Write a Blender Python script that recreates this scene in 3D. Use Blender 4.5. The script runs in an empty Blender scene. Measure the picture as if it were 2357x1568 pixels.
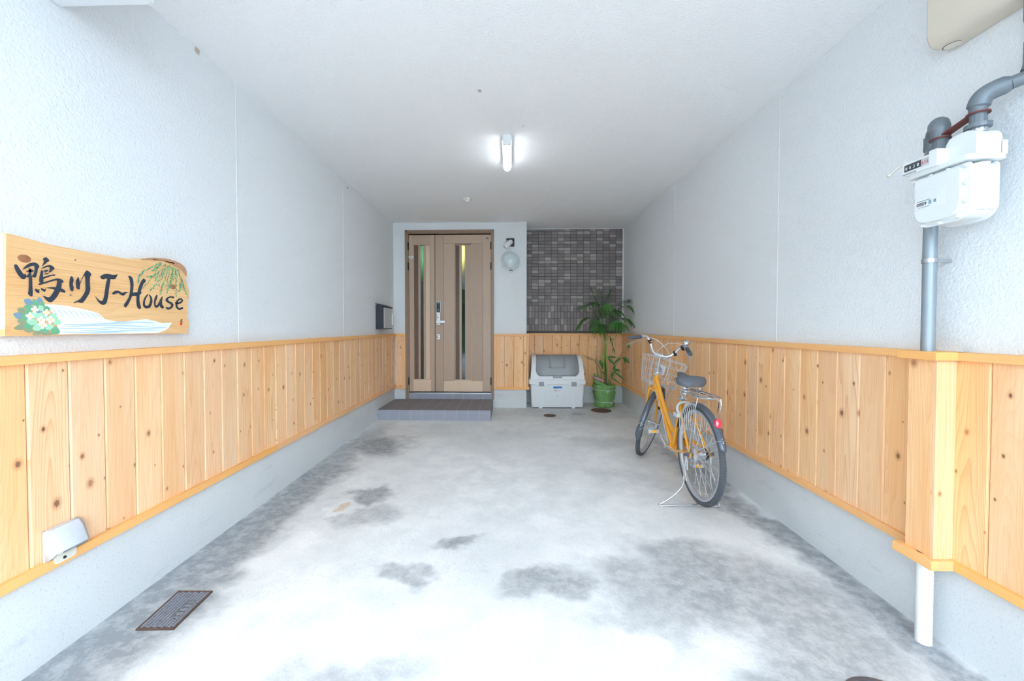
import bpy, math, random
from mathutils import Vector, Matrix
from mathutils.geometry import tessellate_polygon

random.seed(7)
scene = bpy.context.scene
COL = scene.collection
R = math.radians
PI = math.pi

# ------------------------------------------------------------------ camera
cam_data = bpy.data.cameras.new('camera')
cam_data.sensor_fit = 'HORIZONTAL'
cam_data.sensor_width = 36.0
cam_data.lens = 14.434
cam_data.shift_x = 0.01353
cam_data.shift_y = -0.00475
cam_data.clip_start = 0.02
camera = bpy.data.objects.new('camera', cam_data)
camera.location = (0, 0, 1.2)
camera.rotation_euler = (R(90 - 1.2), 0, R(1.6))
COL.objects.link(camera)
scene.camera = camera

# ------------------------------------------------------------------ sky (bright overcast day) and exposure
world = bpy.data.worlds.new('sky')
scene.world = world
world.use_nodes = True
wn = world.node_tree
wn.nodes.clear()
w_out = wn.nodes.new('ShaderNodeOutputWorld')
w_bg = wn.nodes.new('ShaderNodeBackground')
w_bg.inputs['Color'].default_value = (0.72, 0.872, 1.0, 1)
w_bg.inputs['Strength'].default_value = 1.0
wn.links.new(w_bg.outputs[0], w_out.inputs[0])

vs = scene.view_settings
scene.display_settings.display_device = 'sRGB'
vs.view_transform = 'Standard'
vs.look = 'None'
vs.gamma = 1.0
vs.use_curve_mapping = False
vs.exposure = 3.52
scene.cycles.max_bounces = 9
scene.cycles.diffuse_bounces = 8
scene.cycles.use_adaptive_sampling = True
scene.cycles.adaptive_threshold = 0.06
scene.cycles.caustics_reflective = False
scene.cycles.caustics_refractive = False

# ------------------------------------------------------------------ helpers
def lin(c):
    return c / 12.92 if c <= 0.04045 else ((c + 0.055) / 1.055) ** 2.4

def rgb(r, g, b):
    return (lin(r / 255), lin(g / 255), lin(b / 255), 1)

class MB:
    """collects faces, build() links them as ONE mesh object"""
    def __init__(s):
        s.v = []; s.f = []; s.m = []
    def add(s, verts, faces, mi=0):
        o = len(s.v)
        s.v += [tuple(p) for p in verts]
        s.f += [tuple(i + o for i in f) for f in faces]
        s.m += [mi] * len(faces)
    def box(s, x0, x1, y0, y1, z0, z1, mi=0):
        s.add([(x0, y0, z0), (x1, y0, z0), (x1, y1, z0), (x0, y1, z0), (x0, y0, z1), (x1, y0, z1), (x1, y1, z1), (x0, y1, z1)],
              [(0, 3, 2, 1), (4, 5, 6, 7), (0, 1, 5, 4), (1, 2, 6, 5), (2, 3, 7, 6), (3, 0, 4, 7)], mi)
    def obox(s, c, ax, ay, az, mi=0):
        c = Vector(c); ax = Vector(ax); ay = Vector(ay); az = Vector(az)
        P = [c + ax * i + ay * j + az * k for k in (-1, 1) for i, j in ((-1, -1), (1, -1), (1, 1), (-1, 1))]
        s.add(P, [(0, 3, 2, 1), (4, 5, 6, 7), (0, 1, 5, 4), (1, 2, 6, 5), (2, 3, 7, 6), (3, 0, 4, 7)], mi)
    def tube(s, pts, r, seg=8, closed=False, caps=True, mi=0, flat=1.0):
        P = [Vector(p) for p in pts]
        n = len(P)
        rs = r if isinstance(r, (list, tuple)) else [r] * n
        T = []
        for i in range(n):
            a = P[i - 1] if (i > 0 or closed) else P[i]
            b = P[(i + 1) % n] if (i < n - 1 or closed) else P[i]
            t = b - a
            T.append(t.normalized() if t.length > 1e-9 else Vector((0, 0, 1)))
        ref = Vector((0, 0, 1)) if abs(T[0].z) < 0.9 else Vector((1, 0, 0))
        u = T[0].cross(ref).normalized()
        V = []
        for i in range(n):
            u = u - T[i] * u.dot(T[i])
            u = u.normalized() if u.length > 1e-6 else T[i].orthogonal().normalized()
            w = T[i].cross(u)
            for k in range(seg):
                a = 2 * PI * k / seg
                V.append(P[i] + u * (rs[i] * math.cos(a)) + w * (rs[i] * flat * math.sin(a)))
        F = []
        m = n if closed else n - 1
        for i in range(m):
            j = (i + 1) % n
            for k in range(seg):
                l = (k + 1) % seg
                F.append((i * seg + k, i * seg + l, j * seg + l, j * seg + k))
        if caps and not closed:
            F.append(tuple(range(seg - 1, -1, -1)))
            F.append(tuple((n - 1) * seg + k for k in range(seg)))
        s.add(V, F, mi)
    def lathe(s, prof, c, e1, e2, e3, seg=24, mi=0, wob=None):
        """prof: (radius, height) pairs, turned about e3 through c"""
        c = Vector(c); e1 = Vector(e1); e2 = Vector(e2); e3 = Vector(e3)
        V = []; F = []
        n = len(prof)
        for i, (r, h) in enumerate(prof):
            for k in range(seg):
                a = 2 * PI * k / seg
                rr = r if wob is None else r + wob(a, h, r)
                V.append(c + e1 * (rr * math.cos(a)) + e2 * (rr * math.sin(a)) + e3 * h)
        for i in range(n - 1):
            for k in range(seg):
                l = (k + 1) % seg
                F.append((i * seg + k, i * seg + l, (i + 1) * seg + l, (i + 1) * seg + k))
        if prof[0][0] > 1e-6:
            F.append(tuple(range(seg - 1, -1, -1)))
        if prof[-1][0] > 1e-6:
            F.append(tuple((n - 1) * seg + k for k in range(seg)))
        s.add(V, F, mi)
    def prism(s, poly, fn, d0, d1, mi=0):
        """poly of 2-D points, fn(a, b, d) -> point; closed solid between d0 and d1"""
        n = len(poly)
        tris = tessellate_polygon([[Vector((a, b, 0)) for a, b in poly]])
        V = [fn(a, b, d0) for a, b in poly] + [fn(a, b, d1) for a, b in poly]
        F = [tuple(t) for t in tris] + [tuple(n + i for i in reversed(t)) for t in tris]
        F += [(i, (i + 1) % n, n + (i + 1) % n, n + i) for i in range(n)]
        s.add(V, F, mi)
    def sheet(s, poly, fn, d, mi=0):
        tris = tessellate_polygon([[Vector((a, b, 0)) for a, b in poly]])
        s.add([fn(a, b, d) for a, b in poly], [tuple(t) for t in tris], mi)
    def strip(s, La, Lb, mi=0):
        n = len(La)
        s.add(list(La) + list(Lb), [(i, i + 1, n + i + 1, n + i) for i in range(n - 1)], mi)
    def surf(s, rows, mi=0, closed=False):
        n = len(rows[0]); V = [p for r in rows for p in r]
        F = []
        for i in range(len(rows) - 1):
            for k in range(n if closed else n - 1):
                l = (k + 1) % n
                F.append((i * n + k, i * n + l, (i + 1) * n + l, (i + 1) * n + k))
        s.add(V, F, mi)

ORG = {}

def finish(o, parent, origin):
    o.location = Vector(origin) - (ORG[parent.name] if parent else Vector((0, 0, 0)))
    o.parent = parent
    COL.objects.link(o)
    ORG[o.name] = Vector(origin)

def build(mb, name, mats, parent=None, smooth=40, origin=None, bevel=0, kind=None, label=None, recalc=True, thick=0):
    if not isinstance(mats, (list, tuple)):
        mats = [mats]
    xs = [p[0] for p in mb.v]; ys = [p[1] for p in mb.v]; zs = [p[2] for p in mb.v]
    if origin is None:
        origin = ((min(xs) + max(xs)) / 2, (min(ys) + max(ys)) / 2, min(zs))
    ox, oy, oz = origin
    me = bpy.data.meshes.new(name)
    me.from_pydata([(p[0] - ox, p[1] - oy, p[2] - oz) for p in mb.v], [], mb.f)
    for m in mats:
        me.materials.append(m)
    if len(mats) > 1:
        me.polygons.foreach_set('material_index', mb.m)
    if recalc:
        import bmesh
        bm = bmesh.new(); bm.from_mesh(me)
        bmesh.ops.recalc_face_normals(bm, faces=bm.faces)
        bm.to_mesh(me); bm.free()
    if smooth:
        me.polygons.foreach_set('use_smooth', [True] * len(me.polygons))
        me.set_sharp_from_angle(angle=R(smooth))
    me.update()
    o = bpy.data.objects.new(name, me)
    finish(o, parent, origin)
    if thick:
        so = o.modifiers.new('solid', 'SOLIDIFY'); so.thickness = thick; so.offset = 0
    if bevel:
        b = o.modifiers.new('bevel', 'BEVEL'); b.width = bevel; b.segments = 2; b.limit_method = 'ANGLE'; b.angle_limit = R(35)
        b.harden_normals = False
    if kind:
        o['kind'] = kind
    if label:
        o['label'] = label
    return o

def inst(src_mesh, name, parent, origin, rotz=0):
    """a further piece that shares a mesh"""
    o = bpy.data.objects.new(name, src_mesh)
    finish(o, parent, origin)
    o.rotation_euler = (0, 0, rotz)
    return o

def thing(name, label, cat, loc, group=None, local=False, rotz=0):
    o = bpy.data.objects.new(name, None)
    o.empty_display_size = 0.05
    o.location = loc
    o.rotation_euler = (0, 0, rotz)
    COL.objects.link(o)
    ORG[o.name] = Vector((0, 0, 0)) if local else Vector(loc)
    o['label'] = label; o['category'] = cat
    if group:
        o['group'] = group
    return o

def tag(o, label, cat, group=None):
    o['label'] = label; o['category'] = cat
    if group:
        o['group'] = group
    return o

def rrect(x0, x1, y0, y1, r, n=4):
    P = []
    for cx, cy, a0 in ((x1 - r, y1 - r, 0), (x0 + r, y1 - r, 90), (x0 + r, y0 + r, 180), (x1 - r, y0 + r, 270)):
        for i in range(n + 1):
            a = R(a0 + 90 * i / n)
            P.append((cx + r * math.cos(a), cy + r * math.sin(a)))
    return P

def bez(P, n=12):
    """Catmull-Rom through the points"""
    P = [Vector(p) for p in P]
    Q = [P[0] * 2 - P[1]] + P + [P[-1] * 2 - P[-2]]
    out = []
    for i in range(1, len(Q) - 2):
        for k in range(n):
            t = k / n
            a, b, c, d = Q[i - 1], Q[i], Q[i + 1], Q[i + 2]
            out.append(0.5 * ((2 * b) + (c - a) * t + (2 * a - 5 * b + 4 * c - d) * t * t + (3 * b - a - 3 * c + d) * t ** 3))
    out.append(P[-1])
    return out

def fz(x, y):
    """height of the gently falling concrete floor"""
    return -0.066 + 0.016 * y - 0.016 * x * min(1.3, max(0.0, 1 - (y - 1.5) / 4.8))

# ------------------------------------------------------------------ materials
class NT:
    def __init__(s, name):
        s.mat = bpy.data.materials.new(name)
        s.mat.use_nodes = True
        s.t = s.mat.node_tree
        s.t.nodes.clear()
        s.out = s.n('ShaderNodeOutputMaterial')
        s.p = s.n('ShaderNodeBsdfPrincipled')
        s.l(s.p.outputs[0], s.out.inputs[0])
    def n(s, typ, **kw):
        nd = s.t.nodes.new(typ)
        for k, v in kw.items():
            setattr(nd, k, v)
        return nd
    def l(s, a, b):
        s.t.links.new(a, b)
    def put(s, sock, val):
        if hasattr(val, 'links'):
            s.l(val, sock)
        else:
            sock.default_value = val
    def coord(s, which='Object'):
        return s.n('ShaderNodeTexCoord').outputs[which]
    def mapping(s, vec, scale=(1, 1, 1), loc=(0, 0, 0), rot=(0, 0, 0)):
        m = s.n('ShaderNodeMapping')
        s.l(vec, m.inputs['Vector'])
        s.put(m.inputs['Scale'], scale); s.put(m.inputs['Location'], loc); s.put(m.inputs['Rotation'], rot)
        return m.outputs[0]
    def noise(s, vec, scale=5, detail=3, rough=0.5, dist=0.0, out=0):
        nd = s.n('ShaderNodeTexNoise')
        if vec is not None:
            s.l(vec, nd.inputs['Vector'])
        s.put(nd.inputs['Scale'], scale); s.put(nd.inputs['Detail'], detail); s.put(nd.inputs['Roughness'], rough); s.put(nd.inputs['Distortion'], dist)
        return nd.outputs[out]
    def math(s, op, a, b=0.0, c=0.0, clamp=False):
        nd = s.n('ShaderNodeMath', operation=op, use_clamp=clamp)
        s.put(nd.inputs[0], a); s.put(nd.inputs[1], b)
        if op in ('MULTIPLY_ADD', 'SMOOTH_MIN', 'SMOOTH_MAX', 'COMPARE', 'WRAP'):
            s.put(nd.inputs[2], c)
        return nd.outputs[0]
    def vmath(s, op, a, b=(0, 0, 0), out=0):
        nd = s.n('ShaderNodeVectorMath', operation=op)
        s.put(nd.inputs[0], a); s.put(nd.inputs[1], b)
        return nd.outputs[out]
    def rng(s, v, a, b, c=0.0, d=1.0, smooth=True):
        nd = s.n('ShaderNodeMapRange', interpolation_type='SMOOTHSTEP' if smooth else 'LINEAR')
        s.put(nd.inputs[0], v); s.put(nd.inputs[1], a); s.put(nd.inputs[2], b); s.put(nd.inputs[3], c); s.put(nd.inputs[4], d)
        return nd.outputs[0]
    def mix(s, f, a, b, typ='MIX'):
        nd = s.n('ShaderNodeMix', data_type='RGBA', blend_type=typ)
        s.put(nd.inputs[0], f); s.put(nd.inputs[6], a); s.put(nd.inputs[7], b)
        return nd.outputs[2]
    def ramp(s, f, stops):
        nd = s.n('ShaderNodeValToRGB')
        s.l(f, nd.inputs[0])
        e = nd.color_ramp.elements
        while len(e) < len(stops):
            e.new(0.5)
        for el, (p, c) in zip(e, stops):
            el.position = p; el.color = c
        return nd.outputs[0]
    def bump(s, h, strength=0.3, dist=0.01):
        nd = s.n('ShaderNodeBump')
        s.l(h, nd.inputs['Height'])
        nd.inputs['Strength'].default_value = strength; nd.inputs['Distance'].default_value = dist
        s.l(nd.outputs[0], s.p.inputs['Normal'])
    def set(s, **kw):
        names = dict(color='Base Color', rough='Roughness', metal='Metallic', spec='Specular IOR Level', trans='Transmission Weight',
                     ior='IOR', alpha='Alpha', emit='Emission Color', estr='Emission Strength', sub='Subsurface Weight', coat='Coat Weight')
        for k, v in kw.items():
            s.put(s.p.inputs[names[k]], v)
        return s.mat

def plain(name, col, rough=0.5, metal=0.0, var=0.06, scale=30, bump=0.0, **kw):
    n = NT(name)
    c = n.coord()
    f = n.noise(c, scale, 3)
    lo = tuple(x * (1 - var) for x in col[:3]) + (1,); hi = tuple(min(1, x * (1 + var)) for x in col[:3]) + (1,)
    if bump:
        n.bump(n.noise(c, scale * 4, 4), bump, 0.003)
    return n.set(color=n.mix(f, lo, hi), rough=rough, metal=metal, **kw)

def plaster(name, spots=(), lo=(0.745, 0.765, 0.78, 1), hi=(0.79, 0.805, 0.815, 1)):
    n = NT(name)
    c = n.n('ShaderNodeNewGeometry').outputs['Position']
    f = n.noise(c, 1.3, 2)
    col = n.mix(f, lo, hi)
    for (x, y, z, r, br) in spots:      # flyspecks and old wasp-nest marks with a shape of their own
        d = n.vmath('LENGTH', n.vmath('SUBTRACT', c, (x, y, z)), out=1)
        a = n.rng(d, r, r * 0.2, 0, 1)
        sp = n.noise(c, 0.9 / r, 3, 0.7)
        mk = n.rng(n.math('MULTIPLY', a, sp), 0.42, 0.52, 0, 0.85)
        col = n.mix(mk, col, (br * 1.25, br, br * 0.75, 1))
    n.bump(n.noise(c, 85, 3, 0.6), 0.55, 0.007)
    return n.set(color=col, rough=0.85, spec=0.25)

def cedar(name, horizontal=False, base=(246, 193, 141), dark=(212, 146, 94), light=(250, 209, 163), knots=True, ring=1.0):
    n = NT(name)
    c = n.coord()
    rnd = n.n('ShaderNodeObjectInfo').outputs['Random']
    off = n.n('ShaderNodeCombineXYZ')
    n.l(n.math('MULTIPLY', rnd, 37.3), off.inputs[0]); n.l(n.math('MULTIPLY', rnd, 11.7), off.inputs[1]); n.l(n.math('MULTIPLY', rnd, 71.9), off.inputs[2])
    sep = n.n('ShaderNodeSeparateXYZ'); n.l(c, sep.inputs[0])
    # local x across the grain, local z along it (horizontal boards run along x or y)
    sw = n.n('ShaderNodeCombineXYZ')
    if horizontal:
        n.l(sep.outputs[2], sw.inputs[0]); n.l(n.math('ADD', sep.outputs[0], sep.outputs[1]), sw.inputs[2])
    else:
        n.l(n.math('ADD', sep.outputs[0], sep.outputs[1]), sw.inputs[0]); n.l(sep.outputs[2], sw.inputs[2])
    p = n.vmath('ADD', sw.outputs[0], off.outputs[0])
    # growth rings: level lines of a field stretched along the grain, bold on some boards only
    fld = n.noise(n.mapping(p, (7.5, 1, 0.55)), 1.0, 1.5, 0.4)
    rg = n.math('FRACT', n.math('MULTIPLY', fld, 26.0))
    rg = n.math('POWER', rg, 3.0)
    bold = n.rng(n.math('FRACT', n.math('MULTIPLY', rnd, 3.71)), 0.2, 0.9, 0.35, 1.0, False)
    rg = n.math('MULTIPLY', rg, bold)
    fine = n.noise(n.mapping(p, (420, 1, 4)), 1.0, 2)
    tone = n.noise(n.mapping(p, (9, 1, 1.0)), 1.0, 2)
    b = n.mix(n.rng(tone, 0.3, 0.7), rgb(*base), rgb(*light))
    hs = n.n('ShaderNodeHueSaturation')
    n.l(b, hs.inputs['Color'])
    n.put(hs.inputs['Value'], n.rng(rnd, 0, 1, 0.92, 1.04, False))
    n.put(hs.inputs['Saturation'], n.rng(n.math('FRACT', n.math('MULTIPLY', rnd, 7.7)), 0, 1, 0.9, 1.08, False))
    col = n.mix(n.math('MULTIPLY', rg, 0.55 * ring), hs.outputs[0], rgb(*dark))
    col = n.mix(n.math('MULTIPLY', n.rng(fine, 0.40, 0.75), 0.34), col, rgb(*dark))
    if knots:
        vo = n.n('ShaderNodeTexVoronoi', feature='F1', voronoi_dimensions='2D')
        sp = n.n('ShaderNodeSeparateXYZ'); n.l(p, sp.inputs[0])
        kv = n.n('ShaderNodeCombineXYZ'); n.l(n.math('MULTIPLY', sp.outputs[0], 8.5), kv.inputs[0]); n.l(n.math('MULTIPLY', sp.outputs[2], 6.0), kv.inputs[1])
        n.l(kv.outputs[0], vo.inputs['Vector'])
        vo.inputs['Scale'].default_value = 1.0
        s2 = n.n('ShaderNodeSeparateColor'); n.l(vo.outputs['Color'], s2.inputs[0])
        rad = n.math('MULTIPLY_ADD', n.math('POWER', s2.outputs[0], 2.0), 0.07, 0.025)
        has = n.math('GREATER_THAN', s2.outputs[1], 0.50)
        wob = n.math('MULTIPLY_ADD', n.noise(n.mapping(p, (160, 1, 90)), 1.0, 2), 0.04, -0.02)
        d = n.math('ADD', vo.outputs['Distance'], wob)
        halo = n.math('MULTIPLY', n.rng(n.math('DIVIDE', d, rad), 2.3, 0.8), has)
        core = n.math('MULTIPLY', n.rng(n.math('DIVIDE', d, rad), 1.0, 0.6), has)
        col = n.mix(n.math('MULTIPLY', halo, 0.45), col, rgb(176, 104, 62))
        col = n.mix(n.math('MULTIPLY', core, 0.8), col, n.mix(s2.outputs[2], rgb(84, 54, 46), rgb(176, 120, 88)))
    n.bump(n.math('ADD', rg, fine), 0.06, 0.002)
    return n.set(color=col, rough=0.55, spec=0.35)

def concrete_floor():
    n = NT('stained concrete')
    c = n.n('ShaderNodeNewGeometry').outputs['Position']
    warp = n.noise(c, 1.6, 4, 0.6, 0.0, 1)
    wv = n.vmath('MULTIPLY', n.vmath('SUBTRACT', warp, (0.5, 0.5, 0.5)), (0.75, 0.75, 0))
    cw = n.vmath('ADD', c, wv)
    big = n.noise(c, 0.85, 5, 0.62)
    mid = n.noise(c, 4.5, 5, 0.68)
    m = n.math('MULTIPLY', n.rng(n.math('MULTIPLY_ADD', mid, 0.4, n.math('MULTIPLY', big, 0.6)), 0.46, 0.64), 0.38)
    # worn and damp patches: x, y, half-width, half-length, strength
    for x, y, a, b, s in ((-1.55, 2.0, 0.24, 2.2, 1.0), (-1.50, 3.6, 0.16, 1.3, 0.7), (1.60, 2.2, 0.16, 2.6, 0.95), (1.25, 1.75, 0.32, 0.5, 0.75),
                          (1.02, 2.05, 0.34, 0.34, 0.8), (0.66, 1.95, 0.30, 0.30, 0.65), (-1.05, 2.95, 0.16, 0.24, 0.95), (-0.95, 2.65, 0.20, 0.14, 0.6), (-1.28, 4.05, 0.27, 0.30, 1.0),
                          (-0.30, 2.27, 0.18, 0.07, 0.85), (-0.02, 2.62, 0.12, 0.1, 0.5), (0.15, 1.98, 0.26, 0.09, 0.8), (-0.55, 2.05, 0.12, 0.07, 0.7),
                          (-0.60, 1.40, 0.28, 0.13, 0.6), (0.55, 1.72, 0.22, 0.2, 0.5), (0.95, 2.35, 0.30, 0.12, 0.7), (1.1, 1.5, 0.25, 0.2, 0.8), (0.9, 5.7, 0.9, 0.5, 0.5), (1.05, 4.3, 0.5, 0.22, 0.3), (1.0, 3.3, 0.4, 0.2, 0.32)):
        d = n.vmath('LENGTH', n.vmath('MULTIPLY', n.vmath('SUBTRACT', cw, (x, y, 0)), (1 / a, 1 / b, 0)), out=1)
        m = n.math('MAXIMUM', m, n.rng(d, 1.35, 0.45, 0, s))
    for x, y, a, b in ((-1.12, 2.72, 0.12, 0.07), (-1.0, 2.35, 0.24, 0.12), (-0.75, 1.75, 0.30, 0.17), (0.35, 1.62, 0.25, 0.14), (-1.15, 3.2, 0.14, 0.15), (0.3, 2.9, 0.8, 0.5), (-0.2, 3.4, 0.6, 0.5), (-0.2, 1.72, 0.5, 0.14)):
        d = n.vmath('LENGTH', n.vmath('MULTIPLY', n.vmath('SUBTRACT', cw, (x, y, 0)), (1 / a, 1 / b, 0)), out=1)
        m = n.math('MULTIPLY', m, n.rng(d, 0.7, 1.3, 0.12, 1))
    blot = n.rng(n.noise(c, 16, 5, 0.74), 0.33, 0.67, 0.66, 1.12)
    m = n.math('MULTIPLY', m, blot, clamp=True)
    speck = n.noise(c, 120, 2, 0.7)
    light = n.mix(n.rng(mid, 0.3, 0.7), (0.70, 0.71, 0.71, 1), (0.86, 0.855, 0.85, 1))
    drk = n.mix(big, (0.25, 0.28, 0.315, 1), (0.32, 0.318, 0.315, 1))
    col = n.mix(m, light, drk)
    col = n.mix(n.rng(speck, 0.5, 0.75, 0, 0.25), col, (0.30, 0.31, 0.33, 1))
    d = n.vmath('LENGTH', n.vmath('MULTIPLY', n.vmath('SUBTRACT', cw, (-1.12, 2.72, 0)), (18, 26, 0)), out=1)
    col = n.mix(n.rng(d, 1.2, 0.6, 0, 0.6), col, rgb(205, 170, 130))
    n.bump(n.noise(c, 70, 3, 0.65), 0.22, 0.006)
    return n.set(color=col, rough=n.rng(m, 0, 1, 0.8, 0.55, False), spec=0.35)

def concrete_base():
    n = NT('concrete base')
    c = n.n('ShaderNodeNewGeometry').outputs['Position']
    f = n.noise(c, 2.0, 3, 0.6)
    sp = n.noise(c, 130, 2, 0.6)
    col = n.mix(f, (0.60, 0.62, 0.635, 1), (0.70, 0.715, 0.72, 1))
    col = n.mix(n.rng(sp, 0.55, 0.72, 0, 0.35), col, (0.33, 0.35, 0.37, 1))
    stain = n.rng(n.noise(n.mapping(c, (1, 2.0, 5)), 1.7, 4, 0.7), 0.55, 0.75, 0, 0.35)
    col = n.mix(stain, col, (0.36, 0.40, 0.43, 1))
    n.bump(sp, 0.2, 0.004)
    return n.set(color=col, rough=0.8, spec=0.3)

def brushed_wood(name, a, b):
    n = NT(name)
    c = n.coord()
    rnd = n.n('ShaderNodeObjectInfo').outputs['Random']
    g = n.noise(n.mapping(c, (160, 160, 3)), 1.0, 3)
    col = n.mix(g, rgb(*a), rgb(*b))
    hs = n.n('ShaderNodeHueSaturation'); n.l(col, hs.inputs['Color']); n.put(hs.inputs['Value'], n.rng(rnd, 0, 1, 0.93, 1.07, False))
    n.bump(g, 0.05, 0.001)
    return n.set(color=hs.outputs[0], rough=0.42, spec=0.4)

M = {}
M['plaster'] = plaster('white stucco', ((-1.70, 2.21, 2.69, 0.055, 0.40), (-1.70, 2.55, 2.68, 0.042, 0.16), (-1.69, 4.27, 2.66, 0.045, 0.16)))
M['ceiling'] = plaster('ceiling stucco', ((-0.198, 2.656, 2.71, 0.045, 0.30), (0.104, 3.126, 2.71, 0.03, 0.4)), (0.88, 0.885, 0.89, 1), (0.91, 0.91, 0.91, 1))
M['cedar'] = cedar('cedar boards')
M['cedar_rail'] = cedar('cedar rails', True, (247, 186, 120), (228, 158, 96), (249, 194, 132), False, 0.35)
M['cedar_cap'] = cedar('cedar corner strip', False, (247, 186, 120), (228, 158, 96), (249, 194, 132), False, 0.35)
M['floor'] = concrete_floor()
M['base'] = concrete_base()
M['door'] = brushed_wood('taupe door laminate', (176, 150, 130), (192, 167, 146))
M['door_light'] = brushed_wood('pale door laminate and lit slat', (212, 184, 158), (226, 200, 174))  # pale rails and ledges; the slat's lit face is put into this colour
M['door_dark'] = brushed_wood('dark recess board and shade', (100, 78, 64), (116, 92, 76))  # dark board tone with the shade of the slot put into it
M['door_frame'] = plain('bronze brown aluminium', rgb(154, 128, 108), 0.4, 0.0, 0.05, 20)
M['black'] = plain('black rubber seal', rgb(28, 28, 30), 0.6)
M['hinge'] = plain('dark bronze hinge', rgb(60, 56, 54), 0.4, 0.6)
M['chrome'] = plain('chrome', rgb(215, 218, 222), 0.18, 1.0, 0.03)
M['silver'] = plain('satin silver', rgb(190, 192, 196), 0.35, 0.9, 0.03)
M['steel_paint'] = plain('silver paint', rgb(205, 208, 212), 0.35, 0.4, 0.03)
M['white_plastic'] = plain('white plastic', rgb(228, 230, 230), 0.4, 0, 0.02)
M['ivory'] = plain('ivory plastic', rgb(222, 218, 205), 0.45, 0, 0.03)
M['dark_panel'] = plain('charcoal steel', rgb(44, 49, 58), 0.5, 0.1, 0.05)
M['tile_a'] = plain('mosaic tile dark', rgb(122, 113, 113), 0.55, 0, 0.06, 60, 0.1)
M['tile_b'] = plain('mosaic tile mid', rgb(133, 124, 123), 0.55, 0, 0.06, 60, 0.1)
M['tile_c'] = plain('mosaic tile light', rgb(164, 156, 152), 0.55, 0, 0.05, 60, 0.1)
M['grout'] = plain('grout', rgb(100, 95, 96), 0.9, 0, 0.08, 40, 0.1)
M['step_tile'] = plain('step tile slate', rgb(132, 128, 132), 0.6, 0, 0.12, 45, 0.15)
M['riser_tile'] = plain('riser tile speckled', rgb(150, 152, 164), 0.65, 0, 0.22, 160, 0.15)
M['step_grout'] = plain('step grout', rgb(180, 183, 190), 0.9, 0, 0.1, 40)
M['iron'] = plain('cast iron', rgb(108, 104, 108), 0.55, 0.5, 0.15, 60, 0.2)
M['rust_iron'] = plain('rusty iron', rgb(110, 84, 70), 0.75, 0.3, 0.3, 60, 0.3)
M['pale_iron'] = plain('pale drain plate', rgb(178, 180, 182), 0.6, 0.2, 0.15, 60, 0.2)

# ------------------------------------------------------------------ the setting
YF = -1.3            # the open front of the carport, behind the camera
YC = -1.1             # where the upper storey and the ceiling begin
YB = 5.95             # face of the entrance wall
YR = 6.36             # face of the tiled recess wall
XL, XR = -1.69, 1.745
HC = 2.71
PW = 0.137            # board pitch

def struct(o):
    o['kind'] = 'structure'
    return o

mb = MB()
rows = []
for j in range(60):
    y = -0.6 + j * (YR + 0.7) / 59
    rows.append([(XL - 0.1 + i * (XR - XL + 0.2) / 20, y, fz(XL - 0.1 + i * (XR - XL + 0.2) / 20, y)) for i in range(21)])
mb.surf(rows)
floor = struct(build(mb, 'floor', M['floor'], origin=(0, 3, 0)))
floor['label'] = 'pale concrete carport floor with grey damp stains'

mb = MB()
mb.box(XL - 0.15, XR + 0.15, YC, YR + 0.15, HC, HC + 0.2)
ceiling = struct(build(mb, 'ceiling', M['ceiling']))
ceiling['label'] = 'white stucco carport ceiling'

mb = MB(); mb.box(XL - 0.15, XL, YF, YR + 0.15, -0.2, HC)
wall_left = struct(build(mb, 'wall_left', M['plaster']))
wall_left['label'] = 'white stucco wall with cedar wainscot on the left'
mb = MB(); mb.box(XR, XR + 0.15, YF, YR + 0.15, -0.2, HC)
wall_right = struct(build(mb, 'wall_right', M['plaster']))
wall_right['label'] = 'white stucco wall with cedar wainscot on the right'
# entrance wall around the door and its pillar end
mb = MB()
mb.box(XL, -1.50, YB, YR + 0.15, -0.05, HC)
mb.box(-1.50, -0.245, YB, YR + 0.15, 2.585, HC)
mb.box(-0.245, 0.245, YB, YR + 0.15, -0.05, HC)
wall_back = struct(build(mb, 'wall_back', M['plaster']))
wall_back['label'] = 'white stucco entrance wall beside the door'
mb = MB(); mb.box(0.245, XR, YR + 0.012, YR + 0.15, -0.05, HC)
wall_recess = struct(build(mb, 'wall_recess', M['grout']))
wall_recess['label'] = 'recessed wall of brown grey mosaic tiles'

# upper storey over the open front, and the stucco beam stub at the top left
mb = MB(); mb.box(XL - 0.15, XR + 0.15, YC, YC + 0.2, HC + 0.2, 5.4)
lintel = struct(build(mb, 'wall_front', M['plaster']))
lintel['label'] = 'white upper storey wall over the open front'
mb = MB(); mb.box(XL, -1.325, YC, 1.522, 2.402, HC)
beam = struct(build(mb, 'trim_1', M['plaster'], bevel=0.004))
beam['label'] = 'white stucco beam end under the ceiling at top left'

# concrete plinths
def plinth(name, fn):
    m_ = MB(); fn(m_)
    return struct(build(m_, name, M['base'], bevel=0.004))
b_left = plinth('baseboard_left', lambda m_: m_.box(XL - 0.02, XL + 0.012, YF, YB, -0.2, 0.345))
b_right = plinth('baseboard_right', lambda m_: m_.box(XR - 0.014, XR + 0.02, YF, YR, -0.2, 0.345))
b_back = plinth('baseboard_back', lambda m_: (m_.box(XL, -1.515, YB - 0.012, YB + 0.02, -0.1, 0.345), m_.box(-0.225, 0.235, YB - 0.012, YR - 0.02, -0.1, 0.345)))
b_rec = plinth('baseboard_recess', lambda m_: m_.box(0.235, XR, YR - 0.012, YR + 0.02, -0.1, 0.345))

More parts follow.
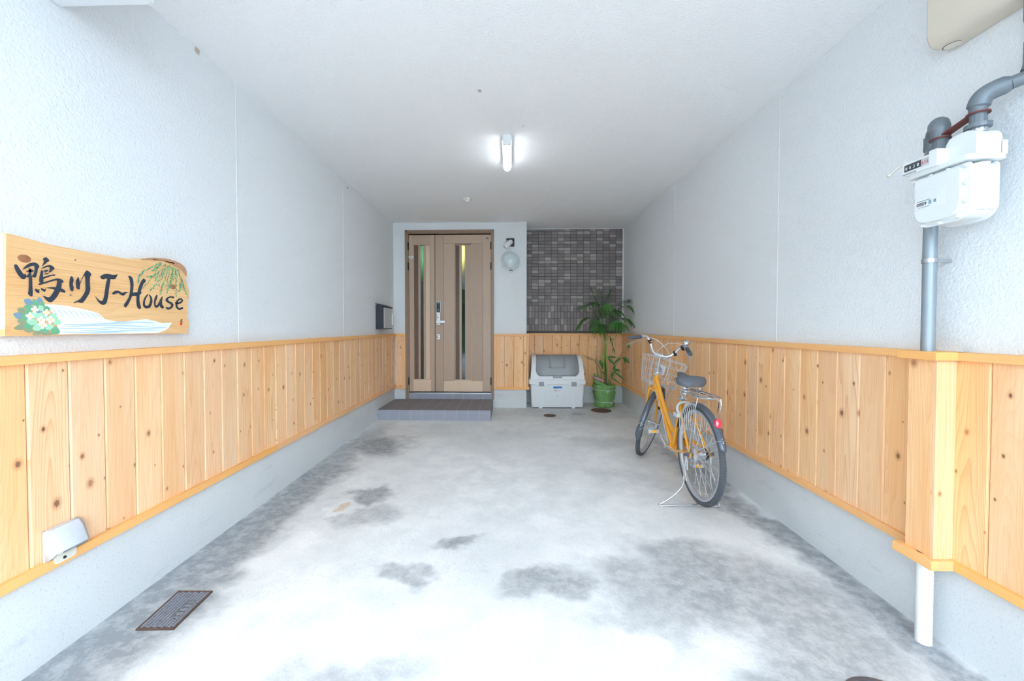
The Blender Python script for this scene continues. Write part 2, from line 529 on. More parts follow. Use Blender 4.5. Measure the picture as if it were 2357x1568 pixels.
# stucco control joints
def joint(parent, x, y, z0, z1, s):
    m_ = MB(); m_.tube([(x, y, z0), (x, y, z1)], 0.0025, 6)
    build(m_, 'control_joint', M['plaster'], parent)
for y in (2.515, 4.14):
    joint(wall_left, XL, y, 1.1, HC, 1)
for y in (2.734, 4.42):
    joint(wall_right, XR, y, 1.1, HC, -1)
# thin white bead round the tile field
m_ = MB()
m_.box(0.245, 1.735, YR - 0.004, YR + 0.012, HC - 0.008, HC); m_.box(1.727, 1.745, YR - 0.004, YR + 0.012, 1.1, HC)
build(m_, 'edge_bead', M['white_plastic'], wall_recess)

# cedar boards: local x across, front towards local -y
def board_mesh(w, h):
    m_ = MB()
    c = 0.005
    P = [(-w / 2, 0.02), (-w / 2, c), (-w / 2 + c, 0), (w / 2 - c, 0), (w / 2, c), (w / 2, 0.02)]
    m_.prism(P, lambda a, b, d: (a, b, d), 0, h)
    me = bpy.data.meshes.new('plank')
    me.from_pydata(m_.v, [], m_.f); me.materials.append(M['cedar'])
    import bmesh
    bm = bmesh.new(); bm.from_mesh(me); bmesh.ops.recalc_face_normals(bm, faces=bm.faces); bm.to_mesh(me); bm.free()
    return me
BH = 0.755
BM = board_mesh(PW - 0.002, BH)
ZT = 1.086
def rail_bottom_right(y):
    return 0.249 + 0.0098 * y
y = 5.95 - 0.02 - PW / 2
k = 0
y0 = 2.052 + PW / 2 + PW * 28
yy = y0
while yy > 0.3:
    if yy + PW / 2 < YB + 0.02:
        inst(BM, 'plank', wall_left, (XL + 0.023, yy, ZT - BH), R(90))
    yy -= PW
yy = 3.563 + PW / 2 + PW * 20
while yy > 0.3:
    if yy + PW / 2 < YR + 0.02:
        o = inst(BM, 'plank', wall_right, (XR - 0.03, yy, rail_bottom_right(yy) + 0.012), R(-90))
        o.scale = (1, 1, (ZT - rail_bottom_right(yy) - 0.012) / BH)
    yy -= PW
# entrance wall boards
inst(BM, 'plank', wall_back, (-1.602, YB - 0.022, ZT - BH), 0)
for x in (-0.145, -0.008, 0.129):
    o = inst(BM, 'plank', wall_back, (x, YB - 0.022, ZT - BH), 0)
EM = board_mesh(0.05, BH)
inst(EM, 'plank', wall_back, (0.226, YB - 0.022, ZT - BH), 0)
for i in range(11):
    inst(BM, 'plank', wall_recess, (0.335 + PW * (i - 0.55) + 0.055, YR - 0.03, ZT - BH), 0)

def rail(parent, name, x0, x1, y0, y1, z0, z1, mat='cedar_rail'):
    m_ = MB(); m_.box(x0, x1, y0, y1, z0, z1)
    return build(m_, name, M[mat], parent, bevel=0.002)
# left rails (two lengths, as in the photo)
rail(wall_left, 'cap_rail', XL, XL + 0.043, YF, 2.06, 1.072, 1.104)
rail(wall_left, 'cap_rail', XL, XL + 0.043, 2.061, YB - 0.04, 1.072, 1.104)
rail(wall_left, 'bottom_rail', XL, XL + 0.04, YF, 2.86, 0.322, 0.358)
rail(wall_left, 'bottom_rail', XL, XL + 0.04, 2.861, YB - 0.04, 0.322, 0.358)
# entrance wall rails and edge strips
rail(wall_back, 'cap_rail', XL, -1.515, YB - 0.042, YB, 1.072, 1.104)
rail(wall_back, 'cap_rail', -0.225, 0.285, YB - 0.042, YB, 1.072, 1.104)
rail(wall_back, 'bottom_rail', XL, -1.515, YB - 0.042, YB, 0.302, 0.336)
rail(wall_back, 'bottom_rail', -0.19, 0.285, YB - 0.042, YB, 0.297, 0.332)
rail(wall_back, 'edge_strip', -1.545, -1.515, YB - 0.036, YB, 0.336, 1.072, 'cedar_cap')
rail(wall_back, 'edge_strip', -0.225, -0.19, YB - 0.036, YB, 0.297, 1.072, 'cedar_cap')
rail(wall_back, 'edge_strip', 0.252, 0.272, YB - 0.034, YR - 0.03, 0.332, 1.072, 'cedar_cap')
rail(wall_back, 'cap_rail', 0.245, 0.285, YB, YR - 0.045, 1.072, 1.104)
rail(wall_recess, 'cap_rail', 0.272, XR - 0.045, YR - 0.05, YR + 0.01, 1.072, 1.104)
rail(wall_recess, 'bottom_rail', 0.272, XR - 0.045, YR - 0.05, YR + 0.01, 0.302, 0.336)
# right rails, the lower one following the fall of the floor
rail(wall_right, 'cap_rail', XR - 0.045, XR, 1.745, 5.25, 1.072, 1.104)
rail(wall_right, 'cap_rail', XR - 0.045, XR, 5.251, YR, 1.072, 1.104)
rail(wall_right, 'cap_rail', XR - 0.045, XR, YF, 1.632, 1.072, 1.104)
def slope_rail(y0, y1):
    m_ = MB()
    x0, x1 = XR - 0.045, XR
    P = []
    for y in (y0, y1):
        z = rail_bottom_right(y)
        P += [(x0, y, z), (x1, y, z), (x1, y, z + 0.036), (x0, y, z + 0.036)]
    m_.add(P, [(0, 1, 2, 3), (4, 7, 6, 5), (0, 4, 5, 1), (1, 5, 6, 2), (2, 6, 7, 3), (3, 7, 4, 0)])
    build(m_, 'bottom_rail', M['cedar_rail'], wall_right, bevel=0.002)
slope_rail(1.745, 3.9); slope_rail(3.901, YR); slope_rail(YF, 1.632)

# boxed-out cedar casing round the gas pipe on the right wall
m_ = MB(); m_.box(0, 0.018, 0, 0.098, 0, 0.80)
def cas(name, x0, x1, y0, y1, z0, z1, mat):
    q = MB(); q.box(x0, x1, y0, y1, z0, z1)
    return build(q, name, M[mat], wall_right, bevel=0.0015)
CX0, CY0, CY1 = 1.643, 1.637, 1.735
cas('casing_board', CX0, CX0 + 0.016, CY0, CY1, 0.285, 1.072, 'cedar')
cas('casing_board', CX0, XR - 0.028, CY0 - 0.016, CY0, 0.285, 1.072, 'cedar')
cas('casing_board', CX0 + 0.016, XR - 0.028, CY1, CY1 + 0.012, 0.285, 1.072, 'cedar')
cas('casing_cap', CX0 - 0.024, XR, CY0 - 0.034, CY1 + 0.028, 1.072, 1.104, 'cedar_rail')
cas('casing_foot', CX0 - 0.024, CX0 + 0.002, CY0 - 0.034, CY1 + 0.03, 0.262, 0.300, 'cedar_rail')
cas('casing_foot', CX0 + 0.002, XR, CY0 - 0.034, CY0 - 0.008, 0.262, 0.300, 'cedar_rail')
cas('casing_foot', CX0 + 0.002, XR, CY1 + 0.004, CY1 + 0.03, 0.262, 0.300, 'cedar_rail')

# mosaic tiles of the recess
TM = {}
def tile_mesh(w, h, key):
    kk = (round(w, 4), round(h, 4), key)
    if kk not in TM:
        q = MB()
        g = 0.0024; c = 0.0018
        x0, x1, z0, z1 = g, w - g, g, h - g
        V = [(x0, 0.012, z0), (x1, 0.012, z0), (x1, 0.012, z1), (x0, 0.012, z1),
             (x0, c, z0), (x1, c, z0), (x1, c, z1), (x0, c, z1),
             (x0 + c, 0, z0 + c), (x1 - c, 0, z0 + c), (x1 - c, 0, z1 - c), (x0 + c, 0, z1 - c)]
        F = [(8, 9, 10, 11)] + [(a, (a + 1) % 4 if False else b, b + 4, a + 4) for a, b in ((0, 1), (1, 2), (2, 3), (3, 0))] + [(a + 4, b + 4, b + 8, a + 8) for a, b in ((0, 1), (1, 2), (2, 3), (3, 0))]
        me = bpy.data.meshes.new('tile')
        me.from_pydata(V, [], F); me.materials.append(M[key])
        TM[kk] = (me, V, F)
    return TM[kk]
tiles = []
rt = random.Random(11)
TX0, TX1, TZ1 = 0.262, 1.728, 2.704
px = 0.0989
xe = [TX0, TX0 + 0.0795]
while xe[-1] + px < TX1 + 0.001:
    xe.append(xe[-1] + px)
if TX1 - xe[-1] > 0.02:
    xe.append(TX1)
ze = [TZ1, TZ1 - 0.034]
for i in range(23):
    ze.append(ze[-1] - 0.0494)
for r_ in range(len(ze) - 1):
    for c_ in range(len(xe) - 1):
        q = rt.random()
        key = 'tile_c' if q < 0.2 else ('tile_b' if q < 0.62 else 'tile_a')
        tiles.append((xe[c_], ze[r_ + 1], xe[c_ + 1] - xe[c_], ze[r_] - ze[r_ + 1], key))
zb = ze[-1]
for r_ in range(4):
    z1 = zb - r_ * px; z0 = max(1.098, z1 - px)
    for c_ in range(len(xe) - 1):
        w = xe[c_ + 1] - xe[c_]
        for h_ in range(2 if w > 0.06 else 1):
            ww = w / 2 if w > 0.06 else w
            q = rt.random()
            key = 'tile_c' if q < 0.2 else ('tile_b' if q < 0.75 else 'tile_a')
            tiles.append((xe[c_] + h_ * ww, z0, ww, z1 - z0, key))
# the 300 largest that the palm does not cover are single pieces, the rest one joined part
def rank(t):
    x, z, w, h, key = t
    hid = 1 if (x > 0.98 and z < 1.85) else 0
    return (hid, -(w * h), x)
tiles.sort(key=rank)
for x, z, w, h, key in tiles[:300]:
    inst(tile_mesh(w, h, key)[0], 'tile', wall_recess, (x, YR, z))
q = MB()
KI = {'tile_a': 0, 'tile_b': 1, 'tile_c': 2}
for x, z, w, h, key in tiles[300:]:
    me, V, F = tile_mesh(w, h, key)
    q.add([(a + x, b + YR, c + z) for a, b, c in V], F, KI[key])
build(q, 'tiles', [M['tile_a'], M['tile_b'], M['tile_c']], wall_recess, smooth=0, kind='stuff', recalc=False)

# ------------------------------------------------------------------ tiled entrance step
step = thing('entrance_step', 'low porch step of grey slate tiles in front of the brown door', 'step', (-0.96, 5.55, 0.02))
SX0, SX1, SY0, SY1, SZ = XL + 0.012, -0.238, 5.14, 5.995, 0.150
q = MB(); q.box(SX0, SX1 - 0.001, SY0 + 0.001, SY1 + 0.02, -0.05, SZ - 0.0012)
q.box(-1.478, -0.262, 5.958, 6.06, SZ - 0.02, 0.222)
build(q, 'core', M['step_grout'], step)
STM = {}
def slab(kind, w, d, h):
    kk = (kind, round(w, 3), round(d, 3), round(h, 3))
    if kk not in STM:
        s_ = MB(); g = 0.0024
        s_.box(g, w - g, g, d - g, 0, h)
        me = bpy.data.meshes.new('step_tile'); me.from_pydata(s_.v, [], s_.f); me.materials.append(M[kind])
        STM[kk] = me
    return STM[kk]
tp = 0.1449
xs = [SX1]
while xs[-1] - tp > SX0 + 0.01:
    xs.append(xs[-1] - tp)
xs.append(SX0)
xs = xs[::-1]
ysr = [SY0, SY0 + 0.135]
while ysr[-1] + tp < SY1:
    ysr.append(ysr[-1] + tp)
ysr.append(SY1)
for i in range(len(xs) - 1):
    for j in range(len(ysr) - 1):
        if ysr[j] > 5.93 and (xs[i] < -1.5):
            continue
        inst(slab('step_tile', xs[i + 1] - xs[i], ysr[j + 1] - ysr[j], 0.010), 'top_tile', step, (xs[i], ysr[j], SZ - 0.010))
def face(kind, w, h):
    kk = ('f' + kind, round(w, 3), round(h, 3))
    if kk not in STM:
        s_ = MB(); g = 0.0022
        s_.box(g, w - g, 0, 0.010, g, h - g)
        me = bpy.data.meshes.new('riser_tile'); me.from_pydata(s_.v, [], s_.f); me.materials.append(M[kind])
        STM[kk] = me
    return STM[kk]
for i in range(len(xs) - 1):
    w = xs[i + 1] - xs[i]
    inst(face('riser_tile', w, 0.038), 'nosing_tile', step, (xs[i], SY0 - 0.001, SZ - 0.0385))
    inst(face('riser_tile', w, 0.098), 'riser_tile', step, (xs[i], SY0 - 0.001, SZ - 0.1365))
    if xs[i + 1] > -1.478:
        a = max(xs[i], -1.476); b = min(xs[i + 1], -0.264)
        inst(face('riser_tile', b - a, 0.068), 'riser_tile', step, (a, 5.956, SZ + 0.002))
# right end of the step
me = slab('step_tile', 0.01, tp, 0.13)
for j in range(len(ysr) - 1):
    if ysr[j + 1] < YB:
        inst(slab('step_tile', 0.010, ysr[j + 1] - ysr[j], 0.136), 'end_tile', step, (SX1 - 0.008, ysr[j], SZ - 0.1365))

# ------------------------------------------------------------------ door
door = bpy.data.objects.new('door_1', None)
door.location = (-0.87, YB, 0.15); COL.objects.link(door); ORG[door.name] = Vector(door.location)
door['kind'] = 'structure'; door['label'] = 'brown double leaf entrance door with two narrow glass strips'
DX = lambda X: -1.470 + (X - 275) * 0.002131
DZ = lambda Y_: 2.543 - (Y_ - 178) * 0.002087
q = MB()
for a, b, f0 in ((0.0, 0.022, YB - 0.018), (0.020, 0.036, YB - 0.006), (0.034, 0.048, YB + 0.012)):
    q.box(-1.520 + a, -1.520 + b, f0, YB + 0.12, SZ, 2.606 - a)
    q.box(-0.226 - b, -0.226 - a, f0, YB + 0.12, SZ, 2.606 - a)
    q.box(-1.520 + a, -0.226 - a, f0, YB + 0.12, 2.606 - b, 2.606 - a)
build(q, 'frame', M['door_frame'], door, bevel=0.002)
q = MB(); q.box(-1.474, -0.270, YB + 0.005, YB + 0.12, 0.222, 0.243)
build(q, 'sill', M['silver'], door, bevel=0.002)
q = MB(); q.box(-1.474, -0.270, YB + 0.055, YB + 0.075, 0.243, 2.56)
build(q, 'seal', M['black'], door)
LF = YB + 0.022          # leaf face
def leaf(name, x0, x1, label):
    s_ = MB(); s_.box(x0 + 0.003, x1 - 0.003, LF + 0.052, LF + 0.06, 0.262, 2.535)
    l_ = build(s_, name, M['door'], door)
    l_['label'] = label
    return l_
def bit(parent, name, X0, X1, Y0, Y1, d0, d1, mat, bv=0.0012):
    s_ = MB(); s_.box(DX(X0), DX(X1), LF + d0, LF + d1, DZ(Y1), DZ(Y0))
    return build(s_, name, M[mat], parent, bevel=bv)
small = leaf('small_leaf', DX(275), DX(449), 'narrow fixed door leaf')
bit(small, 'stile', 276, 303, 180, 1274, 0.0, 0.055, 'door')
bit(small, 'stile', 425, 449, 180, 1274, 0.0, 0.055, 'door')
bit(small, 'top_rail', 303, 425, 180, 248, 0.002, 0.055, 'door')
bit(small, 'bottom_rail', 303, 425, 1192, 1274, 0.002, 0.055, 'door_light')
bit(small, 'recess_board', 308, 338, 250, 1190, 0.04, 0.05, 'door_dark')
bit(small, 'slat', 303, 309, 248, 1192, 0.004, 0.055, 'door')
bit(small, 'slat', 338, 352, 248, 1192, 0.012, 0.055, 'door')
bit(small, 'slat', 374, 388, 248, 1192, 0.012, 0.055, 'door')
bit(small, 'slat', 388, 419, 248, 1192, 0.022, 0.055, 'door_light')  # slat's turn to the light is painted by the paler tone
bit(small, 'slat', 419, 425, 248, 1192, 0.004, 0.055, 'door')
big = leaf('large_leaf', DX(456), DX(838), 'wide opening door leaf with lever handle')
bit(big, 'stile', 457, 511, 180, 1274, 0.0, 0.055, 'door')
bit(big, 'stile', 783, 837, 180, 1274, 0.0, 0.055, 'door')
bit(big, 'top_rail', 512, 782, 180, 240, 0.002, 0.055, 'door')
bit(big, 'bottom_rail', 512, 782, 1199, 1274, 0.002, 0.055, 'door_light')
bit(big, 'panel_board', 512, 587, 241, 1198, 0.004, 0.055, 'door')
bit(big, 'panel_board', 706, 782, 241, 1198, 0.004, 0.055, 'door')
bit(big, 'recess_board', 593, 621, 250, 1190, 0.04, 0.05, 'door_dark')
bit(big, 'slat', 588, 594, 241, 1192, 0.006, 0.055, 'door')
bit(big, 'slat', 621, 636, 248, 1192, 0.012, 0.055, 'door')
bit(big, 'slat', 659, 700, 248, 1192, 0.016, 0.055, 'door')
bit(big, 'slat', 700, 706, 241, 1192, 0.006, 0.055, 'door')
bit(big, 'ledge', 588, 706, 1190, 1199, 0.0, 0.055, 'door_light')
bit(small, 'ledge', 304, 424, 1188, 1194, 0.0, 0.055, 'door_light')
# meeting strip between the leaves
q = MB(); q.box(DX(448), DX(455), LF + 0.006, LF + 0.05, 0.258, 2.538); build(q, 'meeting_strip', M['door_frame'], door, bevel=0.001)
# dark glass strips
g = NT('tinted door glass')
lw = g.n('ShaderNodeFresnel'); lw.inputs['IOR'].default_value = 1.55
gl = g.n('ShaderNodeBsdfGlossy'); gl.inputs['Roughness'].default_value = 0.03; gl.inputs['Color'].default_value = (1, 1, 1, 1)
tr = g.n('ShaderNodeBsdfTransparent'); tr.inputs['Color'].default_value = (0.62, 0.66, 0.66, 1)
mx = g.n('ShaderNodeMixShader')
g.l(g.math('ADD', lw.outputs[0], 0.02), mx.inputs[0]); g.l(tr.outputs[0], mx.inputs[1]); g.l(gl.outputs[0], mx.inputs[2]); g.l(mx.outputs[0], g.out.inputs[0])
M['door_glass'] = g.mat
bit(small, 'glass_pane', 351, 375, 248, 1192, 0.032, 0.036, 'door_glass', 0)
bit(big, 'glass_pane', 635, 660, 248, 1192, 0.032, 0.036, 'door_glass', 0)
# cut the backing and seal behind the panes: the hall beyond is a dim room with a green door curtain
for nm in ('seal',):
    pass
for o_, spans in ((small, (DX(275), DX(351), DX(375), DX(449))), (big, (DX(456), DX(635), DX(660), DX(838)))):
    s_ = MB()
    a, b, c_, d_ = spans
    s_.box(a + 0.003, b, LF + 0.052, LF + 0.06, 0.262, 2.535); s_.box(c_, d_ - 0.003, LF + 0.052, LF + 0.06, 0.262, 2.535)
    s_.box(b, c_, LF + 0.052, LF + 0.06, 0.262, DZ(1192)); s_.box(b, c_, LF + 0.052, LF + 0.06, DZ(248), 2.535)
    ox, oy, oz = ORG[o_.name]
    me = bpy.data.meshes.new(o_.name)
    me.from_pydata([(x - ox, y - oy, z - oz) for x, y, z in s_.v], [], s_.f); me.materials.append(M['door'])
    o_.data = me
sl = [o for o in door.children if o.name.startswith('seal')][0]
s_ = MB()
for a, b in ((-1.474, DX(351)), (DX(375), DX(635)), (DX(660), -0.270)):
    s_.box(a, b, YB + 0.086, YB + 0.096, 0.243, 2.56)
s_.box(-1.474, -0.27, YB + 0.086, YB + 0.096, DZ(248), 2.56); s_.box(-1.474, -0.27, YB + 0.086, YB + 0.096, 0.243, DZ(1192))
ox, oy, oz = ORG[sl.name]
me = bpy.data.meshes.new('seal'); me.from_pydata([(x - ox, y - oy, z - oz) for x, y, z in s_.v], [], s_.f); me.materials.append(M['black']); sl.data = me

# hardware
def dbox(parent, name, x0, x1, z0, z1, d0, d1, mat, bv=0.002, r=0):
    s_ = MB()
    if r:
        s_.prism(rrect(x0, x1, z0, z1, r), lambda a, b, d: (a, d, b), LF - d1, LF - d0)
    else:
        s_.box(x0, x1, LF - d1, LF - d0, z0, z1)
    return build(s_, name, M[mat], parent, bevel=bv)
hx = DX(478)
lk = dbox(big, 'digital_lock', DX(463), DX(494), DZ(720), DZ(644), 0.0, 0.026, 'silver', 0.003, 0.008)
dbox(lk, 'keypad', DX(466), DX(491), DZ(717), DZ(648), 0.026, 0.029, 'dark_panel', 0.001, 0.006)
dbox(lk, 'led', DX(475), DX(482), DZ(704), DZ(700), 0.029, 0.030, 'white_plastic', 0)
dbox(lk, 'led', DX(474), DX(484), DZ(655), DZ(652), 0.029, 0.030, 'white_plastic', 0)
pl = dbox(big, 'handle_plate', DX(466), DX(490), DZ(808), DZ(722), 0.0, 0.010, 'silver', 0.002)
def disc(parent, name, x, z, r, d0, d1, mat):
    s_ = MB(); s_.lathe([(r, 0), (r, d1 - d0), (r * 0.8, d1 - d0 + 0.001)], (x, LF - d0, z), (1, 0, 0), (0, 0, 1), (0, -1, 0), 20)
    return build(s_, name, M[mat], parent)
disc(pl, 'cylinder_ring', hx, DZ(747), 0.019, 0.010, 0.013, 'dark_panel')
disc(pl, 'key_cylinder', hx, DZ(747), 0.015, 0.013, 0.017, 'chrome')
s_ = MB(); s_.box(hx - 0.012, hx + 0.012, LF - 0.045, LF - 0.01, DZ(791), DZ(781)); s_.box(DX(466), DX(527), LF - 0.056, LF - 0.040, DZ(794), DZ(777))
build(s_, 'lever', M['silver'], pl, bevel=0.002)
p2 = dbox(big, 'lock_plate', DX(466), DX(490), DZ(908), DZ(871), 0.0, 0.010, 'silver', 0.002)
disc(p2, 'cylinder_ring', hx, DZ(890), 0.019, 0.010, 0.013, 'dark_panel')
disc(p2, 'key_cylinder', hx, DZ(890), 0.015, 0.013, 0.017, 'chrome')
for X in (271, 839):
    for a, b in ((232, 283), (373, 424), (1173, 1226)):
        s_ = MB(); s_.tube([(DX(X), LF - 0.012, DZ(b)), (DX(X), LF - 0.012, DZ(a))], 0.011, 12)
        s_.box(DX(X) - 0.012, DX(X) + 0.012, LF - 0.012, LF + 0.004, DZ(b) + 0.004, DZ(a) - 0.004)
        build(s_, 'hinge', M['hinge'], door)
st = dbox(small, 'name_sticker', DX(274), DX(307), DZ(343), DZ(325), 0.0, 0.003, 'white_plastic', 0.0005)
for i in range(2):
    dbox(st, 'print_line', DX(282 + 10 * i), DX(289 + 11 * i), DZ(337), DZ(333), 0.003, 0.0034, 'dark_panel', 0)
pe = dbox(big, 'peep_sticker', DX(804), DX(820), DZ(210), DZ(200), 0.0, 0.004, 'dark_panel', 0.001)
dbox(pe, 'print_line', DX(808), DX(816), DZ(206.5), DZ(203.5), 0.004, 0.0044, 'silver', 0)

# dim hall behind the door, with a curtain seen through the glass
M['hall'] = plain('hall wall', rgb(96, 104, 112), 0.8)
M['curtain'] = plain('green curtain cloth', rgb(60, 140, 88), 0.8, 0, 0.1, 12)
M['curtain_y'] = plain('olive curtain cloth', rgb(150, 142, 70), 0.8, 0, 0.1, 12)
q = MB()
q.box(-1.62, -0.12, 7.3, 7.32, 0.1, 2.7); q.box(-1.62, -1.6, YR + 0.16, 7.3, 0.1, 2.7); q.box(-0.14, -0.12, YR + 0.16, 7.3, 0.1, 2.7)
q.box(-1.62, -0.12, YB + 0.13, 7.32, 0.08, 0.1); q.box(-1.62, -0.12, YR + 0.16, 7.32, 2.7, 2.72)
hall = struct(build(q, 'wall_hall', M['hall'])); hall['label'] = 'dim hall wall behind the door glass'
def drape(x0, x1, z0, z1, mat, label):
    rows = []
    for j in range(2):
        z = (z0, z1)[j]
        rows.append([(x0 + (x1 - x0) * i / 30, 6.55 + 0.02 * math.sin(i * 1.3), z) for i in range(31)])
    s_ = MB(); s_.surf(rows)
    return tag(build(s_, 'door_curtain', M[mat], thick=0.003), label, 'curtain')
drape(-1.58, -0.98, 1.92, 2.58, 'curtain', 'green curtain seen through the narrow leaf glass')
drape(-0.96, -0.16, 1.90, 2.58, 'curtain_y', 'olive curtain seen through the wide leaf glass')

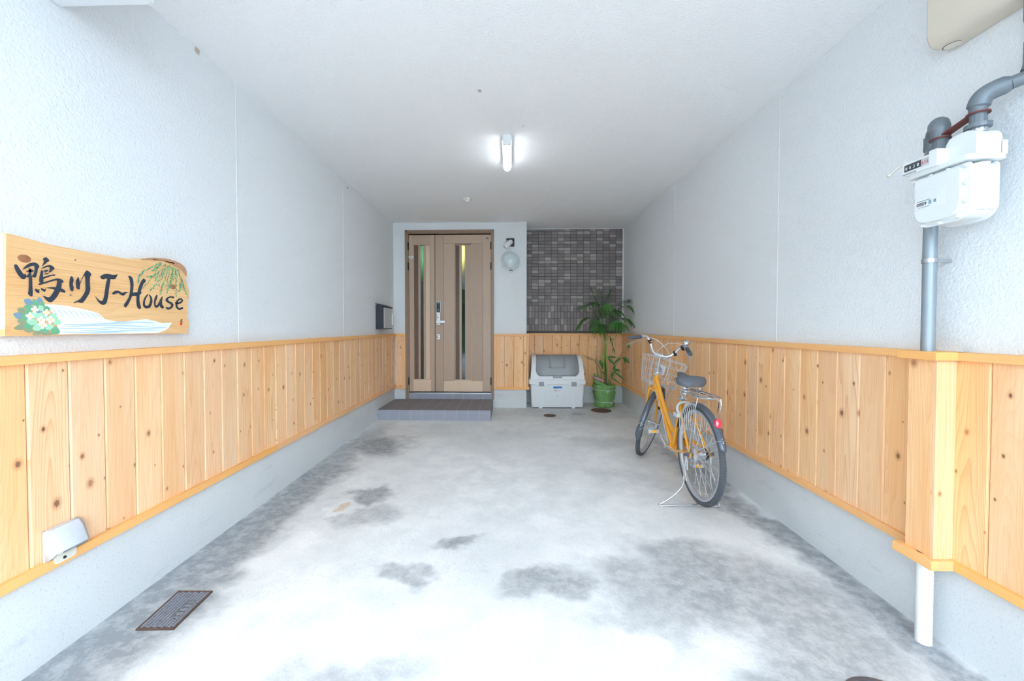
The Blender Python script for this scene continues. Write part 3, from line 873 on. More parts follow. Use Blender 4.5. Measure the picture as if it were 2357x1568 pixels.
# painted outlines of the sign, in millimetres on the board
LETTERS=[
[(21.4,236.3),(24.7,239.0),(29.3,238.2),(32.9,233.0),(37.8,223.7),(44.2,213.4),(47.9,207.7),(50.8,209.8),(52.8,214.0),(53.4,207.9),(55.5,204.8),(54.6,199.0),(51.4,194.1),(46.6,191.6),(41.9,192.4),(36.4,197.9),(30.0,207.1),(24.7,218.6),(21.7,228.1)],
[(44.4,223.7),(49.3,232.1),(57.2,241.7),(66.0,248.7),(77.9,253.1),(85.9,252.3),(91.8,248.6),(94.7,242.1),(94.2,238.0),(90.5,234.6),(88.9,226.2),(86.6,214.4),(83.9,203.7),(79.8,200.3),(74.9,202.6),(72.0,202.8),(72.1,208.0),(76.1,211.9),(78.7,220.3),(80.0,231.9),(79.2,241.5),(73.7,241.3),(63.8,235.3),(54.0,228.8)],
[(53.3,218.0),(59.7,223.4),(63.6,226.2),(62.8,234.0),(67.6,230.2),(73.5,227.6),(77.3,224.7),(76.3,222.2),(70.3,218.6),(63.5,217.7)],
[(63.7,227.3),(69.5,225.9),(69.8,216.8),(70.1,208.9),(71.9,202.2),(72.1,184.0),(72.2,166.9),(73.1,152.1),(72.1,137.1),(69.6,134.9),(64.7,136.0),(60.0,141.3),(58.6,144.6),(60.2,152.1),(61.5,171.5),(61.9,188.5),(61.6,199.9),(55.4,200.2),(55.0,204.1),(59.4,208.6),(62.4,214.7)],
[(105.5,269.4),(110.8,275.5),(117.1,277.8),(122.3,273.9),(126.4,268.7),(124.7,264.9),(119.4,261.1),(115.6,255.8),(107.1,247.4),(101.4,241.3),(106.2,252.0),(109.3,263.6)],
[(99.2,233.5),(106.0,240.3),(114.4,247.4),(126.0,251.7),(134.6,251.0),(140.9,245.9),(142.8,241.4),(140.7,237.5),(136.4,235.1),(132.0,228.6),(126.0,224.2),(122.8,224.4),(125.6,231.3),(126.8,238.5),(126.4,244.4),(120.6,244.2),(113.2,240.7),(105.9,236.2)],
[(99.6,229.5),(103.7,230.0),(105.7,226.8),(105.4,212.1),(105.5,206.3),(105.9,198.2),(105.7,188.8),(101.7,184.9),(93.1,186.8),(93.4,201.4),(95.1,210.9),(97.9,222.8)],
[(105.7,226.8),(109.9,230.9),(117.3,234.2),(121.4,233.1),(123.5,230.4),(118.2,227.3),(113.9,223.8),(109.7,218.5),(112.4,225.9),(107.7,225.9)],
[(107.5,216.5),(113.8,220.3),(121.2,222.4),(124.9,220.5),(119.0,218.0),(109.6,216.0)],
[(105.3,206.3),(113.6,209.7),(124.2,215.1),(136.0,219.0),(143.6,219.9),(144.7,217.7),(140.3,214.7),(132.7,213.8),(122.0,208.3),(112.5,203.1),(105.7,199.9)],
[(89.4,179.5),(94.6,184.1),(102.8,187.3),(113.2,190.8),(126.0,197.0),(137.9,202.5),(147.7,206.4),(158.7,207.3),(165.4,205.1),(170.3,200.8),(171.9,196.7),(169.6,193.4),(165.1,191.0),(164.9,181.9),(163.0,172.0),(171.4,168.5),(176.9,163.5),(177.4,159.8),(173.9,156.4),(166.6,158.3),(158.9,160.1),(155.4,153.1),(149.7,141.8),(140.7,129.1),(131.9,120.2),(126.5,118.0),(121.2,119.5),(115.0,124.4),(109.9,129.4),(107.4,133.9),(101.9,141.1),(108.1,140.4),(115.3,136.2),(121.6,135.8),(125.8,138.2),(132.4,147.0),(138.0,157.7),(141.4,164.5),(127.5,167.4),(113.8,168.8),(123.4,171.8),(136.2,174.0),(146.0,174.6),(148.3,183.8),(150.2,196.1),(148.7,199.5),(139.9,197.3),(125.9,191.0),(113.1,184.9),(102.7,180.9),(96.5,176.8),(92.4,176.3)],
[(79.0,159.5),(80.6,163.1),(84.0,162.2),(89.0,159.8),(93.6,162.5),(92.5,156.1),(93.4,150.3),(90.8,148.6),(85.8,149.7),(80.9,154.5)],
[(96.7,165.1),(100.4,167.2),(105.4,164.2),(109.6,162.8),(112.8,168.4),(113.2,162.0),(111.0,155.3),(107.8,154.2),(102.2,157.5),(98.2,161.2)],
[(191.4,195.7),(193.1,207.3),(196.2,218.0),(199.2,221.1),(203.1,218.8),(206.4,211.9),(206.7,204.7),(204.3,195.0),(204.2,185.6),(206.7,181.7),(206.1,173.3),(204.4,165.9),(200.5,163.3),(196.1,165.7),(192.9,172.1),(191.5,183.3)],
[(214.4,194.0),(215.7,206.7),(219.8,215.6),(224.2,221.9),(226.3,215.3),(227.7,207.0),(228.5,198.1),(233.8,210.9),(240.3,224.4),(246.7,238.0),(252.6,248.4),(257.4,250.2),(263.6,247.8),(270.4,242.2),(273.0,236.0),(271.3,232.0),(268.0,227.8),(266.9,212.5),(266.8,197.4),(268.1,181.2),(266.9,172.4),(262.9,160.2),(255.3,147.8),(247.7,135.4),(240.3,125.3),(233.1,121.9),(226.0,123.4),(219.0,124.6),(210.9,122.0),(204.0,119.0),(209.0,125.5),(219.1,130.4),(230.3,138.5),(238.8,150.8),(246.2,164.2),(249.4,174.1),(249.5,195.6),(249.2,216.9),(248.1,228.0),(243.3,224.8),(234.8,207.8),(230.5,195.7),(228.7,183.9),(228.6,175.9),(225.0,173.0),(220.0,173.6),(215.6,178.4)],
[(306.7,232.0),(312.4,237.1),(322.7,244.0),(336.5,247.7),(348.1,247.3),(359.8,246.2),(370.6,247.9),(382.2,251.7),(379.7,246.1),(376.5,238.8),(370.3,230.6),(364.2,228.1),(351.2,227.8),(348.7,217.2),(345.3,198.7),(342.1,180.2),(340.0,164.2),(336.8,148.1),(334.2,135.5),(329.4,125.0),(322.4,120.7),(315.6,119.6),(308.9,121.6),(301.2,127.3),(294.8,135.2),(289.5,145.9),(284.8,155.4),(292.8,146.1),(302.5,137.9),(310.3,134.5),(316.5,137.2),(320.7,149.2),(324.5,167.4),(327.1,183.4),(329.8,201.6),(333.5,216.7),(336.6,227.2),(329.2,227.4),(318.8,222.9),(313.2,223.9)],
[(355.3,168.8),(360.8,175.6),(370.5,181.6),(380.2,183.4),(389.9,180.4),(398.5,175.3),(406.0,176.5),(414.9,180.8),(423.8,181.3),(430.2,177.9),(421.2,177.8),(414.7,171.3),(409.5,165.6),(403.2,163.6),(395.8,165.1),(387.3,170.9),(381.2,172.7),(373.9,169.8),(365.4,165.6),(359.4,164.8)],
[(429.3,248.4),(433.5,251.8),(442.8,250.1),(450.0,243.3),(452.9,230.1),(454.1,214.8),(452.3,197.2),(449.8,180.5),(461.5,182.5),(472.3,184.4),(475.8,199.4),(483.9,219.8),(493.1,238.5),(503.2,248.6),(512.1,244.7),(515.8,236.1),(510.7,231.5),(503.9,225.8),(498.1,213.3),(492.2,198.9),(488.7,185.8),(494.2,186.2),(489.6,178.0),(483.0,174.5),(481.6,160.6),(481.3,144.9),(484.3,131.3),(488.4,119.6),(486.1,111.6),(479.5,109.8),(470.9,114.9),(466.8,128.3),(465.5,147.8),(466.6,167.3),(446.4,165.8),(440.9,153.9),(431.1,134.1),(420.5,118.2),(414.3,113.2),(406.4,120.3),(409.6,130.0),(419.0,140.9),(429.6,158.8),(435.1,176.4),(438.7,197.8),(438.6,217.0),(436.2,232.1)],
[(525.6,180.9),(515.2,173.0),(504.8,160.3),(498.9,144.0),(497.5,130.0),(501.8,120.3),(512.8,113.2),(526.6,115.5),(535.9,119.9),(543.1,132.5),(547.7,149.0),(546.1,163.2),(540.4,172.9),(530.2,179.2),(528.9,176.1),(534.5,164.4),(535.4,152.3),(530.4,135.8),(522.2,126.3),(515.4,126.0),(508.7,130.6),(509.0,146.6),(515.0,161.0),(525.5,176.8)],
[(570.1,181.4),(576.1,177.7),(573.5,167.2),(565.9,150.2),(563.2,135.6),(567.9,130.7),(574.0,134.2),(584.0,151.3),(594.2,168.7),(604.3,177.8),(602.9,169.3),(600.0,152.3),(599.7,137.6),(609.4,125.6),(609.3,119.2),(598.1,117.7),(588.4,124.5),(585.6,132.7),(578.6,124.0),(566.5,118.3),(558.2,124.1),(554.5,137.2),(556.5,153.7),(561.5,168.4)],
[(672.5,178.2),(667.0,168.4),(660.4,171.2),(647.4,172.5),(635.6,167.4),(634.2,158.7),(644.4,154.0),(660.0,148.5),(666.4,139.2),(662.2,128.1),(651.5,119.0),(635.8,113.6),(624.4,115.7),(619.5,123.9),(623.3,127.3),(636.0,123.7),(646.5,127.4),(651.8,135.2),(646.8,142.4),(631.4,146.8),(620.1,154.6),(620.3,164.2),(629.3,172.2),(644.9,179.1),(660.6,180.3)],
]
LETTER_E=([(672.8,150.5),(678.6,142.2),(695.9,143.7),(714.4,149.6),(726.3,163.0),(716.5,174.9),(698.5,171.7),(683.4,159.6),(677.4,142.1),(680.7,124.4),(699.1,113.2),(725.4,123.1)],[(676.4,152.7),(681.1,148.5),(693.6,151.7),(708.3,156.6),(714.6,163.4),(712.5,167.2),(702.8,165.4),(692.9,156.1),(689.2,142.4),(691.7,129.8),(700.1,123.4),(721.3,131.1)])
MARKS=[[(706.7,61.7),(713.8,70.7),(715.2,68.5),(709.5,60.7)],[(715.2,69.7),(720.7,66.4),(718.4,64.2),(713.7,66.3)],[(702.5,59.5),(723.3,55.3),(722.7,53.5),(702.5,57.7)],[(710.9,64.0),(719.1,57.5),(716.3,56.1),(708.9,62.2)]]
SEAL=[(718.6,46.3),(717.8,43.0),(715.6,40.2),(712.4,38.7),(709.0,38.7),(705.9,40.2),(703.8,42.9),(703.1,46.2),(703.9,49.6),(706.1,52.3),(709.3,53.8),(712.7,53.9),(715.8,52.4),(717.9,49.7)]
BOARD=[(-7.2,-0.4),(226.3,0.0),(448.5,-0.3),(765.7,-3.0),(755.4,7.2),(761.8,34.4),(762.2,57.2),(748.3,84.1),(754.4,102.3),(752.1,129.4),(755.5,156.7),(764.8,184.5),(768.2,207.5),(760.0,233.9),(746.2,264.1),(752.3,282.8),(750.0,309.5),(739.0,330.4),(711.4,346.3),(673.7,355.6),(632.1,358.2),(587.2,354.9),(553.6,347.6),(498.6,336.1),(455.1,328.1),(421.9,323.3),(374.3,323.9),(318.4,324.0),(266.0,322.7),(213.7,324.9),(141.3,324.6),(118.6,326.3),(86.0,329.8),(34.7,335.3),(2.8,336.9)]
BARK=[(491.1,329.3),(501.9,334.7),(533.1,344.0),(568.7,352.1),(585.3,352.8),(607.3,356.4),(651.0,357.9),(687.3,354.1),(717.2,346.7),(740.1,333.3),(750.5,316.3),(751.1,294.7),(747.9,285.8),(743.1,292.1),(724.1,309.6),(697.8,322.6),(668.5,331.8),(639.9,337.8),(615.7,344.1),(590.1,343.6),(557.0,337.8),(517.3,333.6)]
STREAM=[(105.9,109.7),(136.9,111.4),(181.3,108.9),(228.4,101.2),(271.5,92.7),(299.2,84.9),(316.8,69.3),(324.0,62.3),(357.4,55.6),(400.2,50.6),(449.7,58.9),(515.5,66.0),(566.7,56.7),(600.7,48.8),(656.9,51.5),(635.6,25.6),(615.0,12.9),(575.2,2.5),(448.5,2.0),(259.5,2.9),(149.2,3.4),(147.0,39.6),(162.0,49.4),(141.9,71.6),(125.1,93.3)]
STREAKS=[([(125.0,104.1),(139.7,86.7),(151.6,65.2)],[(125.7,104.8),(141.8,88.5),(152.4,65.7)]),([(142.8,102.1),(157.8,85.4),(170.0,65.0)],[(143.4,102.8),(159.9,87.3),(170.8,65.5)]),([(160.9,100.0),(176.4,84.1),(188.9,64.7)],[(161.6,100.8),(178.5,86.1),(189.7,65.3)]),([(179.6,97.9),(195.5,82.7),(208.3,64.5)],[(180.2,98.7),(197.6,84.8),(209.1,65.1)]),([(198.7,95.8),(215.0,81.3),(228.2,64.2)],[(199.3,96.6),(217.1,83.5),(229.0,64.8)]),([(218.2,93.6),(235.1,79.9),(248.6,64.0)],[(218.8,94.4),(237.1,82.2),(249.4,64.6)]),([(238.3,91.3),(255.6,78.5),(269.5,63.7)],[(238.9,92.2),(257.7,80.9),(270.3,64.4)]),([(258.9,89.0),(276.8,77.0),(291.0,63.4)],[(259.5,89.9),(278.8,79.5),(291.8,64.2)]),([(280.1,86.6),(298.5,75.4),(313.1,63.1)],[(280.6,87.5),(300.4,78.1),(313.9,63.9)]),([(161.8,39.4),(192.5,37.2),(224.6,37.3),(258.2,38.4),(293.1,40.2),(329.6,42.2),(367.7,43.6),(407.5,44.0),(449.4,44.8)],[(161.8,40.4),(192.7,40.9),(224.7,41.0),(258.1,42.2),(293.0,44.1),(329.5,46.1),(367.7,47.6),(407.7,48.1),(449.4,45.9)]),([(170.6,31.7),(208.6,31.5),(248.4,33.6),(290.4,35.5),(334.5,36.2),(381.0,35.4),(430.2,33.3),(482.4,31.3),(537.8,32.1)],[(170.6,32.7),(208.5,35.2),(248.4,37.3),(290.3,39.4),(334.6,40.2),(381.2,39.5),(430.5,37.6),(482.6,35.6),(537.9,33.3)]),([(312.4,28.6),(345.8,25.8),(380.8,24.0),(417.2,22.4),(455.3,21.6),(495.0,21.6),(536.6,22.7),(580.0,24.3),(625.4,27.7)],[(312.4,29.7),(346.1,29.8),(381.0,28.1),(417.4,26.6),(455.4,25.8),(495.0,26.0),(536.4,27.1),(579.8,28.9),(625.4,29.0)]),([(152.6,22.9),(174.7,22.6),(197.4,23.2),(220.7,23.3),(244.8,22.9),(269.6,21.9),(295.2,20.6),(321.6,19.1),(349.1,19.2)],[(152.6,23.9),(174.6,26.2),(197.4,26.8),(220.8,27.0),(244.9,26.6),(269.8,25.7),(295.5,24.4),(321.9,23.0),(349.1,20.3)]),([(226.6,16.9),(263.9,13.3),(303.0,11.3),(344.2,10.4),(387.5,10.9),(433.1,12.3),(481.1,13.9),(531.7,14.6),(585.2,15.5)],[(226.7,17.9),(264.1,17.1),(303.2,15.2),(344.3,14.4),(387.5,15.0),(433.0,16.5),(481.0,18.2),(531.7,19.1),(585.2,16.7)]),([(155.3,12.6),(182.7,9.7),(211.1,7.8),(240.7,6.1),(271.4,5.0),(303.4,4.7),(336.7,5.3),(371.4,6.4),(407.4,9.0)],[(155.3,13.5),(182.9,13.3),(211.3,11.5),(240.9,9.8),(271.5,8.8),(303.4,8.6),(336.6,9.3),(371.2,10.4),(407.4,10.2)]),([(349.7,49.4),(373.6,48.9),(398.2,49.6),(423.4,49.8),(449.4,49.6),(476.2,49.0),(503.8,48.1),(532.2,47.2),(561.7,47.9)],[(349.7,50.5),(373.6,53.0),(398.2,53.7),(423.6,54.0),(449.6,53.9),(476.5,53.3),(504.1,52.5),(532.5,51.6),(561.8,49.2)])]
LEAVES=[(0,[(73.5,108.8),(70.0,105.7),(63.4,104.0),(55.3,104.1),(50.0,110.6),(46.9,117.2),(46.7,122.0),(50.1,125.0),(56.6,126.8),(64.7,126.9),(70.1,120.3),(73.3,113.7)]),(0,[(95.4,107.4),(91.7,108.3),(87.4,112.5),(83.7,118.6),(85.6,126.2),(88.5,132.1),(91.6,134.9),(95.3,134.0),(99.6,129.9),(103.4,123.8),(101.5,116.1),(98.6,110.1)]),(1,[(88.2,98.0),(84.5,98.1),(79.1,101.5),(73.3,107.2),(71.9,115.9),(72.1,123.2),(73.8,127.0),(77.4,127.0),(82.9,123.8),(88.7,118.1),(90.1,109.3),(89.9,101.9)]),(1,[(106.1,119.0),(108.0,115.8),(108.6,109.7),(107.8,102.5),(102.6,98.1),(97.6,95.5),(94.1,95.6),(92.3,98.8),(91.7,104.8),(92.4,111.9),(97.6,116.4),(102.6,119.0)]),(1,[(77.1,96.2),(74.6,92.8),(68.4,89.5),(60.2,87.1),(52.6,90.4),(47.3,94.4),(45.5,97.9),(47.9,101.3),(53.9,104.6),(62.1,107.0),(69.8,103.8),(75.3,99.8)]),(2,[(55.3,79.0),(52.2,76.1),(45.8,74.3),(37.8,74.2),(31.8,79.9),(28.0,85.7),(27.3,90.1),(30.3,93.0),(36.6,94.8),(44.5,95.0),(50.6,89.3),(54.6,83.4)]),(0,[(43.2,62.8),(40.1,59.7),(33.9,57.8),(26.2,57.5),(20.6,63.3),(17.0,69.3),(16.5,73.7),(19.4,76.8),(25.5,78.8),(33.2,79.2),(38.9,73.3),(42.6,67.3)]),(2,[(55.2,52.6),(53.4,48.3),(48.2,43.5),(41.1,39.4),(33.7,41.8),(28.2,45.4),(26.1,49.2),(27.8,53.3),(32.8,58.2),(39.9,62.3),(47.3,60.0),(53.0,56.4)]),(2,[(59.5,38.2),(57.4,33.6),(50.2,27.1),(40.0,20.7),(28.8,20.5),(20.3,21.9),(16.8,24.6),(18.8,29.2),(25.7,35.5),(35.7,41.9),(47.0,42.3),(55.8,41.0)]),(2,[(75.1,18.6),(73.0,15.5),(67.2,12.4),(59.4,10.0),(51.7,12.6),(46.2,15.8),(44.3,18.9),(46.4,21.9),(52.0,25.0),(59.7,27.5),(67.4,25.0),(73.1,21.7)]),(2,[(101.4,14.6),(99.9,10.5),(94.8,5.1),(87.3,-0.0),(78.7,0.5),(72.2,2.4),(69.4,5.2),(70.8,9.2),(75.8,14.5),(83.1,19.6),(91.8,19.2),(98.5,17.4)]),(2,[(133.3,5.4),(130.7,2.4),(123.7,-0.6),(114.3,-2.8),(105.1,-0.2),(98.4,3.0),(96.0,6.0),(98.5,8.9),(105.3,11.9),(114.6,14.2),(123.9,11.6),(130.8,8.4)]),(1,[(74.1,38.1),(72.7,32.8),(67.8,26.6),(60.9,21.1),(53.0,23.6),(47.0,27.5),(44.5,31.9),(45.8,37.1),(50.5,43.2),(57.3,48.7),(65.2,46.4),(71.4,42.5)]),(1,[(57.6,52.5),(53.8,51.0),(47.8,52.0),(41.2,55.1),(38.6,63.0),(37.8,70.0),(39.1,74.3),(42.8,75.8),(48.7,74.9),(55.4,71.9),(58.0,64.0),(58.8,56.9)]),(1,[(70.2,83.2),(68.9,79.6),(65.1,75.4),(59.8,71.8),(54.3,73.9),(50.1,77.0),(48.5,80.2),(49.8,83.8),(53.5,88.0),(58.8,91.6),(64.4,89.6),(68.6,86.5)]),(1,[(126.4,95.3),(124.5,92.2),(119.8,89.0),(113.7,86.8),(108.2,89.7),(104.3,93.3),(103.0,96.5),(104.9,99.6),(109.4,102.7),(115.5,105.0),(121.1,102.1),(125.1,98.5)]),(0,[(99.7,80.0),(97.2,76.9),(92.3,74.6),(86.5,73.6),(82.7,78.3),(80.4,83.4),(80.3,87.5),(82.7,90.5),(87.5,92.9),(93.3,94.0),(97.2,89.2),(99.6,84.1)]),(3,[(110.3,64.7),(107.4,60.1),(101.0,55.8),(92.7,53.2),(86.0,58.6),(81.5,64.7),(80.4,70.0),(83.2,74.5),(89.5,78.8),(97.7,81.6),(104.5,76.3),(109.2,70.1)]),(3,[(92.4,64.8),(89.2,62.3),(82.9,61.2),(75.2,61.8),(70.0,67.9),(66.8,73.9),(66.5,78.1),(69.6,80.6),(75.8,81.8),(83.4,81.3),(88.8,75.2),(92.1,69.1)]),(3,[(102.7,86.0),(99.3,85.2),(94.3,86.6),(89.2,89.8),(88.3,96.6),(88.8,102.4),(90.5,105.9),(93.9,106.8),(98.9,105.4),(104.1,102.2),(105.0,95.4),(104.5,89.5)]),(3,[(84.3,45.4),(81.3,41.3),(74.5,37.8),(65.7,35.8),(58.3,41.0),(53.2,46.8),(51.9,51.7),(54.7,55.7),(61.4,59.2),(70.1,61.4),(77.6,56.2),(82.8,50.3)]),(3,[(143.1,78.9),(145.3,74.6),(145.7,67.6),(144.3,59.9),(137.6,57.1),(131.4,56.4),(127.1,58.0),(125.0,62.3),(124.6,69.2),(126.0,76.8),(132.5,79.7),(138.8,80.5)]),(3,[(124.4,61.1),(121.6,58.1),(115.6,55.9),(108.1,55.0),(102.1,59.8),(98.2,64.8),(97.2,68.7),(99.9,71.7),(105.7,74.0),(113.2,75.0),(119.3,70.3),(123.4,65.2)]),(3,[(160.9,43.4),(157.3,40.1),(150.0,38.1),(140.9,37.9),(134.3,44.3),(130.1,50.8),(129.5,55.7),(132.9,58.9),(140.1,61.0),(149.1,61.3),(155.8,54.9),(160.2,48.3)]),(1,[(120.0,16.3),(117.4,13.2),(111.5,10.6),(103.9,9.2),(97.3,13.6),(92.8,18.4),(91.5,22.2),(94.0,25.3),(99.8,28.0),(107.4,29.4),(114.1,25.1),(118.7,20.3)]),(1,[(155.2,9.1),(151.0,5.5),(143.3,3.6),(134.1,3.8),(128.4,11.6),(125.1,19.4),(125.2,25.0),(129.2,28.6),(136.8,30.7),(146.0,30.6),(151.9,22.8),(155.3,14.9)]),(3,[(100.1,35.9),(99.5,30.3),(95.3,23.0),(88.8,16.1),(80.1,16.8),(73.2,19.5),(69.8,23.3),(70.5,28.8),(74.5,36.0),(80.8,42.9),(89.6,42.3),(96.6,39.7)]),(3,[(136.2,33.9),(135.0,29.8),(130.4,24.5),(123.8,19.5),(116.0,20.2),(110.0,22.4),(107.3,25.3),(108.5,29.3),(112.9,34.5),(119.4,39.5),(127.3,38.9),(133.4,36.8)])]
PETALS=[[(76.8,92.0),(75.6,89.0),(72.6,87.1),(69.0,87.0),(66.1,88.7),(65.1,91.5),(66.2,94.4),(69.2,96.3),(72.8,96.5),(75.7,94.8)],[(89.8,90.1),(88.6,87.2),(85.6,85.3),(81.9,85.1),(79.0,86.8),(77.9,89.6),(79.1,92.6),(82.1,94.5),(85.8,94.7),(88.8,93.0)],[(82.7,98.0),(81.7,94.3),(79.4,92.0),(76.6,91.9),(74.4,94.0),(73.7,97.6),(74.6,101.2),(76.9,103.6),(79.7,103.7),(81.9,101.6)],[(80.7,83.1),(79.8,79.4),(77.5,77.1),(74.7,77.0),(72.5,79.1),(71.7,82.7),(72.7,86.4),(75.0,88.7),(77.7,88.8),(79.9,86.6)],[(112.1,82.7),(111.0,79.9),(108.0,78.1),(104.5,78.0),(101.7,79.6),(100.6,82.3),(101.8,85.1),(104.7,86.9),(108.2,87.0),(111.1,85.4)],[(124.9,80.9),(123.7,78.0),(120.8,76.2),(117.2,76.1),(114.3,77.7),(113.2,80.5),(114.4,83.3),(117.3,85.1),(120.9,85.2),(123.8,83.6)],[(117.9,88.4),(116.9,84.9),(114.7,82.7),(112.0,82.6),(109.8,84.6),(109.0,88.1),(110.0,91.5),(112.2,93.8),(114.9,93.9),(117.1,91.8)],[(116.0,74.1),(115.1,70.6),(112.8,68.4),(110.1,68.4),(107.9,70.4),(107.2,73.9),(108.1,77.3),(110.3,79.5),(113.0,79.6),(115.2,77.6)],[(61.5,69.0),(60.2,65.8),(57.0,63.8),(53.1,63.7),(50.0,65.5),(48.9,68.6),(50.1,71.8),(53.3,73.8),(57.2,73.9),(60.3,72.1)],[(75.5,66.7),(74.2,63.5),(71.0,61.5),(67.0,61.4),(63.8,63.3),(62.7,66.4),(64.0,69.6),(67.2,71.6),(71.2,71.7),(74.4,69.9)],[(67.8,75.4),(66.8,71.4),(64.3,68.9),(61.3,68.8),(58.9,71.2),(58.1,75.1),(59.1,79.0),(61.6,81.6),(64.6,81.7),(66.9,79.3)],[(65.7,59.2),(64.7,55.2),(62.2,52.7),(59.2,52.7),(56.9,55.1),(56.0,59.0),(57.0,62.9),(59.5,65.4),(62.5,65.5),(64.9,63.1)],[(94.7,56.0),(93.4,52.8),(90.0,50.8),(85.9,50.7),(82.7,52.6),(81.5,55.8),(82.8,59.0),(86.2,61.1),(90.2,61.2),(93.5,59.2)],[(109.5,53.6),(108.1,50.3),(104.7,48.3),(100.5,48.2),(97.2,50.2),(96.0,53.4),(97.3,56.6),(100.7,58.7),(104.9,58.8),(108.2,56.9)],[(101.3,62.6),(100.3,58.5),(97.7,56.0),(94.6,55.9),(92.1,58.4),(91.2,62.4),(92.2,66.4),(94.8,68.9),(98.0,69.0),(100.5,66.6)],[(99.2,46.0),(98.1,41.9),(95.5,39.4),(92.4,39.4),(89.9,41.9),(89.0,45.9),(90.1,49.9),(92.7,52.4),(95.8,52.5),(98.3,50.0)],[(124.0,57.6),(122.5,54.2),(118.9,52.0),(114.6,51.9),(111.1,54.0),(109.8,57.3),(111.2,60.7),(114.8,62.8),(119.2,62.9),(122.7,60.9)],[(139.8,55.0),(138.4,51.6),(134.7,49.4),(130.2,49.4),(126.7,51.4),(125.4,54.8),(126.8,58.2),(130.4,60.4),(134.9,60.5),(138.5,58.4)],[(131.1,64.4),(129.9,60.2),(127.2,57.5),(123.8,57.4),(121.1,60.0),(120.2,64.2),(121.3,68.4),(124.1,71.1),(127.4,71.2),(130.1,68.7)],[(128.7,47.0),(127.6,42.7),(124.8,40.1),(121.5,40.1),(118.8,42.6),(117.9,46.9),(119.0,51.1),(121.8,53.7),(125.1,53.8),(127.8,51.2)],[(100.0,39.0),(98.7,35.8),(95.3,33.8),(91.2,33.8),(87.9,35.7),(86.7,38.9),(88.1,42.1),(91.4,44.2),(95.5,44.2),(98.8,42.2)],[(114.9,36.4),(113.5,33.1),(110.1,31.1),(105.9,31.1),(102.6,33.1),(101.3,36.3),(102.7,39.6),(106.1,41.6),(110.3,41.7),(113.7,39.7)],[(106.7,45.5),(105.7,41.4),(103.0,38.9),(99.9,38.9),(97.4,41.4),(96.5,45.4),(97.5,49.4),(100.1,52.0),(103.3,52.0),(105.8,49.5)],[(104.5,28.8),(103.5,24.8),(100.8,22.3),(97.7,22.3),(95.2,24.8),(94.3,28.9),(95.4,32.9),(98.0,35.4),(101.1,35.4),(103.6,32.9)]]
HEARTS=[[(79.4,90.7),(78.1,88.2),(76.5,86.6),(75.3,86.6),(74.8,88.1),(75.3,90.5),(76.6,92.9),(78.2,94.5),(79.4,94.6),(79.9,93.1)],[(114.6,81.4),(113.4,79.1),(111.9,77.6),(110.7,77.6),(110.2,79.0),(110.7,81.3),(111.9,83.6),(113.5,85.1),(114.7,85.2),(115.1,83.7)],[(64.2,67.5),(62.9,64.8),(61.2,63.1),(59.9,63.1),(59.4,64.7),(59.9,67.4),(61.3,70.0),(62.9,71.7),(64.3,71.7),(64.8,70.1)],[(97.6,54.5),(96.2,51.8),(94.4,50.1),(93.0,50.1),(92.5,51.7),(93.1,54.4),(94.5,57.1),(96.3,58.8),(97.7,58.8),(98.2,57.2)],[(127.1,55.9),(125.6,53.1),(123.7,51.3),(122.2,51.3),(121.6,53.0),(122.2,55.9),(123.8,58.7),(125.6,60.5),(127.1,60.5),(127.7,58.8)],[(103.0,37.4),(101.5,34.7),(99.8,33.0),(98.4,33.0),(97.8,34.7),(98.4,37.4),(99.8,40.1),(101.6,41.8),(103.0,41.8),(103.5,40.1)]]
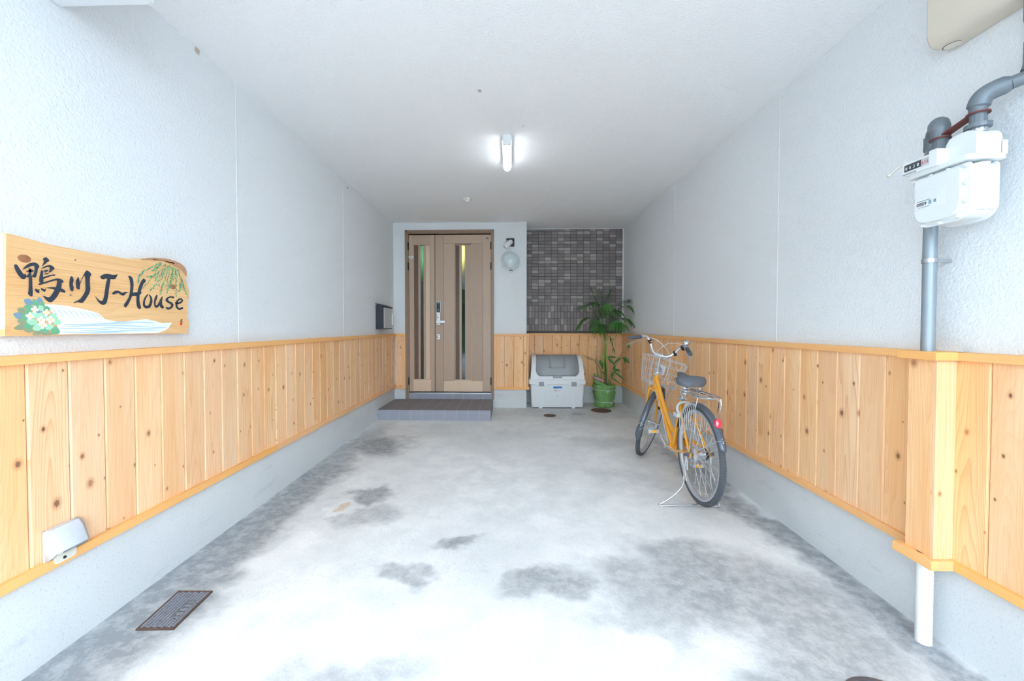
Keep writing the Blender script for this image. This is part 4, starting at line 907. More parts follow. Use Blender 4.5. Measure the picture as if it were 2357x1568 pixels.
WILLOW=[(1,[(596.7,340.9),(591.5,336.2),(589.1,330.3),(594.4,335.0)]),(1,[(590.4,329.2),(583.8,327.6),(579.2,322.9),(585.8,324.4)]),(2,[(579.0,330.2),(572.6,326.0),(570.5,319.6),(576.9,323.8)]),(2,[(579.5,321.0),(572.1,321.8),(564.8,318.5),(572.1,317.7)]),(1,[(574.5,313.1),(565.4,315.5),(555.3,314.3),(564.3,311.9)]),(2,[(557.0,311.0),(550.4,309.4),(546.4,304.1),(553.0,305.8)]),(2,[(552.9,305.2),(543.9,305.9),(534.9,303.2),(543.7,302.5)]),(1,[(545.8,307.4),(540.3,301.5),(538.0,294.5),(543.5,300.4)]),(2,[(542.1,299.8),(533.5,300.1),(525.0,297.2),(533.5,296.8)]),(0,[(543.4,299.3),(534.5,297.1),(526.5,292.4),(535.4,294.5)]),(2,[(536.1,295.9),(528.2,294.5),(521.6,289.7),(529.5,291.0)]),(2,[(535.1,294.6),(529.0,293.0),(524.5,288.7),(530.5,290.3)]),(0,[(527.3,290.6),(520.6,289.4),(515.4,285.1),(522.0,286.2)]),(1,[(595.9,335.9),(589.9,330.8),(588.1,324.1),(594.1,329.2)]),(2,[(589.2,334.0),(587.2,325.3),(589.5,317.4),(591.5,326.1)]),(1,[(592.2,328.5),(582.0,324.4),(573.7,317.6),(583.8,321.6)]),(0,[(590.2,326.3),(585.5,322.2),(583.5,316.9),(588.3,321.0)]),(0,[(585.8,320.4),(579.3,314.1),(576.4,306.4),(582.9,312.7)]),(2,[(575.4,318.6),(570.1,314.6),(567.8,309.2),(573.0,313.1)]),(0,[(580.0,308.9),(571.3,309.5),(562.7,306.6),(571.2,306.0)]),(1,[(568.0,309.4),(564.0,302.6),(565.5,295.9),(569.5,302.7)]),(2,[(564.2,306.4),(560.2,300.7),(560.3,294.6),(564.3,300.3)]),(0,[(568.2,298.9),(562.1,299.1),(556.5,296.0),(562.5,295.8)]),(1,[(563.6,299.3),(557.0,295.6),(553.1,289.7),(559.7,293.4)]),(2,[(565.1,298.1),(555.6,293.0),(549.1,285.1),(558.5,290.2)]),(0,[(555.7,292.5),(548.5,291.6),(543.2,286.7),(550.3,287.6)]),(2,[(603.7,337.5),(597.6,330.2),(596.4,322.0),(602.5,329.3)]),(1,[(600.0,333.0),(596.4,326.4),(597.0,319.8),(600.6,326.4)]),(2,[(596.7,330.0),(595.4,321.9),(597.6,314.4),(598.9,322.6)]),(2,[(594.6,325.7),(592.4,320.1),(594.1,315.1),(596.2,320.6)]),(0,[(591.3,323.9),(584.7,318.6),(582.4,311.5),(589.0,316.8)]),(1,[(586.0,312.9),(579.2,313.0),(573.4,308.9),(580.2,308.8)]),(1,[(588.6,310.8),(581.3,310.1),(575.4,305.6),(582.6,306.2)]),(0,[(589.1,310.0),(578.5,306.9),(569.7,300.5),(580.1,303.6)]),(0,[(575.5,311.9),(574.6,302.9),(578.3,295.2),(579.3,304.2)]),(1,[(568.1,305.7),(567.5,296.7),(570.8,288.7),(571.4,297.7)]),(1,[(574.0,299.2),(566.0,297.6),(559.8,292.3),(567.8,293.8)]),(2,[(573.8,297.9),(568.8,291.8),(567.0,284.9),(572.0,291.0)]),(1,[(571.3,290.5),(563.2,288.5),(557.1,282.9),(565.2,284.9)]),(1,[(507.0,291.7),(507.8,285.5),(513.1,281.8),(512.2,288.1)]),(1,[(504.8,288.2),(504.2,282.3),(508.0,278.2),(508.6,284.1)]),(0,[(507.8,288.0),(501.4,280.4),(499.0,271.6),(505.4,279.1)]),(2,[(506.9,286.0),(498.7,280.8),(493.6,273.2),(501.7,278.4)]),(2,[(499.1,279.5),(497.2,272.9),(499.9,267.2),(501.9,273.9)]),(2,[(495.0,277.3),(493.4,269.9),(496.7,263.7),(498.4,271.1)]),(0,[(504.4,276.7),(498.8,270.2),(496.9,262.7),(502.4,269.1)]),(2,[(498.7,271.9),(494.0,266.4),(492.8,259.9),(497.6,265.4)]),(2,[(497.7,276.5),(493.0,268.3),(492.0,259.6),(496.7,267.8)]),(0,[(496.2,263.0),(490.3,263.5),(484.9,260.2),(490.8,259.7)]),(2,[(490.7,269.8),(483.0,263.6),(478.6,255.5),(486.3,261.6)]),(0,[(493.5,256.6),(485.4,259.4),(476.2,257.7),(484.2,254.9)]),(0,[(487.1,263.8),(480.9,256.0),(477.3,247.3),(483.6,255.0)]),(2,[(476.0,252.5),(476.6,246.6),(481.3,243.0),(480.8,248.9)]),(2,[(480.5,255.5),(479.8,247.9),(483.9,242.0),(484.6,249.5)]),(1,[(474.6,250.4),(475.3,243.4),(479.8,238.2),(479.1,245.2)]),(1,[(483.6,250.6),(476.0,245.2),(470.9,237.8),(478.5,243.2)]),(1,[(477.6,246.0),(473.7,239.6),(473.7,232.8),(477.7,239.1)]),(2,[(476.4,249.0),(474.7,241.9),(476.9,235.5),(478.6,242.6)]),(0,[(482.4,243.0),(477.0,240.1),(473.9,235.1),(479.3,238.0)]),(0,[(478.8,240.4),(474.5,236.0),(474.8,230.6),(479.1,235.0)]),(2,[(478.7,243.9),(478.3,235.8),(482.3,228.9),(482.7,237.1)]),(0,[(479.8,240.4),(474.8,235.7),(473.8,229.6),(478.8,234.3)]),(1,[(471.3,236.0),(472.7,230.8),(478.1,229.0),(476.7,234.1)]),(0,[(478.9,236.0),(475.2,231.1),(475.2,225.5),(478.9,230.4)]),(2,[(483.4,233.1),(475.9,228.3),(471.6,221.0),(479.1,225.8)]),(1,[(572.7,281.2),(567.4,275.8),(566.1,269.3),(571.4,274.6)]),(1,[(573.8,279.5),(567.7,274.0),(565.9,267.0),(572.0,272.5)]),(0,[(565.9,273.6),(559.8,271.1),(557.2,265.6),(563.3,268.2)]),(0,[(566.2,274.3),(560.0,271.3),(556.9,265.7),(563.1,268.7)]),(1,[(561.9,272.4),(554.3,266.6),(549.4,259.1),(557.0,264.8)]),(0,[(562.2,258.6),(554.3,263.4),(544.4,264.9),(552.3,260.1)]),(1,[(557.0,263.7),(549.4,267.0),(540.4,265.6),(547.9,262.4)]),(0,[(555.4,259.3),(548.4,264.0),(539.1,264.5),(546.0,259.8)]),(2,[(549.7,263.7),(542.4,261.0),(538.1,255.0),(545.4,257.7)]),(0,[(546.1,260.0),(540.7,263.2),(533.8,263.0),(539.1,259.9)]),(1,[(543.4,257.6),(535.8,260.0),(527.5,257.7),(535.0,255.3)]),(2,[(533.6,256.0),(528.9,261.4),(521.2,262.9),(525.8,257.5)]),(2,[(532.6,263.3),(523.1,260.7),(515.9,254.3),(525.2,256.9)]),(0,[(570.5,285.1),(564.2,277.3),(562.8,268.5),(569.0,276.3)]),(0,[(568.6,275.3),(562.3,275.1),(557.4,271.0),(563.6,271.2)]),(1,[(558.1,275.9),(556.4,269.5),(559.7,264.3),(561.4,270.7)]),(1,[(558.6,266.6),(549.8,264.4),(542.2,259.7),(550.9,261.8)]),(1,[(548.5,262.6),(541.6,257.6),(538.1,250.5),(545.0,255.5)]),(1,[(550.1,254.7),(543.4,253.1),(538.0,249.1),(544.6,250.6)]),(1,[(542.5,245.6),(534.8,245.7),(527.6,242.0),(535.4,241.8)]),(1,[(536.1,247.8),(531.5,241.3),(529.9,234.1),(534.5,240.6)]),(0,[(534.8,238.2),(527.0,233.9),(521.7,227.3),(529.4,231.6)]),(2,[(528.3,229.2),(522.0,226.0),(517.8,220.7),(524.2,223.8)]),(0,[(517.5,227.1),(510.6,222.6),(507.8,215.7),(514.7,220.1)]),(2,[(510.8,224.7),(508.9,216.4),(510.8,208.6),(512.7,216.9)]),(2,[(508.3,212.0),(500.3,207.8),(495.8,200.5),(503.8,204.8)]),(2,[(597.5,299.9),(589.2,294.6),(583.5,287.3),(591.8,292.5)]),(0,[(585.4,295.4),(582.3,287.6),(583.4,280.1),(586.5,287.9)]),(0,[(579.6,292.2),(578.9,282.8),(583.1,274.9),(583.8,284.2)]),(0,[(585.7,286.5),(578.1,280.5),(574.2,272.6),(581.7,278.6)]),(1,[(585.7,282.8),(578.0,278.4),(573.0,271.8),(580.7,276.1)]),(0,[(585.9,277.0),(580.4,273.6),(577.6,268.4),(583.1,271.8)]),(1,[(575.5,276.2),(573.2,266.9),(575.8,258.3),(578.1,267.7)]),(2,[(577.8,268.8),(575.2,262.9),(576.7,257.2),(579.3,263.1)]),(2,[(567.7,270.3),(567.1,261.5),(571.4,254.2),(572.0,263.0)]),(0,[(570.8,265.4),(566.2,257.6),(565.7,249.4),(570.3,257.2)]),(1,[(577.5,256.4),(571.1,255.3),(567.0,250.6),(573.3,251.8)]),(1,[(568.4,252.5),(571.0,246.3),(576.6,242.1),(574.0,248.3)]),(0,[(567.2,251.5),(562.4,246.5),(562.1,240.5),(566.9,245.5)]),(0,[(613.4,330.4),(612.6,322.4),(616.9,316.0),(617.7,324.0)]),(2,[(610.3,324.4),(607.0,316.4),(607.4,308.6),(610.7,316.5)]),(1,[(608.2,319.8),(606.3,311.7),(608.2,304.2),(610.1,312.3)]),(2,[(617.3,308.8),(608.3,305.5),(601.3,299.4),(610.2,302.6)]),(0,[(604.3,304.5),(600.9,297.6),(602.9,291.1),(606.3,298.0)]),(0,[(606.8,302.0),(601.7,294.5),(600.2,286.5),(605.3,293.9)]),(0,[(598.0,289.2),(596.8,283.4),(600.8,279.4),(602.0,285.2)]),(2,[(594.5,280.1),(588.6,276.2),(585.5,270.5),(591.4,274.4)]),(1,[(588.5,273.9),(588.8,267.7),(593.4,263.5),(593.0,269.7)]),(0,[(593.3,272.1),(588.0,267.3),(587.7,261.2),(593.0,266.0)]),(1,[(580.6,261.9),(583.4,253.9),(589.4,247.6),(586.6,255.6)]),(2,[(588.1,252.6),(582.8,249.1),(580.4,243.8),(585.7,247.3)]),(0,[(590.8,248.9),(580.0,246.3),(571.5,239.7),(582.1,242.3)]),(0,[(618.7,334.1),(621.3,327.4),(627.9,323.1),(625.2,329.9)]),(0,[(626.4,328.5),(621.6,322.8),(621.6,316.5),(626.5,322.2)]),(2,[(622.6,318.1),(617.1,313.6),(614.5,307.7),(620.0,312.2)]),(2,[(618.5,313.9),(616.3,306.0),(617.9,298.6),(620.1,306.5)]),(2,[(620.8,304.9),(615.8,300.6),(614.2,295.0),(619.3,299.3)]),(2,[(613.4,297.5),(608.8,289.1),(608.8,280.6),(613.4,288.9)]),(2,[(617.1,289.9),(611.1,280.9),(610.6,271.2),(616.7,280.2)]),(2,[(609.1,276.0),(603.4,271.0),(602.9,264.6),(608.5,269.6)]),(0,[(607.2,268.9),(600.2,260.8),(596.6,251.6),(603.6,259.7)]),(1,[(595.3,258.5),(592.4,252.4),(594.0,246.6),(596.9,252.7)]),(1,[(595.4,249.6),(593.3,243.9),(595.2,238.7),(597.3,244.4)]),(2,[(590.6,239.9),(582.5,232.6),(577.6,223.7),(585.7,230.9)]),(0,[(581.6,231.3),(583.2,223.5),(589.1,217.9),(587.5,225.6)]),(2,[(578.4,231.9),(570.5,232.6),(563.0,229.3),(570.8,228.6)]),(1,[(573.5,234.8),(568.2,231.1),(566.0,225.8),(571.2,229.5)]),(1,[(571.2,235.9),(569.5,227.5),(572.4,219.9),(574.1,228.3)]),(1,[(566.1,228.0),(561.5,224.1),(560.5,218.8),(565.1,222.8)]),(1,[(568.0,224.4),(560.3,220.9),(555.7,214.5),(563.4,217.9)]),(0,[(560.4,227.0),(557.0,218.9),(557.0,210.7),(560.4,218.8)]),(1,[(557.0,222.8),(553.1,214.6),(554.6,206.5),(558.4,214.7)]),(1,[(556.9,218.9),(549.3,212.0),(545.7,203.3),(553.3,210.1)]),(2,[(563.1,210.3),(553.7,209.8),(545.1,205.7),(554.4,206.3)]),(0,[(547.1,208.9),(542.0,204.4),(540.6,198.6),(545.6,203.0)]),(0,[(542.5,206.9),(536.5,200.5),(534.7,192.7),(540.7,199.0)]),(1,[(548.1,204.9),(540.0,201.8),(535.0,195.3),(543.1,198.4)]),(2,[(543.9,204.3),(537.0,197.4),(532.8,189.2),(539.6,196.0)]),(1,[(636.2,329.1),(633.7,320.4),(635.3,312.1),(637.7,320.8)]),(1,[(632.6,320.6),(630.6,312.5),(633.6,305.6),(635.7,313.6)]),(1,[(643.3,312.2),(634.3,304.9),(629.6,295.6),(638.5,302.8)]),(2,[(639.3,304.9),(632.9,296.0),(629.9,286.4),(636.2,295.2)]),(0,[(631.4,297.3),(627.7,288.2),(628.8,279.2),(632.5,288.4)]),(0,[(629.8,286.3),(626.9,280.5),(627.4,274.8),(630.3,280.5)]),(1,[(627.7,277.3),(618.9,271.0),(613.8,262.4),(622.6,268.8)]),(0,[(627.8,271.0),(621.2,267.7),(618.3,261.8),(624.9,265.1)]),(0,[(619.8,265.2),(619.4,257.2),(622.9,250.3),(623.2,258.2)]),(1,[(624.2,254.7),(613.9,249.3),(606.7,241.3),(616.8,246.6)]),(1,[(613.3,245.3),(609.7,236.9),(611.8,228.9),(615.4,237.2)]),(1,[(614.6,233.8),(608.8,228.9),(606.0,222.7),(611.7,227.5)]),(0,[(605.9,221.2),(599.1,219.6),(594.9,214.6),(601.7,216.2)]),(0,[(647.7,333.3),(644.7,324.0),(646.8,315.4),(649.8,324.7)]),(1,[(656.1,320.0),(648.0,313.4),(643.6,305.1),(651.7,311.6)]),(2,[(648.1,312.5),(641.2,308.9),(637.6,302.9),(644.4,306.5)]),(1,[(645.6,302.5),(642.0,295.2),(644.1,288.3),(647.7,295.6)]),(1,[(637.1,297.0),(636.4,289.0),(641.3,282.8),(642.0,290.9)]),(0,[(650.0,290.8),(642.9,285.0),(638.9,277.7),(646.0,283.4)]),(0,[(644.3,280.6),(637.1,273.8),(634.4,265.5),(641.5,272.2)]),(2,[(637.4,271.7),(632.3,263.3),(630.5,254.4),(635.7,262.8)]),(0,[(633.2,262.3),(629.0,255.9),(630.3,249.5),(634.5,255.8)]),(0,[(627.4,254.7),(628.7,247.4),(634.0,241.7),(632.6,249.1)]),(1,[(632.2,248.7),(628.3,241.3),(630.1,234.0),(634.0,241.4)]),(0,[(637.1,233.0),(628.4,230.2),(621.7,224.5),(630.3,227.4)]),(2,[(619.5,231.3),(616.7,222.9),(618.5,214.7),(621.3,223.2)]),(2,[(610.1,245.2),(608.0,237.4),(610.3,230.1),(612.4,238.0)]),(1,[(607.5,239.3),(603.0,231.4),(603.6,223.2),(608.1,231.1)]),(2,[(605.6,238.3),(600.6,230.7),(600.6,222.5),(605.6,230.1)]),(2,[(605.3,225.9),(601.3,220.8),(601.5,215.1),(605.5,220.2)]),(2,[(597.0,226.7),(597.4,219.7),(602.9,214.9),(602.5,222.0)]),(0,[(598.0,221.9),(594.9,214.0),(596.0,206.3),(599.2,214.1)]),(0,[(598.7,215.5),(598.4,208.5),(602.1,202.7),(602.5,209.7)]),(0,[(596.0,207.4),(590.1,204.0),(588.6,198.2),(594.5,201.6)]),(0,[(603.5,205.3),(596.4,201.3),(593.2,194.7),(600.3,198.7)]),(1,[(586.9,200.3),(587.3,193.3),(591.8,187.8),(591.4,194.8)]),(1,[(593.3,202.7),(589.4,194.6),(589.1,186.3),(593.0,194.3)]),(1,[(602.9,191.6),(592.3,188.6),(583.4,182.5),(594.0,185.4)]),(2,[(590.6,188.6),(587.8,182.8),(589.1,177.0),(591.8,182.8)]),(2,[(656.7,327.5),(651.7,319.2),(651.7,310.6),(656.6,318.9)]),(1,[(662.7,320.8),(657.0,312.5),(655.8,303.5),(661.5,311.9)]),(1,[(662.9,304.5),(661.0,298.9),(663.1,293.9),(665.0,299.5)]),(0,[(667.9,299.9),(659.5,295.3),(655.4,287.9),(663.7,292.4)]),(0,[(658.2,290.1),(653.0,281.8),(653.5,273.2),(658.7,281.5)]),(2,[(666.9,282.3),(660.3,277.5),(657.3,271.0),(663.9,275.8)]),(0,[(658.8,273.3),(654.9,267.7),(656.0,261.9),(659.9,267.5)]),(1,[(659.1,267.2),(655.9,258.4),(658.8,250.3),(662.0,259.1)]),(1,[(663.3,259.0),(656.1,251.0),(652.5,241.8),(659.6,249.8)]),(1,[(655.6,249.3),(652.5,242.7),(654.6,236.4),(657.7,243.0)]),(2,[(661.1,240.6),(655.9,233.6),(654.5,225.9),(659.7,232.8)]),(2,[(659.7,231.5),(654.4,225.9),(653.4,219.2),(658.8,224.8)]),(1,[(652.2,225.3),(651.1,218.0),(655.6,212.3),(656.7,219.6)]),(1,[(661.9,325.0),(663.7,319.7),(669.2,316.9),(667.3,322.2)]),(0,[(670.3,321.3),(663.6,317.0),(661.2,310.6),(667.9,314.9)]),(1,[(678.3,317.0),(669.0,310.8),(664.2,302.2),(673.4,308.3)]),(0,[(664.0,313.4),(660.9,305.0),(662.9,297.1),(666.1,305.5)]),(0,[(664.5,308.8),(664.1,301.6),(668.3,295.8),(668.6,303.1)]),(1,[(660.5,299.4),(662.0,293.5),(667.4,290.0),(665.9,295.8)]),(2,[(657.4,298.6),(659.9,289.7),(667.3,283.3),(664.7,292.3)]),(0,[(664.6,292.7),(658.1,285.4),(655.7,277.0),(662.2,284.3)]),(2,[(671.0,283.9),(661.0,278.7),(654.6,270.5),(664.5,275.7)]),(1,[(649.7,276.9),(650.4,267.6),(655.0,259.7),(654.3,269.0)]),(1,[(645.8,271.8),(646.3,264.1),(650.8,257.9),(650.3,265.6)]),(0,[(649.5,262.2),(648.8,253.5),(653.8,246.6),(654.5,255.3)]),(2,[(643.7,256.9),(644.5,249.6),(650.3,244.7),(649.5,252.0)]),(1,[(654.2,249.5),(645.7,245.0),(640.8,237.8),(649.3,242.2)]),(2,[(636.7,249.9),(639.5,240.9),(645.7,233.4),(642.9,242.5)]),(1,[(646.1,247.6),(645.0,238.4),(648.3,230.0),(649.3,239.2)]),(2,[(640.4,236.2),(635.3,229.2),(636.0,221.5),(641.1,228.6)]),(1,[(640.8,236.0),(639.4,228.2),(642.8,221.4),(644.2,229.2)]),(2,[(646.1,227.7),(639.3,222.6),(637.0,215.5),(643.7,220.6)]),(2,[(644.3,226.0),(637.3,218.5),(634.5,209.6),(641.5,217.1)]),(1,[(631.1,221.5),(632.1,213.8),(638.3,208.4),(637.3,216.2)]),(2,[(629.7,220.3),(627.5,212.2),(629.2,204.3),(631.4,212.5)]),(1,[(635.6,216.4),(633.8,207.9),(636.2,199.9),(638.0,208.4)]),(1,[(628.4,212.4),(627.3,203.1),(631.4,195.0),(632.5,204.3)]),(2,[(634.1,203.3),(627.6,199.8),(625.4,193.8),(631.9,197.3)]),(0,[(633.2,197.8),(627.1,194.5),(624.5,188.9),(630.6,192.2)]),(2,[(671.5,320.7),(670.5,312.5),(675.7,306.3),(676.6,314.5)]),(1,[(679.6,317.2),(673.0,309.2),(670.4,300.3),(676.9,308.3)]),(0,[(675.2,302.9),(680.5,295.6),(690.3,292.2),(684.9,299.6)]),(0,[(682.9,294.3),(681.4,286.2),(686.0,279.8),(687.4,287.9)]),(1,[(671.9,282.8),(677.6,275.9),(686.8,272.2),(681.1,279.1)]),(2,[(676.2,274.6),(676.6,268.3),(681.6,264.0),(681.2,270.4)]),(0,[(685.0,264.1),(682.2,258.0),(684.0,252.2),(686.8,258.3)]),(2,[(681.4,247.6),(676.4,243.1),(675.0,237.5),(680.0,242.0)]),(1,[(682.0,243.3),(684.3,235.4),(691.0,229.8),(688.7,237.7)]),(0,[(676.8,226.2),(673.7,219.7),(676.4,213.6),(679.5,220.2)]),(1,[(682.5,213.1),(675.7,209.6),(671.8,203.9),(678.5,207.4)]),(2,[(685.0,206.5),(677.9,198.7),(674.3,189.6),(681.4,197.4)]),(1,[(680.3,187.1),(681.5,180.4),(687.9,176.3),(686.6,183.0)]),(0,[(682.0,318.9),(681.3,312.0),(685.4,306.6),(686.0,313.5)]),(2,[(688.2,314.5),(688.3,308.6),(692.9,304.5),(692.8,310.5)]),(2,[(679.2,303.5),(681.0,294.6),(687.5,287.9),(685.8,296.9)]),(1,[(689.2,294.7),(686.4,285.4),(688.6,276.7),(691.3,286.0)]),(2,[(688.8,289.4),(688.6,279.6),(694.0,271.4),(694.1,281.3)]),(2,[(685.8,273.2),(685.8,267.3),(690.3,263.2),(690.3,269.1)]),(0,[(692.7,263.2),(684.7,256.6),(681.6,248.0),(689.5,254.6)]),(1,[(677.4,252.4),(683.5,245.3),(693.3,241.5),(687.2,248.7)]),(0,[(680.2,239.4),(681.5,233.3),(686.8,229.0),(685.4,235.2)]),(1,[(675.6,228.7),(679.6,221.1),(686.9,215.6),(682.9,223.2)]),(0,[(688.8,221.6),(684.5,212.8),(683.8,203.6),(688.1,212.5)]),(1,[(687.6,206.9),(685.0,198.5),(686.5,190.4),(689.1,198.7)]),(2,[(683.7,195.3),(682.3,186.9),(685.0,179.0),(686.4,187.5)]),(0,[(696.7,320.4),(694.7,312.0),(698.9,305.1),(700.9,313.5)]),(2,[(700.9,315.7),(700.2,308.1),(705.4,302.7),(706.1,310.3)]),(1,[(690.6,305.1),(696.5,301.0),(704.9,301.0),(699.0,305.2)]),(2,[(696.3,307.8),(695.7,298.3),(699.8,290.1),(700.3,299.6)]),(2,[(711.8,306.7),(703.8,297.9),(701.6,287.8),(709.6,296.6)]),(2,[(704.9,300.7),(701.9,291.4),(705.1,283.0),(708.0,292.3)]),(0,[(698.6,294.3),(702.6,286.3),(711.7,282.1),(707.7,290.1)]),(1,[(706.1,291.2),(703.0,283.8),(705.6,277.1),(708.8,284.5)]),(1,[(707.3,287.4),(704.3,279.0),(705.0,270.8),(708.0,279.2)]),(2,[(714.3,282.7),(710.7,273.6),(711.4,264.6),(715.0,273.7)]),(2,[(720.1,278.3),(716.5,268.2),(718.6,258.5),(722.2,268.6)]),(2,[(711.3,273.9),(712.5,264.9),(718.9,257.9),(717.6,267.0)]),(0,[(714.6,268.9),(716.4,259.3),(723.4,251.9),(721.6,261.6)]),(2,[(709.4,291.0),(705.3,283.9),(707.6,277.1),(711.7,284.2)]),(1,[(712.5,284.0),(706.5,279.8),(705.8,273.9),(711.8,278.1)]),(1,[(715.9,280.8),(715.1,271.7),(719.8,264.0),(720.5,273.1)]),(2,[(715.8,275.1),(714.9,265.8),(720.1,258.1),(721.0,267.5)]),(0,[(714.1,267.0),(720.3,261.2),(729.6,258.7),(723.3,264.5)]),(2,[(723.9,267.6),(719.4,260.2),(719.4,252.4),(723.9,259.8)]),(2,[(714.3,261.3),(716.7,252.6),(723.3,245.7),(720.9,254.4)]),(1,[(725.7,258.7),(718.0,250.5),(714.5,241.1),(722.1,249.3)]),(2,[(732.4,254.4),(724.4,245.8),(722.1,235.9),(730.1,244.4)]),(0,[(726.4,246.0),(726.4,239.3),(730.8,234.0),(730.8,240.7)]),(2,[(733.1,245.8),(731.4,237.4),(734.7,229.9),(736.4,238.3)]),(1,[(722.9,233.2),(727.2,227.8),(734.7,225.2),(730.3,230.6)]),(1,[(725.2,230.5),(728.8,223.4),(737.2,219.7),(733.6,226.9)]),(2,[(719.2,246.1),(724.2,242.7),(731.3,242.3),(726.2,245.7)]),(2,[(722.9,250.9),(719.7,240.9),(722.2,231.5),(725.4,241.5)]),(0,[(732.6,242.6),(727.2,235.3),(726.6,227.4),(732.0,234.6)]),(1,[(738.1,240.5),(731.4,231.7),(729.1,222.0),(735.8,230.8)]),(0,[(733.0,238.0),(725.8,229.6),(724.2,220.1),(731.4,228.4)]),(0,[(740.2,231.9),(735.8,225.8),(737.5,219.5),(741.9,225.6)]),(0,[(727.4,220.8),(733.0,214.9),(742.4,212.9),(736.7,218.9)]),(2,[(733.0,219.1),(737.7,211.9),(746.4,207.5),(741.6,214.8)]),(1,[(745.4,215.8),(745.2,209.3),(750.9,205.1),(751.1,211.7)]),(1,[(742.3,207.7),(743.5,200.0),(749.4,194.3),(748.3,202.0)]),(0,[(741.5,208.6),(742.1,199.8),(748.6,193.2),(748.0,202.0)]),(1,[(755.9,203.6),(751.9,196.4),(754.2,189.2),(758.2,196.5)]),(1,[(751.5,195.1),(753.0,186.7),(759.0,180.0),(757.5,188.4)]),(2,[(708.7,253.3),(708.5,247.3),(713.2,243.1),(713.4,249.2)]),(2,[(707.5,248.4),(707.9,242.2),(712.5,237.7),(712.1,243.9)]),(0,[(705.4,248.6),(706.1,242.1),(712.3,238.5),(711.6,245.0)]),(0,[(719.3,244.7),(708.5,238.6),(701.8,229.6),(712.5,235.6)]),(2,[(709.6,242.8),(703.6,237.4),(702.2,230.5),(708.2,236.0)]),(2,[(712.2,236.0),(712.7,230.0),(718.5,226.8),(718.1,232.8)]),(2,[(709.4,234.3),(707.6,228.3),(711.1,223.5),(712.9,229.4)]),(0,[(713.4,232.5),(708.5,225.3),(708.4,217.5),(713.3,224.7)]),(0,[(706.7,229.7),(706.6,222.4),(710.6,216.3),(710.6,223.6)]),(1,[(706.8,229.3),(703.4,221.9),(705.0,214.7),(708.4,222.1)]),(1,[(710.8,222.0),(708.3,215.7),(711.0,210.0),(713.4,216.3)]),(0,[(707.6,216.7),(697.5,210.8),(691.5,202.2),(701.5,208.0)]),(2,[(703.6,214.5),(699.2,208.9),(699.6,202.7),(704.0,208.3)]),(0,[(681.6,312.4),(680.4,303.4),(684.0,295.5),(685.2,304.5)]),(2,[(688.0,309.6),(679.4,301.5),(675.6,291.7),(684.1,299.8)]),(0,[(689.2,296.3),(679.4,293.0),(672.7,285.9),(682.5,289.2)]),(2,[(673.4,294.6),(665.5,287.2),(661.4,278.4),(669.3,285.7)]),(1,[(677.9,281.1),(668.0,278.4),(660.3,272.3),(670.1,275.0)]),(0,[(665.1,276.1),(662.4,270.4),(663.8,264.9),(666.5,270.6)]),(0,[(663.3,268.2),(663.8,261.2),(669.7,256.7),(669.2,263.7)]),(1,[(663.2,259.2),(655.9,257.5),(650.1,253.1),(657.4,254.7)]),(0,[(648.9,253.7),(650.3,245.1),(656.5,238.7),(655.1,247.2)]),(0,[(654.4,250.0),(651.7,244.0),(654.4,238.7),(657.0,244.6)]),(0,[(647.7,237.7),(645.6,231.9),(649.0,227.1),(651.2,232.9)]),(1,[(654.6,232.8),(647.2,229.7),(643.4,223.6),(650.9,226.6)]),(2,[(652.4,229.9),(645.3,223.9),(643.1,216.0),(650.2,222.0)]),(1,[(640.4,326.4),(639.1,319.7),(641.6,313.8),(642.9,320.5)]),(0,[(642.4,327.6),(634.7,320.4),(630.7,311.7),(638.5,318.8)]),(1,[(640.1,321.5),(635.6,313.4),(635.0,305.1),(639.5,313.2)]),(2,[(630.3,315.1),(624.8,308.2),(623.3,300.4),(628.9,307.4)]),(2,[(629.3,312.3),(622.0,306.5),(619.4,298.8),(626.7,304.5)]),(2,[(628.8,310.2),(621.3,303.0),(617.4,294.5),(624.9,301.6)]),(1,[(626.5,306.5),(621.9,300.3),(621.0,293.5),(625.5,299.7)]),(1,[(619.9,301.3),(615.5,294.2),(616.2,287.0),(620.6,294.0)]),(2,[(617.1,297.0),(608.2,290.1),(602.4,281.4),(611.3,288.2)]),(2,[(612.6,286.9),(605.6,287.0),(599.8,282.7),(606.8,282.6)]),(2,[(611.3,287.1),(602.1,281.3),(596.5,273.0),(605.6,278.7)]),(2,[(609.9,281.8),(599.8,279.7),(590.8,274.5),(600.8,276.7)]),(0,[(602.3,282.1),(597.4,275.0),(597.7,267.3),(602.6,274.5)])]

# ------------------------------------------------------------------ painted wooden sign
M['board'] = cedar('zelkova board', True, (226, 172, 112), (178, 118, 66), (236, 192, 138), False, 0.8)
M['board_end'] = cedar('board end grain', False, (240, 214, 178), (222, 186, 146), (246, 226, 196), False, 0.4)
M['bark'] = plain('bark edge', rgb(186, 140, 106), 0.85, 0, 0.25, 60, 0.3)
M['ink'] = plain('black brush ink', rgb(46, 54, 68), 0.6, 0, 0.1, 60)
M['water'] = plain('white water paint', rgb(232, 240, 250), 0.7, 0, 0.03)
M['water_blue'] = plain('pale blue paint', rgb(178, 202, 232), 0.7, 0, 0.05)
M['leaf_blue'] = plain('blue grey leaf paint', rgb(118, 150, 166), 0.7)
M['leaf_green'] = plain('green leaf paint', rgb(104, 168, 128), 0.7)
M['leaf_olive'] = plain('olive leaf paint', rgb(140, 150, 118), 0.7)
M['leaf_mint'] = plain('mint leaf paint', rgb(164, 214, 178), 0.7)
M['petal'] = plain('white petal paint', rgb(244, 246, 248), 0.7, 0, 0.02)
M['yellow'] = plain('yellow paint', rgb(244, 208, 64), 0.7)
M['red_ink'] = plain('red seal ink', rgb(226, 60, 50), 0.7)
M['willow_a'] = plain('willow green', rgb(84, 132, 98), 0.7)
